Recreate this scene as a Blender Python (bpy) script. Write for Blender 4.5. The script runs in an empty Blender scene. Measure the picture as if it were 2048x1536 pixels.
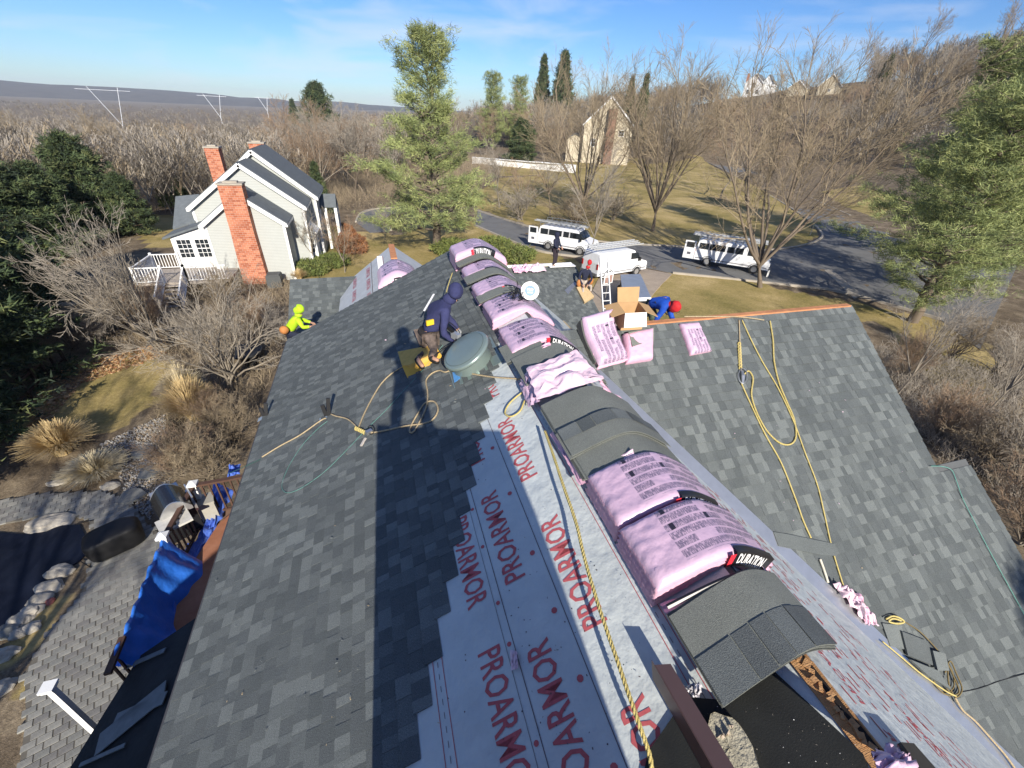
import bpy, bmesh, math, random
import numpy as np
from mathutils import Vector, Matrix, noise
from mathutils.geometry import tessellate_polygon
from mathutils.bvhtree import BVHTree
sc = bpy.context.scene
COL = sc.collection
random.seed(4)
# ------------------------------------------------------------------ camera
F, CX, CY = 870.0, 1024.0, 768.0            # focal length and centre, in pixels of a 2048 x 1536 frame
MC = Matrix(((0.9596531, 0.11448182, -0.25682648), (-0.27834294, 0.51632997, -0.80989417), (0.03988905, 0.84870349, 0.52736286)))
cd = bpy.data.cameras.new('camera')
cam = bpy.data.objects.new('camera', cd); COL.objects.link(cam)
cam.matrix_world = MC.to_4x4()
cd.sensor_width = 36.0; cd.lens = F/2048*36.0
cd.clip_start = 0.03; cd.clip_end = 20000
sc.camera = cam
# ------------------------------------------------------------------ world, sun, exposure
SUN_EL, SUN_AZ = math.radians(26.5), math.radians(182.06)   # sun stands behind the camera
w = bpy.data.worlds.new('World'); sc.world = w; w.use_nodes = True
nt = w.node_tree; nt.nodes.clear()
def N(t, typ, **k):
    n = t.nodes.new(typ)
    for a, b in k.items():
        if a.startswith('i_'): n.inputs[a[2:].replace('_', ' ')].default_value = b
        else: setattr(n, a, b)
    return n
out = N(nt, 'ShaderNodeOutputWorld'); bg = N(nt, 'ShaderNodeBackground')
sky = N(nt, 'ShaderNodeTexSky'); sky.sky_type = 'NISHITA'; sky.sun_disc = False
sky.sun_elevation = SUN_EL; sky.sun_rotation = SUN_AZ
sky.air_density = 1.0; sky.dust_density = 0.1; sky.ozone_density = 2.2; sky.altitude = 50
bg.inputs['Strength'].default_value = 0.088
tc = N(nt, 'ShaderNodeTexCoord'); mp = N(nt, 'ShaderNodeMapping'); mp.inputs['Scale'].default_value = (1.6, 1.0, 7.0)
mp.inputs['Rotation'].default_value = (0.0, 0.12, 0.3)
nz = N(nt, 'ShaderNodeTexNoise'); nz.inputs['Scale'].default_value = 2.1; nz.inputs['Detail'].default_value = 9; nz.inputs['Roughness'].default_value = 0.52
nz.inputs['Distortion'].default_value = 0.5
cr = N(nt, 'ShaderNodeValToRGB'); cr.color_ramp.elements[0].position = 0.47; cr.color_ramp.elements[1].position = 0.78
cr.color_ramp.elements[1].color = (0.75, 0.75, 0.75, 1)
mx = N(nt, 'ShaderNodeMixRGB'); mx.inputs['Color2'].default_value = (6.2, 6.6, 7.4, 1)
L = nt.links.new
L(tc.outputs['Generated'], mp.inputs['Vector']); L(mp.outputs['Vector'], nz.inputs['Vector']); L(nz.outputs['Fac'], cr.inputs['Fac'])
L(cr.outputs['Color'], mx.inputs['Fac'])
hs = N(nt, 'ShaderNodeHueSaturation'); hs.inputs['Saturation'].default_value = 1.22; hs.inputs['Value'].default_value = 1.0
ml = N(nt, 'ShaderNodeMixRGB', blend_type='MULTIPLY'); ml.inputs['Fac'].default_value = 1; ml.inputs['Color2'].default_value = (.50/6, .68/6, 1.0/6, 1)
L(sky.outputs['Color'], hs.inputs['Color']); L(hs.outputs['Color'], ml.inputs['Color1']); gm = N(nt, 'ShaderNodeGamma'); gm.inputs['Gamma'].default_value = 1.0; m6 = N(nt, 'ShaderNodeMixRGB', blend_type='MULTIPLY'); m6.inputs['Fac'].default_value = 1; m6.inputs['Color2'].default_value = (6, 6, 6, 1)
L(ml.outputs['Color'], gm.inputs['Color']); L(gm.outputs['Color'], m6.inputs['Color1']); L(m6.outputs['Color'], mx.inputs['Color1'])
L(mx.outputs['Color'], bg.inputs['Color']); L(bg.outputs['Background'], out.inputs['Surface'])
sd = bpy.data.lights.new('sun', 'SUN'); sd.energy = 4.9; sd.angle = math.radians(0.53); sd.color = (1.0, 0.93, 0.82)
so = bpy.data.objects.new('sun', sd); COL.objects.link(so)
SDIR = Vector((math.sin(math.radians(2.06))*math.cos(SUN_EL), math.cos(math.radians(2.06))*math.cos(SUN_EL), -math.sin(SUN_EL)))
so.rotation_euler = SDIR.to_track_quat('-Z', 'Y').to_euler()
sc.view_settings.view_transform = 'Standard'; sc.view_settings.look = 'None'
sc.view_settings.exposure = 0.62; sc.view_settings.gamma = 1.0; sc.view_settings.use_curve_mapping = False
sc.render.engine = 'CYCLES'
sc.cycles.max_bounces = 6; sc.cycles.transparent_max_bounces = 6
# ------------------------------------------------------------------ reading points of the place
def ray(u, v):
    return (MC @ Vector((u-CX, CY-v, -F))).normalized()
def gz(u, v, z):
    r = ray(u, v); return r*(z/r.z)
def gy(u, v, y):
    r = ray(u, v); return r*(y/r.y)
def gx(u, v, x):
    r = ray(u, v); return r*(x/r.x)
def gp(u, v, A, Nn):
    r = ray(u, v); return r*(A.dot(Nn)/r.dot(Nn))
def pj(p):
    c = MC.transposed() @ Vector(p); return (CX-F*c.x/c.z, CY+F*c.y/c.z)
GZ = -10.7
# roof planes
XR, ZR = 2.07, -2.6
LA, LN = Vector((XR, 0, ZR)), Vector((-.5, 0, 1)).normalized()          # long slope
RA, RN = Vector((XR, 0, ZR)), Vector((.87, 0, 1)).normalized()          # short steep slope
YC, ZC = 5.43, -2.73
CA, CN = Vector((0, YC, ZC)), Vector((0, -.76, 1)).normalized()         # cross gable, near slope
def onL(u, v, o=0.0): return gp(u, v, LA+LN*o, LN)
def onC(u, v, o=0.0): return gp(u, v, CA+CN*o, CN)
def onR(u, v, o=0.0): return gp(u, v, RA+RN*o, RN)
# ------------------------------------------------------------------ materials
MATS = {}
def mat(name, col, rough=0.8, var=0.12, scale=8.0, bump=0.0, bscale=None, metal=0.0, col2=None, spec=0.35, coords='Object', detail=5, sheen=0, stretch=None, contrast=(0.3, 0.7)):
    if name in MATS: return MATS[name]
    m = bpy.data.materials.new(name); m.use_nodes = True; t = m.node_tree; p = t.nodes['Principled BSDF']
    p.inputs['Roughness'].default_value = rough; p.inputs['Metallic'].default_value = metal
    p.inputs['Specular IOR Level'].default_value = spec
    tcn = N(t, 'ShaderNodeTexCoord'); vec = tcn.outputs[coords]
    if stretch:
        mpn = N(t, 'ShaderNodeMapping'); mpn.inputs['Scale'].default_value = stretch; t.links.new(vec, mpn.inputs['Vector']); vec = mpn.outputs['Vector']
    n1 = N(t, 'ShaderNodeTexNoise'); n1.inputs['Scale'].default_value = scale; n1.inputs['Detail'].default_value = detail; n1.inputs['Roughness'].default_value = 0.65
    t.links.new(vec, n1.inputs['Vector'])
    r = N(t, 'ShaderNodeValToRGB'); c = col
    c2 = col2 if col2 else tuple(min(1, x*(1+var)) for x in c)
    c1 = c if col2 else tuple(x*(1-var) for x in c)
    r.color_ramp.elements[0].position, r.color_ramp.elements[1].position = contrast
    r.color_ramp.elements[0].color = (*c1, 1); r.color_ramp.elements[1].color = (*c2, 1)
    t.links.new(n1.outputs['Fac'], r.inputs['Fac']); t.links.new(r.outputs['Color'], p.inputs['Base Color'])
    if bump:
        n2 = N(t, 'ShaderNodeTexNoise'); n2.inputs['Scale'].default_value = bscale or scale*3; n2.inputs['Detail'].default_value = 4
        t.links.new(vec, n2.inputs['Vector'])
        b = N(t, 'ShaderNodeBump'); b.inputs['Strength'].default_value = bump; b.inputs['Distance'].default_value = 0.02
        t.links.new(n2.outputs['Fac'], b.inputs['Height']); t.links.new(b.outputs['Normal'], p.inputs['Normal'])
    MATS[name] = m; return m
def shingle_mat(name, c):
    m = mat(name, c, 0.93, 0.1, 2.0, 0.35, 160, spec=0.25)
    t = m.node_tree; p = t.nodes['Principled BSDF']; src = p.inputs['Base Color'].links[0].from_socket
    g = N(t, 'ShaderNodeTexNoise'); g.inputs['Scale'].default_value = 230; g.inputs['Detail'].default_value = 2
    tcn = [n for n in t.nodes if n.type == 'TEX_COORD'][0]; t.links.new(tcn.outputs['Object'], g.inputs['Vector'])
    r = N(t, 'ShaderNodeValToRGB'); r.color_ramp.elements[0].position = .35; r.color_ramp.elements[1].position = .68
    r.color_ramp.elements[0].color = (.55, .55, .55, 1); r.color_ramp.elements[1].color = (1.55, 1.55, 1.5, 1)
    mm = N(t, 'ShaderNodeMixRGB'); mm.blend_type = 'MULTIPLY'; mm.inputs['Fac'].default_value = 0.75
    t.links.new(g.outputs['Fac'], r.inputs['Fac']); t.links.new(src, mm.inputs['Color1']); t.links.new(r.outputs['Color'], mm.inputs['Color2'])
    t.links.new(mm.outputs['Color'], p.inputs['Base Color'])
    return m
TONES = [shingle_mat('shingle_%d' % i, c) for i, c in enumerate([(.088, .099, .101), (.098, .109, .111), (.108, .120, .121), (.120, .133, .133), (.148, .163, .161), (.092, .103, .106)])]
WHITE = mat('white_paint', (.78, .78, .76), .45, .04, 3)
TRIM = mat('white_trim', (.80, .80, .78), .5, .03, 2)
BLACK = mat('black_plastic', (.012, .012, .013), .5, .2, 6)
RUBBER = mat('black_rubber', (.02, .02, .02), .8, .2, 20)
GLASS = mat('dark_glass', (.02, .025, .03), .06, .1, 2, spec=.8)
METAL = mat('grey_metal', (.45, .46, .47), .35, .08, 5, metal=.8)
# ------------------------------------------------------------------ object helpers
WL = {}
def tag(o, label=None, cat=None, group=None, kind=None):
    if label: o['label'] = label
    if cat: o['category'] = cat
    if group: o['group'] = group
    if kind: o['kind'] = kind
    return o
def thing(name, label, cat, loc=(0, 0, 0), group=None, rz=0):
    o = bpy.data.objects.new(name, None); COL.objects.link(o); o.location = loc; o.rotation_euler = (0, 0, rz)
    o.empty_display_size = .1
    WL[o] = Vector(loc); return tag(o, label, cat, group)
def link(o, parent=None, local=False):
    COL.objects.link(o)
    if parent is not None:
        o.parent = parent
        if not local:
            o.location = -WL[parent]
        WL[o] = Vector((0, 0, 0))
    else: WL[o] = Vector((0, 0, 0))
    return o
class MB:
    def __init__(s): s.v = []; s.f = []; s.m = []; s.uv = None
    def add(s, vs, fs, mi=0):
        b = len(s.v); s.v += [tuple(v) for v in vs]; s.f += [tuple(b+i for i in f) for f in fs]; s.m += [mi]*len(fs); return s
    def box(s, c, d, R=None, mi=0):
        c = Vector(c); d = Vector(d)/2
        vs = [Vector((x*d.x, y*d.y, z*d.z)) for x in (-1, 1) for y in (-1, 1) for z in (-1, 1)]
        if R is not None:
            if isinstance(R, (int, float)): R = Matrix.Rotation(R, 3, 'Z')
            vs = [R @ v for v in vs]
        return s.add([v+c for v in vs], [(0, 1, 3, 2), (4, 6, 7, 5), (0, 4, 5, 1), (2, 3, 7, 6), (0, 2, 6, 4), (1, 5, 7, 3)], mi)
    def bar(s, a, b, w_, h_, up=Vector((0, 0, 1)), mi=0):
        a = Vector(a); b = Vector(b); y = (b-a); l = y.length; y.normalize(); x = y.cross(up)
        if x.length < 1e-4: x = y.cross(Vector((1, 0, 0)))
        x.normalize(); z = x.cross(y)
        R = Matrix((x, y, z)).transposed(); return s.box((a+b)/2, (w_, l, h_), R, mi)
    def prism(s, pts, vec, mi=0):
        n = len(pts); pts = [Vector(p) for p in pts]; vec = Vector(vec)
        tri = tessellate_polygon([pts])
        vs = pts+[p+vec for p in pts]
        fs = [tuple(t) for t in tri]+[tuple(i+n for i in reversed(t)) for t in tri]
        fs += [(i, (i+1) % n, (i+1) % n+n, i+n) for i in range(n)]
        return s.add(vs, fs, mi)
    def poly(s, pts, mi=0):
        pts = [Vector(p) for p in pts]; tri = tessellate_polygon([pts])
        fs = []
        for t in tri:
            a, b, c = (pts[i] for i in t)
            fs.append(tuple(t) if (b-a).cross(c-a).z >= 0 else tuple(reversed(t)))
        return s.add(pts, fs, mi)
    def tube(s, path, r, n=6, mi=0, cap=True):
        path = [Vector(p) for p in path]; m = len(path); b = len(s.v)
        rs = r if isinstance(r, (list, tuple)) else [r]*m
        u = None
        for i, p in enumerate(path):
            d = (path[min(i+1, m-1)]-path[max(i-1, 0)])
            if d.length < 1e-9: d = Vector((0, 0, 1))
            d.normalize()
            if u is None: u = d.orthogonal().normalized()
            u = (u-d*u.dot(d))
            if u.length < 1e-6: u = d.orthogonal()
            u.normalize(); q = d.cross(u)
            for k in range(n):
                a = 2*math.pi*k/n; s.v.append(tuple(p+(u*math.cos(a)+q*math.sin(a))*rs[i]))
        for i in range(m-1):
            for k in range(n):
                s.f.append((b+i*n+k, b+i*n+(k+1) % n, b+(i+1)*n+(k+1) % n, b+(i+1)*n+k)); s.m.append(mi)
        if cap:
            s.f.append(tuple(b+k for k in reversed(range(n)))); s.m.append(mi)
            s.f.append(tuple(b+(m-1)*n+k for k in range(n))); s.m.append(mi)
        return s
    def grid(s, fn, nu, nv, mi=0):
        vs = [fn(i/nu, j/nv) for i in range(nu+1) for j in range(nv+1)]
        fs = [(i*(nv+1)+j, (i+1)*(nv+1)+j, (i+1)*(nv+1)+j+1, i*(nv+1)+j+1) for i in range(nu) for j in range(nv)]
        return s.add(vs, fs, mi)
    def ball(s, c, r, seg=10, rings=7, mi=0, R=None):
        c = Vector(c); r = Vector(r) if not isinstance(r, (int, float)) else Vector((r, r, r))
        def fn(a, b):
            th = 2*math.pi*a; ph = math.pi*b; v = Vector((r.x*math.cos(th)*math.sin(ph), r.y*math.sin(th)*math.sin(ph), -r.z*math.cos(ph)))
            return c+(R @ v if R is not None else v)
        return s.grid(fn, seg, rings, mi)
    def mesh(s, name, mats, smooth=False):
        me = bpy.data.meshes.new(name); me.from_pydata(s.v, [], s.f)
        for m in (mats if isinstance(mats, (list, tuple)) else [mats]): me.materials.append(m)
        if max(s.m, default=0) > 0: me.polygons.foreach_set('material_index', s.m)
        if smooth: me.polygons.foreach_set('use_smooth', [True]*len(s.f))
        if s.uv is not None:
            ul = me.uv_layers.new(name='UVMap'); li = np.empty(len(me.loops), int); me.loops.foreach_get('vertex_index', li)
            ul.data.foreach_set('uv', np.array(s.uv, 'f')[li].ravel())
        me.update(); return me
    def build(s, name, mats, parent=None, smooth=False, local=False):
        return link(bpy.data.objects.new(name, s.mesh(name, mats, smooth)), parent, local)
def copy_tree(o, parent=None):
    c = o.copy(); COL.objects.link(c)
    if parent is not None: c.parent = parent
    WL[c] = Vector((0, 0, 0))
    for ch in list(o.children): copy_tree(ch, c)
    return c
def np_mesh(name, V, Q, mats, midx=None, smooth=False):
    """V (n,3), Q (m,k) with k = 3 or 4"""
    me = bpy.data.meshes.new(name); n, k = len(Q), Q.shape[1]
    me.vertices.add(len(V)); me.vertices.foreach_set('co', np.asarray(V, 'f').ravel())
    me.loops.add(n*k); me.loops.foreach_set('vertex_index', np.asarray(Q, 'i').ravel())
    me.polygons.add(n); me.polygons.foreach_set('loop_start', np.arange(0, n*k, k, dtype='i')); me.polygons.foreach_set('loop_total', np.full(n, k, 'i'))
    for m in (mats if isinstance(mats, (list, tuple)) else [mats]): me.materials.append(m)
    if midx is not None: me.polygons.foreach_set('material_index', np.asarray(midx, 'i'))
    if smooth: me.polygons.foreach_set('use_smooth', np.ones(n, bool))
    me.update(calc_edges=True); return me
def smooth_path(pts, k=6):
    pts = [Vector(p) for p in pts]; o = []
    for i in range(len(pts)-1):
        p0, p1, p2, p3 = pts[max(i-1, 0)], pts[i], pts[i+1], pts[min(i+2, len(pts)-1)]
        for j in range(k):
            t = j/k; o.append(.5*((2*p1)+(p2-p0)*t+(2*p0-5*p1+4*p2-p3)*t*t+(3*p1-p0-3*p2+p3)*t**3))
    o.append(pts[-1]); return o
def ss(x, a, b):
    t = np.clip((x-a)/(b-a), 0, 1); return t*t*(3-2*t)
_T = {}
def text_shape(s, bold=.02):
    if (s, bold) in _T: return _T[(s, bold)]
    c = bpy.data.curves.new('lettering', 'FONT'); c.body = s; c.resolution_u = 2; c.offset = bold; c.size = 1
    o = bpy.data.objects.new('lettering', c); COL.objects.link(o)
    dg = bpy.context.evaluated_depsgraph_get(); me = bpy.data.meshes.new_from_object(o.evaluated_get(dg))
    vs = [v.co.copy() for v in me.vertices]; fs = [tuple(p.vertices) for p in me.polygons]
    x0 = min(v.x for v in vs); x1 = max(v.x for v in vs); y0 = min(v.y for v in vs); y1 = max(v.y for v in vs)
    vs = [((v.x-x0)/(x1-x0), (v.y-y0)/(y1-y0)) for v in vs]
    bpy.data.objects.remove(o); bpy.data.meshes.remove(me); bpy.data.curves.remove(c)
    _T[(s, bold)] = (vs, fs); return _T[(s, bold)]
def lettering(s, fn, mb, mi=0, bold=.02):
    vs, fs = text_shape(s, bold); mb.add([fn(a, b) for a, b in vs], fs, mi)
def flat_text(s, org, xd, yd, wid, hei, mb, mi=0, bold=.02):
    org = Vector(org); lettering(s, lambda a, b: org+xd*(a*wid)+yd*(b*hei), mb, mi, bold)
# ================================================================== TERRAIN
def hgt(x, y):
    x = np.asarray(x, float); y = np.asarray(y, float)
    d = np.hypot(x, y); az = np.degrees(np.arctan2(x, y))
    z = np.full(d.shape, GZ)
    z = z+ss(az, 8, 50)*(ss(d, 165, 330)*27+ss(d, 330, 900)*10)+ss(az, 36, 56)*ss(d, 180, 300)*7+ss(az, 50, 75)*ss(d, 60, 200)*10
    z = z-ss(-az, -14, 10)*(ss(d, 48, 130)*5+ss(d, 130, 500)*16)
    z = z+np.sin(x*.05+1.3)*np.cos(y*.043)*ss(d, 60, 200)*.8
    return z
def drop(u, v, o=0.0):
    """first point of the terrain seen at a pixel"""
    r = ray(u, v); t = 5.0
    for i in range(900):
        p = r*t
        if p.z < float(hgt(p.x, p.y))+o: break
        t *= 1.01
    lo, hi = t/1.01, t
    for i in range(20):
        m = (lo+hi)/2; p = r*m
        if p.z < float(hgt(p.x, p.y))+o: hi = m
        else: lo = m
    return r*hi
def inpoly(X, Y, P):
    c = np.zeros(X.shape, bool); n = len(P); j = n-1
    for i in range(n):
        xi, yi = P[i][0], P[i][1]; xj, yj = P[j][0], P[j][1]
        c ^= ((yi > Y) != (yj > Y)) & (X < (xj-xi)*(Y-yi)/(yj-yi+1e-12)+xi); j = i
    return c
def P2(pl, z=GZ): return [tuple(gz(u, v, z)) for u, v in pl]
LAWNS = [[(1290, 605), (1345, 545), (1480, 560), (1640, 592), (1880, 640), (1985, 690), (1990, 800), (1900, 800), (1760, 640), (1500, 700), (1290, 720)],
 [(990, 432), (1180, 482), (1350, 494), (1500, 502), (1600, 492), (1640, 470), (1600, 430), (1540, 390), (1450, 345), (1400, 318), (1300, 325), (1180, 345), (1000, 355), (930, 400)],
 [(588, 575), (600, 500), (680, 470), (720, 462), (800, 470), (900, 430), (960, 448), (1090, 506), (1180, 530), (1215, 525), (1180, 600), (1000, 620), (780, 640)],
 [(40, 850), (100, 800), (200, 735), (300, 690), (335, 740), (325, 790), (270, 850), (190, 885)],
 [(290, 415), (360, 425), (365, 490), (300, 500), (270, 460)], [(1640, 385), (1720, 370), (1790, 400), (1760, 440), (1690, 415)],
 [(1000, 330), (1290, 315), (1290, 345), (1000, 352)], [(200, 1330), (0, 1400), (0, 1250), (60, 1190), (130, 1170), (110, 1300)]]
LAWNS = [P2(p) for p in LAWNS]
def terrain():
    xs = np.concatenate([-np.geomspace(6000, 62, 34), np.arange(-60, 130, .8), np.geomspace(132, 6000, 40)])
    ys = np.concatenate([-np.geomspace(400, 22, 12), np.arange(-20, 140, .8), np.geomspace(142, 7000, 46)])
    X, Y = np.meshgrid(xs, ys, indexing='ij'); Z = hgt(X, Y)
    rng = np.random.default_rng(2); nx, ny = X.shape
    Z = Z+(np.hypot(X, Y) > 30)*rng.normal(0, .02, X.shape)
    V = np.stack([X, Y, Z], -1).reshape(-1, 3)
    i, j = np.meshgrid(np.arange(nx-1), np.arange(ny-1), indexing='ij'); a = (i*ny+j).ravel()
    Q = np.stack([a, a+ny, a+ny+1, a+1], 1)
    m = mat('ground_cover', (.10, .10, .045), .95)
    t = m.node_tree; t.nodes.clear()
    o = N(t, 'ShaderNodeOutputMaterial'); p = N(t, 'ShaderNodeBsdfPrincipled'); p.inputs['Roughness'].default_value = .95; p.inputs['Specular IOR Level'].default_value = .1
    at = N(t, 'ShaderNodeAttribute', attribute_name='cover'); tcn = N(t, 'ShaderNodeTexCoord')
    def nz_(s, d=6):
        n = N(t, 'ShaderNodeTexNoise'); n.inputs['Scale'].default_value = s; n.inputs['Detail'].default_value = d; n.inputs['Roughness'].default_value = .7
        t.links.new(tcn.outputs['Object'], n.inputs['Vector']); return n
    def ramp(n, els):
        r = N(t, 'ShaderNodeValToRGB'); e = r.color_ramp.elements
        while len(e) < len(els): e.new(.5)
        for k, (ps, c) in enumerate(els): e[k].position = ps; e[k].color = (*c, 1)
        t.links.new(n.outputs['Fac'], r.inputs['Fac']); return r
    g1 = ramp(nz_(.22), [(.3, (.19, .165, .055)), (.5, (.34, .265, .11)), (.7, (.50, .38, .19))])
    g2 = ramp(nz_(9), [(.3, (.55, .55, .5)), (.7, (1.35, 1.35, 1.3))])
    mg = N(t, 'ShaderNodeMixRGB', blend_type='MULTIPLY'); mg.inputs['Fac'].default_value = .7
    t.links.new(g1.outputs['Color'], mg.inputs['Color1']); t.links.new(g2.outputs['Color'], mg.inputs['Color2'])
    b1 = ramp(nz_(.9, 9), [(.3, (.08, .06, .04)), (.5, (.18, .14, .095)), (.68, (.30, .24, .16)), (.8, (.40, .33, .23))])
    g4 = ramp(nz_(14), [(.3, (.5, .5, .5)), (.7, (1.5, 1.5, 1.5))])
    mb_ = N(t, 'ShaderNodeMixRGB', blend_type='MULTIPLY'); mb_.inputs['Fac'].default_value = .8
    t.links.new(b1.outputs['Color'], mb_.inputs['Color1']); t.links.new(g4.outputs['Color'], mb_.inputs['Color2'])
    ad = N(t, 'ShaderNodeMath', operation='ADD'); n5 = nz_(1.2); sb = N(t, 'ShaderNodeMath', operation='MULTIPLY_ADD'); sb.inputs[1].default_value = .7; sb.inputs[2].default_value = -.35
    t.links.new(n5.outputs['Fac'], sb.inputs[0]); t.links.new(at.outputs['Fac'], ad.inputs[0]); t.links.new(sb.outputs[0], ad.inputs[1])
    rr = N(t, 'ShaderNodeValToRGB'); rr.color_ramp.elements[0].position = .42; rr.color_ramp.elements[1].position = .58; t.links.new(ad.outputs[0], rr.inputs['Fac'])
    mm = N(t, 'ShaderNodeMixRGB'); t.links.new(rr.outputs['Color'], mm.inputs['Fac']); t.links.new(mb_.outputs['Color'], mm.inputs['Color1']); t.links.new(mg.outputs['Color'], mm.inputs['Color2'])
    bp = N(t, 'ShaderNodeBump'); bp.inputs['Strength'].default_value = .5; bp.inputs['Distance'].default_value = .06; n6 = nz_(25); t.links.new(n6.outputs['Fac'], bp.inputs['Height'])
    t.links.new(bp.outputs['Normal'], p.inputs['Normal']); t.links.new(mm.outputs['Color'], p.inputs['Base Color']); t.links.new(p.outputs[0], o.inputs[0])
    me = np_mesh('ground', V, Q, m, smooth=True)
    cov = np.zeros(X.shape)
    for P in LAWNS: cov[inpoly(X, Y, P)] = 1
    ca = me.attributes.new('cover', 'FLOAT', 'POINT'); ca.data.foreach_set('value', cov.ravel().astype('f'))
    o = bpy.data.objects.new('ground', me); COL.objects.link(o); tag(o, kind='structure')
terrain()
ASPH = mat('asphalt', (.155, .155, .152), .9, .16, .6, .3, 60, detail=9)
CONC = mat('concrete', (.36, .32, .26), .85, .12, 2, .1)
def sheet(name, px, o, m, label=None):
    mb = MB(); pts = [Vector((*p[:2], GZ+o)) for p in P2(px)]; mb.prism([p-Vector((0, 0, .15)) for p in pts], (0, 0, .15)); ob = mb.build(name, m); tag(ob, kind='structure'); return ob
ROADL = [(955, 422), (1050, 452), (1180, 482), (1350, 494), (1500, 502), (1590, 495), (1634, 482), (1642, 466), (1604, 432), (1540, 392), (1470, 352), (1405, 320)]
ROADR = [(1462, 318), (1530, 356), (1610, 392), (1700, 432), (1800, 452), (2048, 500)]
ROADN = [(1960, 700), (1880, 640), (1740, 600), (1655, 580), (1480, 561), (1345, 547), (1215, 520), (1090, 506), (1020, 482), (950, 452)]
sheet('road', ROADL+ROADR+ROADN, .03, ASPH)
sheet('cul_de_sac', [(712, 445), (722, 428), (750, 419), (800, 416), (806, 424), (780, 428), (768, 444), (782, 462), (740, 466)], .03, ASPH)
sheet('driveway', [(1213, 524), (1344, 549), (1318, 575), (1252, 655), (1150, 655)], .05, mat('driveway_paving', (.34, .28, .22), .9, .15, 1.5, .2))
sheet('sidewalk', [(1648, 541), (1662, 539), (1726, 592), (1708, 598)], .05, CONC)
def kerb(px, w_=.22):
    pts = smooth_path([Vector((*p[:2], GZ+.06)) for p in P2(px)], 4); mb = MB()
    for a, b in zip(pts[:-1], pts[1:]): mb.bar(a, b, w_, .18)
    tag(mb.build('kerb', CONC), kind='structure')
kerb(ROADL); kerb([(1462, 318), (1530, 356), (1610, 392), (1700, 432)]); kerb(ROADN[1:4]); kerb(ROADN[3:6]); kerb(ROADN[6:])
kerb([(712, 445), (722, 428), (750, 419), (800, 416)]); kerb([(780, 428), (768, 444), (782, 462)])
# far ridge on the horizon
def far_ridge():
    n = 90; V = []; Q = []
    for i in range(n+1):
        az = math.radians(-75+i*1.35); d = 5200
        h = 40+20*noise.noise(Vector((i*.11, 3, 0)))+12*noise.noise(Vector((i*.5, 7, 0)))+22*max(0, min(1, (-math.degrees(az)-5)/25))
        h *= max(0.15, min(1, (20-math.degrees(az))/30)) if az > 0 else 1
        s, c = math.sin(az), math.cos(az)
        V += [(s*d*.78, c*d*.78, -45), (s*d*.86, c*d*.86, h*.45-20), (s*d, c*d, h-8), (s*d*1.1, c*d*1.1, -60)]
        if i < n:
            b = i*4; Q += [(b+k, b+4+k, b+5+k, b+1+k) for k in range(3)]
    o = bpy.data.objects.new('hills', np_mesh('hills', np.array(V), np.array(Q), mat('wooded_ridge', (.07, .06, .05), 1, .3, .01, spec=0), smooth=True)); COL.objects.link(o); tag(o, kind='structure')
far_ridge()
# ================================================================== TREES
BARK = mat('grey_bark', (.17, .135, .10), .95, .35, 6, .5, 20)
BARKL = mat('pale_bark', (.22, .19, .15), .95, .3, 6, .4, 20)
TWIG = mat('bare_twigs', (.30, .24, .16), .95, .3, 3)
TWIGR = mat('reddish_twigs', (.33, .235, .155), .95, .3, 3)
TWIGG = mat('grey_twigs', (.33, .29, .235), .95, .3, 3)
def tubes_np(P0, P1, R0, R1, n):
    P0, P1 = np.asarray(P0), np.asarray(P1); R0 = np.asarray(R0)[:, None]; R1 = np.asarray(R1)[:, None]
    d = P1-P0; d /= np.linalg.norm(d, axis=1, keepdims=True)+1e-9
    h = np.where(np.abs(d[:, 2:3]) > .9, np.array([[1., 0, 0]]), np.array([[0, 0, 1.]]))
    u = np.cross(d, h); u /= np.linalg.norm(u, axis=1, keepdims=True)+1e-9; q = np.cross(d, u)
    V = []
    if n == 2:
        R0 = R0*1.5; R1 = R1*1.5; V = np.stack([P0-u*R0, P0+u*R0, P1+u*R1, P1-u*R1], 1).reshape(-1, 3); return V, np.arange(len(V)).reshape(-1, 4)
    for k in range(n):
        a = 2*math.pi*k/n; o = u*math.cos(a)+q*math.sin(a); V.append(P0+o*R0); V.append(P1+o*R1)
    V = np.stack(V, 1); m = len(P0); base = (np.arange(m)*2*n)[:, None]
    Q = np.concatenate([base+np.array([[2*k, 2*((k+1) % n), 2*((k+1) % n)+1, 2*k+1]]) for k in range(n)], 0)
    return V.reshape(-1, 3), Q
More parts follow.
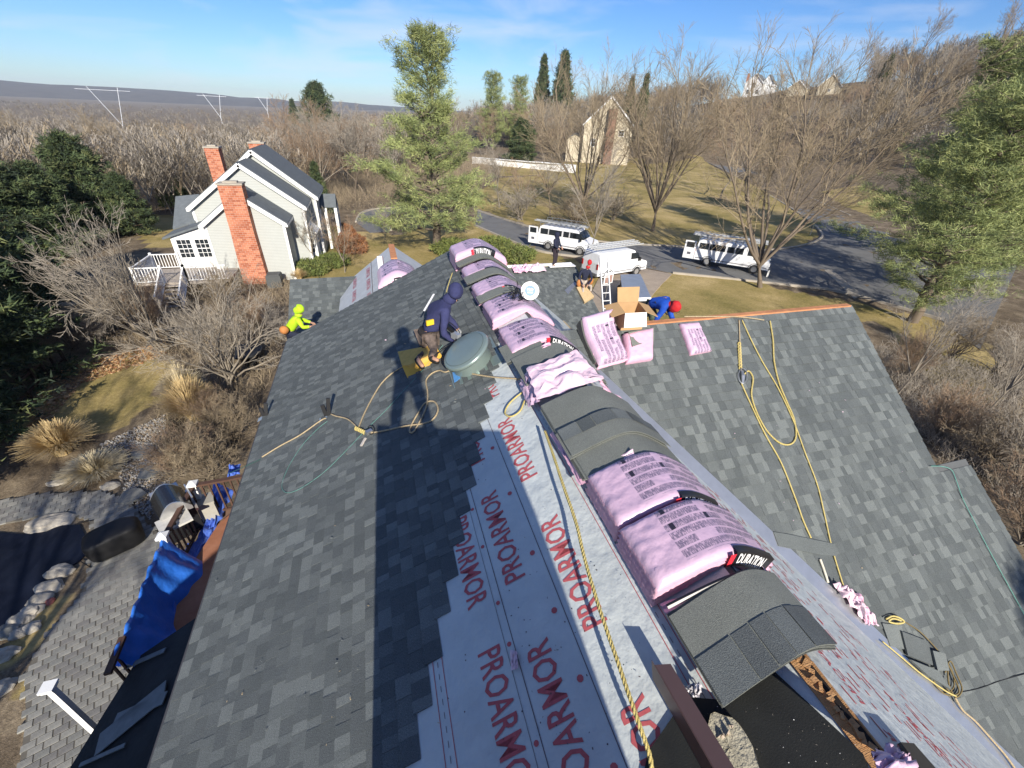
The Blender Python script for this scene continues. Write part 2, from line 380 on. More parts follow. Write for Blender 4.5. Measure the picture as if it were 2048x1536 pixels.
def grow(seed, H=1.0, fork=.2, limbs=6, spread=32, kids=(7, 7, 6), r0=.022, lean=0, droop=0.0, wide=1.0, gnarl=.12, stems=1, minr=.0011, ns=7):
    """a bare tree of height H standing on the origin; returns heavy and fine segments"""
    rng = random.Random(seed); heavy = []; fine = []
    def seg(p, d, l, r, lev, n):
        p = Vector(p); d = Vector(d).normalized(); pts = [p.copy()]
        for i in range(n):
            d = (d+Vector((rng.gauss(0, gnarl), rng.gauss(0, gnarl), rng.gauss(0, gnarl)*.6+(.05 if lev < 3 else .02)-droop*lev*.02))).normalized()
            p = p+d*(l/n); pts.append(p.copy())
        for i in range(n):
            a = r*(1-.75*i/n); b = r*(1-.75*(i+1)/n)
            (heavy if lev <= 1 else fine).append((pts[i], pts[i+1], max(a, minr*H), max(b, minr*H)))
        return pts
    def child(pts, lev, l, r):
        if lev > len(kids)+1: return
        k = kids[lev-2]
        for i in range(k):
            t = .22+.78*(i+rng.random())/k; j = min(int(t*(len(pts)-1)), len(pts)-2); fr = t*(len(pts)-1)-j
            p = pts[j].lerp(pts[j+1], min(1, fr)); d = (pts[j+1]-pts[j]).normalized()
            ax = d.orthogonal().normalized(); ax.rotate(Matrix.Rotation(rng.uniform(0, 6.283), 3, d) if True else 0)
            a = math.radians(rng.uniform(18, 42)*wide); nd = d*math.cos(a)+ax*math.sin(a)
            nl = l*rng.uniform(.42, .68)*(1-.35*t); q = seg(p, nd, nl, r*.42, lev, 3 if lev < 4 else 2)
            child(q, lev+1, nl, r*.42)
    for s in range(stems):
        base = Vector((rng.gauss(0, .03)*(stems > 1), rng.gauss(0, .03)*(stems > 1), 0))*H
        tl = H*fork*rng.uniform(.8, 1.2); d0 = Vector((lean+rng.gauss(0, .25)*(stems > 1), rng.gauss(0, .25)*(stems > 1), 1))
        tp = seg(base, d0, tl, r0*H, 0, 3)
        for i in range(limbs):
            a = 6.283*(i+rng.random()*.7)/limbs; sp = math.radians(spread*rng.uniform(.35, 1.25)*(0.25 if i == 0 else 1))
            nd = Vector((math.sin(sp)*math.cos(a)+lean, math.sin(sp)*math.sin(a), math.cos(sp)))
            l = H*(1-fork)*rng.uniform(.78, 1.05); st = tp[-1].lerp(tp[-2], rng.random()*.6)
            q = seg(st, nd, l, r0*H*.55, 1, ns); child(q, 2, l*.75, r0*H*.42)
    return heavy, fine
def seg_mesh(name, segs, n, m):
    if not segs: return None
    V, Q = tubes_np([tuple(s[0]) for s in segs], [tuple(s[1]) for s in segs], [s[2] for s in segs], [s[3] for s in segs], n)
    return np_mesh(name, V, Q, m)
TEMPL = {}
def tree_meshes(key, m1, m2, **k):
    if key not in TEMPL:
        h, f = grow(**k); TEMPL[key] = (seg_mesh('trunk', h, 6, m1), seg_mesh('crown', f, 3, m2))
    return TEMPL[key]
def put_tree(name, meshes, loc, H, label, group=None, rz=0, wide=1.0, cat='tree', tilt=(0, 0)):
    o = thing(name, label, cat, loc, group, rz); o.scale = (H*wide, H*wide, H); o.rotation_euler = (tilt[0], tilt[1], rz)
    for nm, me in zip(('trunk', 'crown'), meshes):
        if me is None: continue
        c = bpy.data.objects.new(nm, me); COL.objects.link(c); c.parent = o
    return o
NEED = [mat('needles_%d' % i, c, .75, .3, 1.5, spec=.3) for i, c in enumerate([(.28, .32, .12), (.20, .24, .09), (.38, .41, .16), (.125, .155, .07)])]
NEEDD = [mat('dark_needles_%d' % i, c, .8, .3, 1.5, spec=.25) for i, c in enumerate([(.08, .11, .045), (.05, .075, .035), (.13, .15, .06), (.035, .05, .03)])]
def clump_mesh(name, C, D, size, blades, wid, mats, seed=1, probs=(.4, .25, .2, .15)):
    rng = np.random.default_rng(seed); n = len(C); C = np.repeat(C, blades, 0); D = np.repeat(D, blades, 0); S = np.repeat(size, blades)[:, None]
    d = D*.55+rng.normal(0, .6, C.shape); d /= np.linalg.norm(d, axis=1, keepdims=True)+1e-9
    s = np.cross(d, rng.normal(0, 1, C.shape)); s /= np.linalg.norm(s, axis=1, keepdims=True)+1e-9
    off = rng.normal(0, .28, C.shape)*S; a = C+off
    ln = S*rng.uniform(.5, 1.1, (len(C), 1)); V = np.stack([a-s*wid*S, a+s*wid*S, a+d*ln], 1).reshape(-1, 3)
    Q = np.arange(len(C)*3).reshape(-1, 3); mi = np.repeat(rng.choice(4, n, p=probs), blades)
    return np_mesh(name, V, Q, mats, mi)
def pine(key, seed, H, prof, nb, clumps, size, blades=10, mats=NEED, wid=.05, upt=.25, start=.22, r0=.02, bare=True, irregular=.3, layers=0):
    """evergreen with whorled limbs; prof(t) is the crown radius at height t (0..1)"""
    if key in TEMPL: return TEMPL[key]
    rng = random.Random(seed); heavy = []; C = []; D = []; S = []
    pts = [Vector((rng.gauss(0, .004)*i, rng.gauss(0, .004)*i, i/14)) for i in range(15)]
    for i in range(14): heavy.append((pts[i], pts[i+1], r0*(1-.9*i/14), r0*(1-.9*(i+1)/14)))
    for b in range(nb):
        t = start+(1-start)*(b/nb)**.95; a = b*2.4+rng.random()*.8
        if layers: t = start+(1-start)*(round((t-start)/(1-start)*layers)/layers)+rng.gauss(0, .008)
        R = prof(t)*rng.uniform(1-irregular, 1.1); up = upt*(.2+t)+rng.gauss(0, .08)
        p0 = Vector((0, 0, min(t, .985))); d = Vector((math.cos(a), math.sin(a), up)); q = [p0]
        for k in range(5):
            d = d+Vector((rng.gauss(0, .12), rng.gauss(0, .12), rng.gauss(.03, .06))); q.append(q[-1]+d.normalized()*R/5)
        for k in range(5): heavy.append((q[k], q[k+1], r0*.3*(1-t*.6)*(1-k*.18), r0*.3*(1-t*.6)*(1-(k+1)*.18)))
        m = max(3, int(clumps*(.35+R/max(prof(.5), .01)*.65)))
        for c in range(m):
            f = rng.uniform(.18 if t > .5 else .35, 1.05)**.8; k = min(int(f*5), 4); base = q[k].lerp(q[k+1], f*5-k)
            lat = Vector((-math.sin(a), math.cos(a), 0))*rng.gauss(0, .30)*R*(.4+.5*f); C.append(tuple(base+lat+Vector((0, 0, rng.gauss(.005, .012)))))
            D.append((math.cos(a), math.sin(a), .5)); S.append(size*rng.uniform(.7, 1.3))
    for c in range(clumps): C.append((rng.gauss(0, .012), rng.gauss(0, .012), rng.uniform(.9, 1.0))); D.append((0, 0, 1)); S.append(size)
    TEMPL[key] = (seg_mesh('trunk', heavy, 6, BARK), clump_mesh('crown', np.array(C), np.array(D), np.array(S), blades, wid, mats, seed)); return TEMPL[key]
# ================================================================== THE HOUSE UNDER REPAIR
UNDER = mat('underlayment', (.46, .50, .50), .5, .05, 2.5, 1.0, 7, col2=(.56, .60, .59), spec=.35)
UNDER2 = mat('underlayment_grey', (.42, .44, .45), .6, .1, 3, .4, 9)
INK = mat('red_print', (.46, .10, .11), .7, .15, 30)
INKL = mat('grey_print', (.13, .11, .12), .7, .1, 30)
WOOD = mat('raw_wood', (.34, .16, .06), .8, .4, 3, .5, 30, stretch=(1, 9, 1), col2=(.50, .29, .13))
WOODO = mat('orange_sheathing', (.50, .22, .10), .8, .25, 5, .3, 30)
house = thing('house', 'large house whose dark grey roof is half stripped, pink bundles along its ridge', 'house', (0, 4, GZ))
UPZ = Vector((0, 0, 1)); Xv = Vector((1, 0, 0)); Yv = Vector((0, 1, 0))
LDN = Vector((-1, 0, -.5)).normalized(); CDN = Vector((0, -1, -.76)).normalized(); RDN = Vector((1, 0, -.87)).normalized()
LN, CN, RN = LN, CN, RN
def LP(d, y, o=0.0): return LA+Yv*y+LDN*d+LN*o
def CP(x, d, o=0.0): return CA+Xv*x+CDN*d+CN*o
def RP(d, y, o=0.0): return RA+Yv*y+RDN*d+RN*o
def slab(name, pts, n, th, m, parent=house):
    mb = MB(); n = Vector(n); mb.prism([Vector(p)-n*th for p in pts], n*th); return mb.build(name, m, parent)
YF = 10.42; DL = 4.97
deckm = mat('roof_board', (.10, .105, .105), .9, .1, 4)
def valx(y): return XR+(-ZC+.76*(YC-y)+ZR)/.87
slopeL = slab('roof_slope', [LP(0, -6), LP(DL, -6), LP(DL, YF), LP(0, YF)], LN, .16, deckm)
XE = 4.75
slopeR = slab('roof_slope', [RP(0, -6), RP(0, YF), RP((XE-XR)*1.3255, YF), RP((XE-XR)*1.3255, YC+1.6), RP((XE-XR)*1.3255, -6)], RN, .12, deckm)
slopeC = slab('roof_slope', [Vector((valx(YC), YC, ZC)), Vector((valx(-2.5), -2.5, ZC-.76*(YC+2.5))), CP(8.85, (YC+2.5)*1.256), CP(8.85, (YC-3.08)*1.256), CP(8.12, (YC-3.08)*1.256), CP(8.12, 0)], CN, .14, deckm)
slopeB = slab('roof_slope', [Vector((2.3, YC+.02, ZC-.02)), Vector((8.12, YC+.02, ZC-.02)), Vector((8.12, YC+3.6, ZC-2.74)), Vector((5.0, YC+3.6, ZC-2.74))], Vector((0, .76, 1)).normalized(), .12, deckm)
# walls under the roofs
wallm = mat('house_siding', (.52, .50, .45), .7, .05, 3)
mb = MB()
mb.prism([(-1.95, -6, -5.0), (-1.95, 10.1, -5.0), (-1.95, 10.1, GZ), (-1.95, -6, GZ)], (.2, 0, 0))
mb.prism([(-1.95, 10.0, -4.7), (XR, 10.0, -2.85), (XE-.4, 10.0, -5.1), (XE-.4, 10.0, GZ), (-1.95, 10.0, GZ)], (0, .2, 0))
mb.prism([(7.7, YC, -2.95), (7.7, -2.2, -8.75), (7.7, -2.2, GZ), (7.7, 8.6, GZ), (7.7, 8.6, -5.6)], (.2, 0, 0))
mb.box((4.8, 3.5, -9.5), (5.6, 10.5, 2.3)); mb.box((1.2, 3.5, -8.2), (6, 12.5, 4.8))
mb.build('wall', wallm, house)
# --- shingle courses
TABS = []
def course(par, O, a, dn, n, k, e, s0, s1, rng, shift=0.0, wmul=1.0, sl0=0.0, sl1=0.0):
    s = s0; first = True; pv = -1
    while s < s1-.02:
        w_ = rng.choice((.07, .08, .10, .12, .15, .18))*wmul
        if s1-s-w_ < .05: w_ = s1-s
        tn = rng.randrange(6) if rng.random() < .85 else rng.choice((4, 3))
        if tn == pv: tn = (tn+rng.randrange(1, 5)) % 6
        pv = tn
        TABS.append((par, O+a*s+dn*(k*e), a, dn, n, w_, e, rng.choice((0, .002, .004)), tn, sl0 if first else 0, sl1 if s+w_ >= s1-.001 else 0))
        s += w_+.0; first = False
rng = random.Random(11)
EL = .13
for k in range(3, 38):
    d = k*EL; y0 = max(-2.0, 2.13+(2.19-(d+EL))*2.22)
    if d < .5: y0 = 7.6
    course(slopeL, LA, Yv, LDN, LN, k, EL, y0+rng.uniform(-.02, .02), YF+.02, rng)
EC = .14
for k in range(0, 66):
    y = YC-k*EC/1.256; yb = YC-(k+1)*EC/1.256; x0 = valx(y); x1 = 8.14 if y > 3.08 else 8.87
    course(slopeC, CA, Xv, CDN, CN, k, EC, x0, x1, rng, sl0=valx(yb)-x0)
TW = {}
def tab_mesh(w_, e, up, tone):
    key = (round(w_, 2), e, up, tone)
    if key in TW: return TW[key]
    mb = MB(); w_ = round(w_, 2); a, b = .0005, w_-.0005; t0, t1 = .0085+up*.3, .021+up
    mb.add([(a, 0, 0), (b, 0, 0), (b, e, 0), (a, e, 0), (a, -.02, t0), (b, -.02, t0), (b, e, t1), (a, e, t1)], [(4, 7, 6, 5), (3, 2, 6, 7), (0, 3, 7, 4), (1, 5, 6, 2)])
    for i, f in enumerate(mb.f): pass
    TW[key] = mb.mesh('shingle', TONES[tone]); return TW[key]
def lay_tabs():
    sc_ = []
    for i, T in enumerate(TABS):
        c = T[1]+T[2]*T[5]/2+T[3]*T[6]/2; u, v = pj(c); vis = -40 < u < 2088 and -40 < v < 1576 and MC.transposed().row[2].xyz.dot(c) < 0
        sz = T[5]*T[6]*abs(T[4].dot(c.normalized()))/c.length_squared
        if T[9] or T[10]: vis = False
        sc_.append((sz if vis else 0, i))
    best = set(i for s, i in sorted(sc_, reverse=True)[:295]); stuff = {}
    for i, T in enumerate(TABS):
        par, O, a, dn, n, w_, e, up, tone, l0, l1 = T
        hand = a.cross(dn).dot(n)
        if i in best:
            me = tab_mesh(w_, e, up, tone); o = bpy.data.objects.new('shingle', me); COL.objects.link(o); o.parent = par
            R = Matrix((a, dn, n)).transposed().to_4x4(); R.translation = O; o.matrix_local = R; WL[o] = Vector((0, 0, 0))
        else:
            mb = stuff.setdefault(par, MB()); g = .0005; t0, t1 = .0085+up*.3, .021+up
            q = [(g, 0, 0), (w_-g, 0, 0), (w_-g+l1, e, 0), (g+l0, e, 0), (g, -.02, t0), (w_-g, -.02, t0), (w_-g+l1, e, t1), (g+l0, e, t1)]
            mb.add([O+a*x+dn*y+n*z for x, y, z in q], [(4, 7, 6, 5), (3, 2, 6, 7), (0, 3, 7, 4), (1, 5, 6, 2)], tone)
    for par, mb in stuff.items(): tag(mb.build('shingle', TONES, par), kind='stuff')
# --- wing beyond, with grey underlayment on its gable roof
p = gz(783, 490, -4.1)
WX, WY, WZ = p.x, p.y, -4.1
wl = lambda d, y, o=0.0: Vector((WX-d*.8, y, WZ-d*.6))+Vector((-.6, 0, .8))*o
wr = lambda d, y, o=0.0: Vector((WX+d*.8, y, WZ-d*.6))+Vector((.6, 0, .8))*o
wsl = slab('roof_slope', [wl(0, 10.3), wl(2.35, 10.3), wl(2.35, WY), wl(0, WY)], (-.6, 0, .8), .12, UNDER2)
slab('roof_slope', [wr(0, 10.3), wr(2.6, 10.3), wr(2.6, WY), wr(0, WY)], (.6, 0, .8), .12, UNDER2)
mb = MB(); mb.box((WX, (WY+10.5)/2, -8.2), (3.4, WY-10.9, 5.6)); mb.build('wall', wallm, house)
mb = MB(); mb.bar(wl(0, 14.4, .02), wl(0, WY, .02), .2, .04); mb.build('ridge_board', WOODO, house)
# dark lower roof where the wing meets the eave
q0, q1 = gz(580, 560, -5.1), gz(645, 560, -5.1)
lowA = Vector((q0.x, q0.y, q0.z)); lowN = Vector((0, -.45, 1)).normalized(); lowD = Vector((0, -1, -.45)).normalized()
slow = slab('roof_slope', [lowA, lowA+Xv*3.2, lowA+Xv*3.2+lowD*5.2, lowA+lowD*5.2], lowN, .14, deckm)
for k in range(0, 34): course(slow, lowA, Xv, lowD, lowN, k, .15, 0, 3.2, rng, wmul=1.5)
mb = MB(); mb.box((lowA.x+1.8, lowA.y-2.0, -8.6), (3.0, 3.6, 4.0)); mb.build('wall', wallm, house)
# --- far lower roof on the other side, crew on it
gA = Vector((0, 21.9, -7.0)); gN = Vector((0, -.38, 1)).normalized(); gD = Vector((0, -1, -.38)).normalized()
gq = gp(1172, 550, gA, gN); gr = gp(1213, 680, gA, gN); GX = (gq.x+gr.x)/2
sg = slab('roof_slope', [gA+Xv*3.5, gA+Xv*GX, gA+Xv*GX+gD*9.2, gA+Xv*3.5+gD*9.2], gN, .14, deckm)
for k in range(0, 54): course(sg, gA, Xv, gD, gN, k, .17, 4.5, GX, rng, wmul=1.6)
slab('roof_slope', [gA+Xv*3.5, gA+Xv*GX, gA+Xv*GX+Vector((0, 3, -2.25)), gA+Xv*3.5+Vector((0, 3, -2.25))], (0, .6, .8), .12, deckm)
mb = MB(); mb.box(((GX+3.5)/2-.2, 18.6, -10.7), (GX-3.9, 8.4, 1.5)); mb.build('wall', wallm, house)
mb = MB(); mb.bar(gA+Xv*(GX-1.6)+Vector((0, -.1, .08)), gA+Xv*(GX-.1)+Vector((0, -.1, .08)), .45, .03); mb.bar(gA+Xv*5+Vector((0, .1, .1)), gA+Xv*(GX-.2)+Vector((0, .1, .1)), .12, .12); mb.build('ridge_trim', WHITE, house)
lay_tabs()
# --- underlayment
def under(name, pts, n, o, m, par, wav=.0):
    mb = MB(); n = Vector(n); a, b, c, d = [Vector(p) for p in pts]
    def fn(u, v):
        p = (a*(1-u)+b*u)*(1-v)+(d*(1-u)+c*u)*v
        return p+n*(o+wav*(noise.noise(p*2.3)+.6*noise.noise(p*6))) 
    mb.grid(fn, 40, 110); return mb.build(name, m, par, smooth=True)
under('underlayment', [LP(0.03, -3), LP(3.3, -3), LP(3.3, 7.8), LP(0.03, 7.8)], LN, .004, UNDER, slopeL, .0016)
under('underlayment', [LP(0.03, 7.8), LP(.55, 7.8), LP(.55, YF), LP(0.03, YF)], LN, .004, UNDER2, slopeL, .001)
DR = (XE-XR)*1.3255
mb = MB(); pts = [RP(.09, -3), RP(.09, YF), RP(DR, YF), RP(DR, YC), Vector((valx(YC), YC, ZC)), Vector((valx(-3), -3, ZC-.76*(YC+3)))]
mb.prism([p+RN*.002 for p in pts], RN*.004); mb.build('underlayment', UNDER, slopeR)
# valley metal
mb = MB(); a, b = Vector((valx(YC), YC, ZC)), Vector((valx(-2.5), -2.5, ZC-.76*(YC+2.5)))
mb.bar(a+Vector((.05, 0, .03)), b+Vector((.05, 0, .03)), .22, .012, up=CN); mb.build('valley_flashing', METAL, house)
mb = MB(); mb.bar(RP(DR, YC+.8, .02), RP(DR, YF, .02), .1, .03, up=RN); mb.build('drip_edge', mat('plywood_edge', (.45, .36, .24), .8), house)
# orange sheathing strip on the cross ridge, and the raw ridge slot nearby
mb = MB(); mb.bar((3.6, YC+.03, ZC-.0), (8.1, YC+.03, ZC+.0), .10, .05); mb.build('ridge_board', WOODO, house)
mb = MB()
for s, d0, d1 in ((0, .015, .075), (1, .02, .06)):
    f = LP if s == 0 else RP
    for j in range(10):
        y0 = -1.2+j*.24+rng.uniform(-.004, .004); mb.bar(f((d0+d1)/2, y0, .014+rng.uniform(0, .004)), f((d0+d1)/2, y0+.24, .014+rng.uniform(0, .005)), d1-d0+rng.uniform(-.012, .012), .018, up=LN if s == 0 else RN)
mb.build('sheathing_edge', WOOD, house)
mb = MB(); mb.box((XR, 0, ZR-.03), (.05, 2.6, .06)); mb.build('ridge_slot_shade', mat('slot_shade_dark', (.012, .008, .006), .9), house)  # solid near-black bar; its colour stands for the shade inside the open slot
mb = MB()
for j in range(26):
    y0 = -.1+j*.035+rng.uniform(-.01, .01); mb.box((XR-.03+rng.uniform(-.02, .02), y0, ZR+.012+rng.uniform(0, .012)), (rng.uniform(.01, .04), rng.uniform(.02, .06), .008), rng.uniform(0, 3))
tag(mb.build('wood_splinters', WOOD, house), kind='stuff')
# --- print on the underlayment
ink = MB(); gry = MB()
def word(y0, d, away=True, ln=.99, h=.19, s='PROARMOR', P=LP, n=LN, mb=None, par=slopeL, m=INK):
    mb = MB()
    if away: lettering(s, lambda a, b: P(d+(b-.5)*h, y0+a*ln, .0075), mb, bold=.012)
    else: lettering(s, lambda a, b: P(d-(b-.5)*h, y0-a*ln, .0075), mb, bold=.012)
    mb.build('printed_word', m, par)
for y0 in (-.02, 1.44, 2.95, 4.42, 5.9): word(y0, 1.01)
for y0 in (.55, 2.05, 3.5): word(y0, 1.46)
for y0 in (1.66, 2.93): word(y0, 1.82, False, .92)
def dots(d, ys, r=.024):
    for y in ys:
        ink.add([LP(d+r*math.cos(k*.7854), y+r*1.0*math.sin(k*.7854), .0075) for k in range(8)], [tuple(range(8))])
dots(1.25, [.2, .72, 1.2, 1.68, 2.2, 2.9, 3.6, 4.2]); dots(1.655, [.4, 1.0, 1.62, 1.95, 2.5, 2.95, 3.4], .018); dots(2.3, [.35, .9]); dots(.30, [.1, .45, .9], .03)
def rule(d, y0, y1, w_=.006, m=gry, P=LP, n=LN, o=.007): m.bar(P(d, y0, o), P(d, y1, o), w_, .001, up=n)
for d in (1.18, 1.62): rule(d, -1, 4.6, .006)
rule(1.685, -1, 4.4, .003)
for d in (.56, .645, 2.2, 2.28): rule(d, -1, 5.8 if d < 1 else 2.2, .005, ink)
for y in np.arange(-1, 5.6, .085): rule(.60, y, y+.04, .004)
for y in np.arange(-1, 2.2, .085): rule(2.24, y, y+.04, .004)
for d in (2.42, 2.45, 2.48): rule(d, -.2, 1.15, .003)
for k in range(70):
    d, y = rng.uniform(.7, 2.3), rng.uniform(.1, 4.5); r = .006; gry.add([LP(d+r*math.cos(i*1.2566), y+r*math.sin(i*1.2566), .0075) for i in range(5)], [tuple(range(5))])
tag(ink.build('printed_mark', INK, slopeL), kind='stuff'); tag(gry.build('printed_line', INKL, slopeL), kind='stuff')
ink = MB()
for j, (y0, d) in enumerate(((-.2, .62), (.55, .62), (-.6, 1.05), (.9, 1.2), (2.4, .7), (1.6, 1.7), (.1, 1.9))): word(y0, d, True, .62, .12, P=RP, n=RN, par=slopeR)
for k in range(420):
    d, y = rng.uniform(.25, 3.2), rng.uniform(-.6, 3.4); 
    if RP(d, y).x < valx(y)-.1: ink.bar(RP(d, y, .0095), RP(d, y+rng.uniform(.03, .12), .0095), rng.uniform(.010, .03), .001, up=RN)
tag(ink.build('printed_mark', INK, slopeR), kind='stuff')
ink = MB()
for y0 in (11, 12.3, 13.6, 14.8):
    for d in (.5, 1.1, 1.7): word(y0, d, True, .95, .17, P=wl, par=wsl, m=mat('faded_print', (.42, .16, .2), .7))
mb = MB(); mb.bar(wl(.95, 10.4, .01), wl(.95, WY, .01), .02, .004, up=Vector((-.6, 0, .8))); mb.build('lap_seam', INKL, wsl)
# --- black membrane and chimney below the camera
mb = MB(); pts = [onL(u, v, .02) for u, v in ((1372, 1395), (1450, 1400), (1536, 1331), (1726, 1508), (1752, 1575), (1500, 1900), (1270, 1640), (1296, 1505))]
mb.prism(pts, LN*.006); MEMB = mat('black_membrane', (.016, .017, .015), .6, .2, 6, .12, 120)
mb.build('black_membrane', MEMB, house)
BRICK = None
def brick_mat(name, c1, c2, mort, sc_, rot=None, bw=.5, rh=.25):
    m = mat(name, c1, .85); t = m.node_tree; p = t.nodes['Principled BSDF']
    b = N(t, 'ShaderNodeTexBrick'); b.inputs['Color1'].default_value = (*c1, 1); b.inputs['Color2'].default_value = (*c2, 1); b.inputs['Mortar'].default_value = (*mort, 1)
    b.inputs['Scale'].default_value = sc_; b.inputs['Mortar Size'].default_value = .012; b.inputs['Brick Width'].default_value = bw; b.inputs['Row Height'].default_value = rh
    tcn = N(t, 'ShaderNodeTexCoord'); mp_ = N(t, 'ShaderNodeMapping'); mp_.inputs['Rotation'].default_value = rot or (math.pi/2, 0, 0)
    t.links.new(tcn.outputs['Object'], mp_.inputs['Vector']); t.links.new(mp_.outputs['Vector'], b.inputs['Vector']); t.links.new(b.outputs['Color'], p.inputs['Base Color'])
    return m
BR1 = brick_mat('red_brick', (.36, .10, .055), (.46, .16, .08), (.38, .33, .28), 4.4)
mb = MB(); mb.box((.23, -.50, -2.6), (1.46, 1.24, 2.7)); mb.build('chimney', BR1, house)
lc = [gz(245, 1345, -6.9), gz(350, 1290, -6.6)]
# small lower-left porch roof, stripped, in the shade of an unseen wing added behind
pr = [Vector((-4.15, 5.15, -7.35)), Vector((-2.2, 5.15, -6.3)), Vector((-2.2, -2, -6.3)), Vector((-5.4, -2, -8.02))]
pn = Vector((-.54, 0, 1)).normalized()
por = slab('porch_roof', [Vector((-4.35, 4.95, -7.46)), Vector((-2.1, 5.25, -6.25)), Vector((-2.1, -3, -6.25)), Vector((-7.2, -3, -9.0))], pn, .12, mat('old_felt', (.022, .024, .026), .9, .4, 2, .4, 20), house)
mb = MB()
for (u, v, u2, v2, w_) in ((195, 1490, 330, 1380, .30), (230, 1440, 330, 1395, .16), (160, 1530, 250, 1490, .05), (250, 1335, 330, 1300, .07)):
    a, b = gp(u, v, Vector((-2.1, 0, -6.2)), pn), gp(u2, v2, Vector((-2.1, 0, -6.2)), pn); mb = MB(); mb.bar(a, b, w_, .015, up=pn); mb.build('loose_flashing', mat('weathered_flashing', (.15, .17, .18), .6, .2, 5), house)
mb = MB(); mb.box((-3.55, -3.4, -7.6), (3.3, 4.4, 6.0)); mb.prism([(-5.4, -5.8, -4.6), (-1.7, -5.8, -4.6), (-3.5, -5.8, -3.4)], (0, 4.9, 0)); mb.build('wall', wallm, house)  # unseen wing block, added and sized for the shade it throws on the porch roof
# gutter on the long eave
mb = MB(); mb.bar(LP(DL+.02, -6, -.05), LP(DL+.02, YF, -.05), .03, .13, up=UPZ); mb.build('fascia', mat('dark_fascia', (.06, .06, .065), .6), house)
# ================================================================== BUNDLES ON THE RIDGE
PINK = mat('pink_wrapper', (.68, .40, .51), .38, .06, 5, .45, 22, spec=.5)
PINK2 = mat('pale_wrapper', (.72, .53, .61), .35, .06, 5, .6, 22, spec=.5)
REDL = mat('red_label', (.65, .03, .05), .4); WLET = mat('white_lettering', (.8, .8, .8), .5); LAB = mat('black_label', (.012, .012, .014), .35, .2, 5, spec=.6)
def print_mat(name, a=.30, c=(.13, .11, .17), base=(.60, .42, .54)):
    m = mat(name, base, .38, .05, 4, .3, 20, spec=.5); t = m.node_tree; p = t.nodes['Principled BSDF']; src = p.inputs['Base Color'].links[0].from_socket
    uv = N(t, 'ShaderNodeTexCoord').outputs['UV']; sp = N(t, 'ShaderNodeSeparateXYZ'); t.links.new(uv, sp.inputs[0])
    def mth(op, x, y=None, z=None):
        n = N(t, 'ShaderNodeMath', operation=op)
        for k, q in enumerate((x, y, z)):
            if q is None: continue
            if isinstance(q, (int, float)): n.inputs[k].default_value = q
            else: t.links.new(q, n.inputs[k])
        return n.outputs[0]
    U_, V_ = sp.outputs[0], sp.outputs[1]
    row = mth('FRACT', mth('MULTIPLY', V_, 7.0)); rowm = mth('MULTIPLY', mth('GREATER_THAN', row, .10), mth('LESS_THAN', row, .88))
    mp_ = N(t, 'ShaderNodeMapping'); mp_.inputs['Scale'].default_value = (230, 14, 1); t.links.new(uv, mp_.inputs[0])
    n1 = N(t, 'ShaderNodeTexNoise'); n1.inputs['Scale'].default_value = 1; n1.inputs['Detail'].default_value = 1; t.links.new(mp_.outputs[0], n1.inputs[0])
    mp2 = N(t, 'ShaderNodeMapping'); mp2.inputs['Scale'].default_value = (13, 7.01, 1); t.links.new(uv, mp2.inputs[0])
    wn = N(t, 'ShaderNodeTexWhiteNoise'); fl = N(t, 'ShaderNodeVectorMath', operation='FLOOR'); t.links.new(mp2.outputs[0], fl.inputs[0]); t.links.new(fl.outputs[0], wn.inputs[0])
    blk = mth('GREATER_THAN', wn.outputs[0], .16); dark = mth('GREATER_THAN', wn.outputs[0], .93)
    k = mth('MULTIPLY', rowm, mth('MULTIPLY', blk, mth('GREATER_THAN', n1.outputs[0], .44)))
    k = mth('MULTIPLY', k, mth('MULTIPLY', mth('GREATER_THAN', U_, a), mth('GREATER_THAN', V_, .12)))
    k = mth('MULTIPLY', mth('MULTIPLY', k, mth('LESS_THAN', V_, .97)), .8)
    mm = N(t, 'ShaderNodeMixRGB'); mm.inputs['Color2'].default_value = (*c, 1); t.links.new(k, mm.inputs['Fac']); t.links.new(src, mm.inputs['Color1'])
    k2 = mth('MULTIPLY', mth('MULTIPLY', rowm, dark), mth('GREATER_THAN', U_, a)); m3 = N(t, 'ShaderNodeMixRGB'); m3.inputs['Color2'].default_value = (.03, .025, .04, 1)
    k2 = mth('MULTIPLY', k2, mth('LESS_THAN', mth('FRACT', mth('MULTIPLY', U_, 11.0)), .35))
    t.links.new(k2, m3.inputs['Fac']); t.links.new(mm.outputs[0], m3.inputs['Color1']); t.links.new(m3.outputs[0], p.inputs['Base Color'])
    return m
PRN = print_mat('printed_wrapper', .24); PRN2 = print_mat('printed_wrapper_wide', .12)
def rzz(x, w_=.17): return ZR-.185*x-.685*math.sqrt(x*x+w_*w_)
def roofz(x, o=.012): return ZR+(.5*x if x < 0 else -.87*x)+o
BX0, BX1 = -.50, .44
def spt(a, y, off, skew=0.0, rise=.10):
    x = BX0+(BX1-BX0)*a; nx = .25 if x < -.2 else (-.1 if x < .1 else -.5)
    q = Vector((XR+x-.45*off*(1-a)+.5*off*a, y+skew*(a-.5), rzz(x)+rise+off)); return q
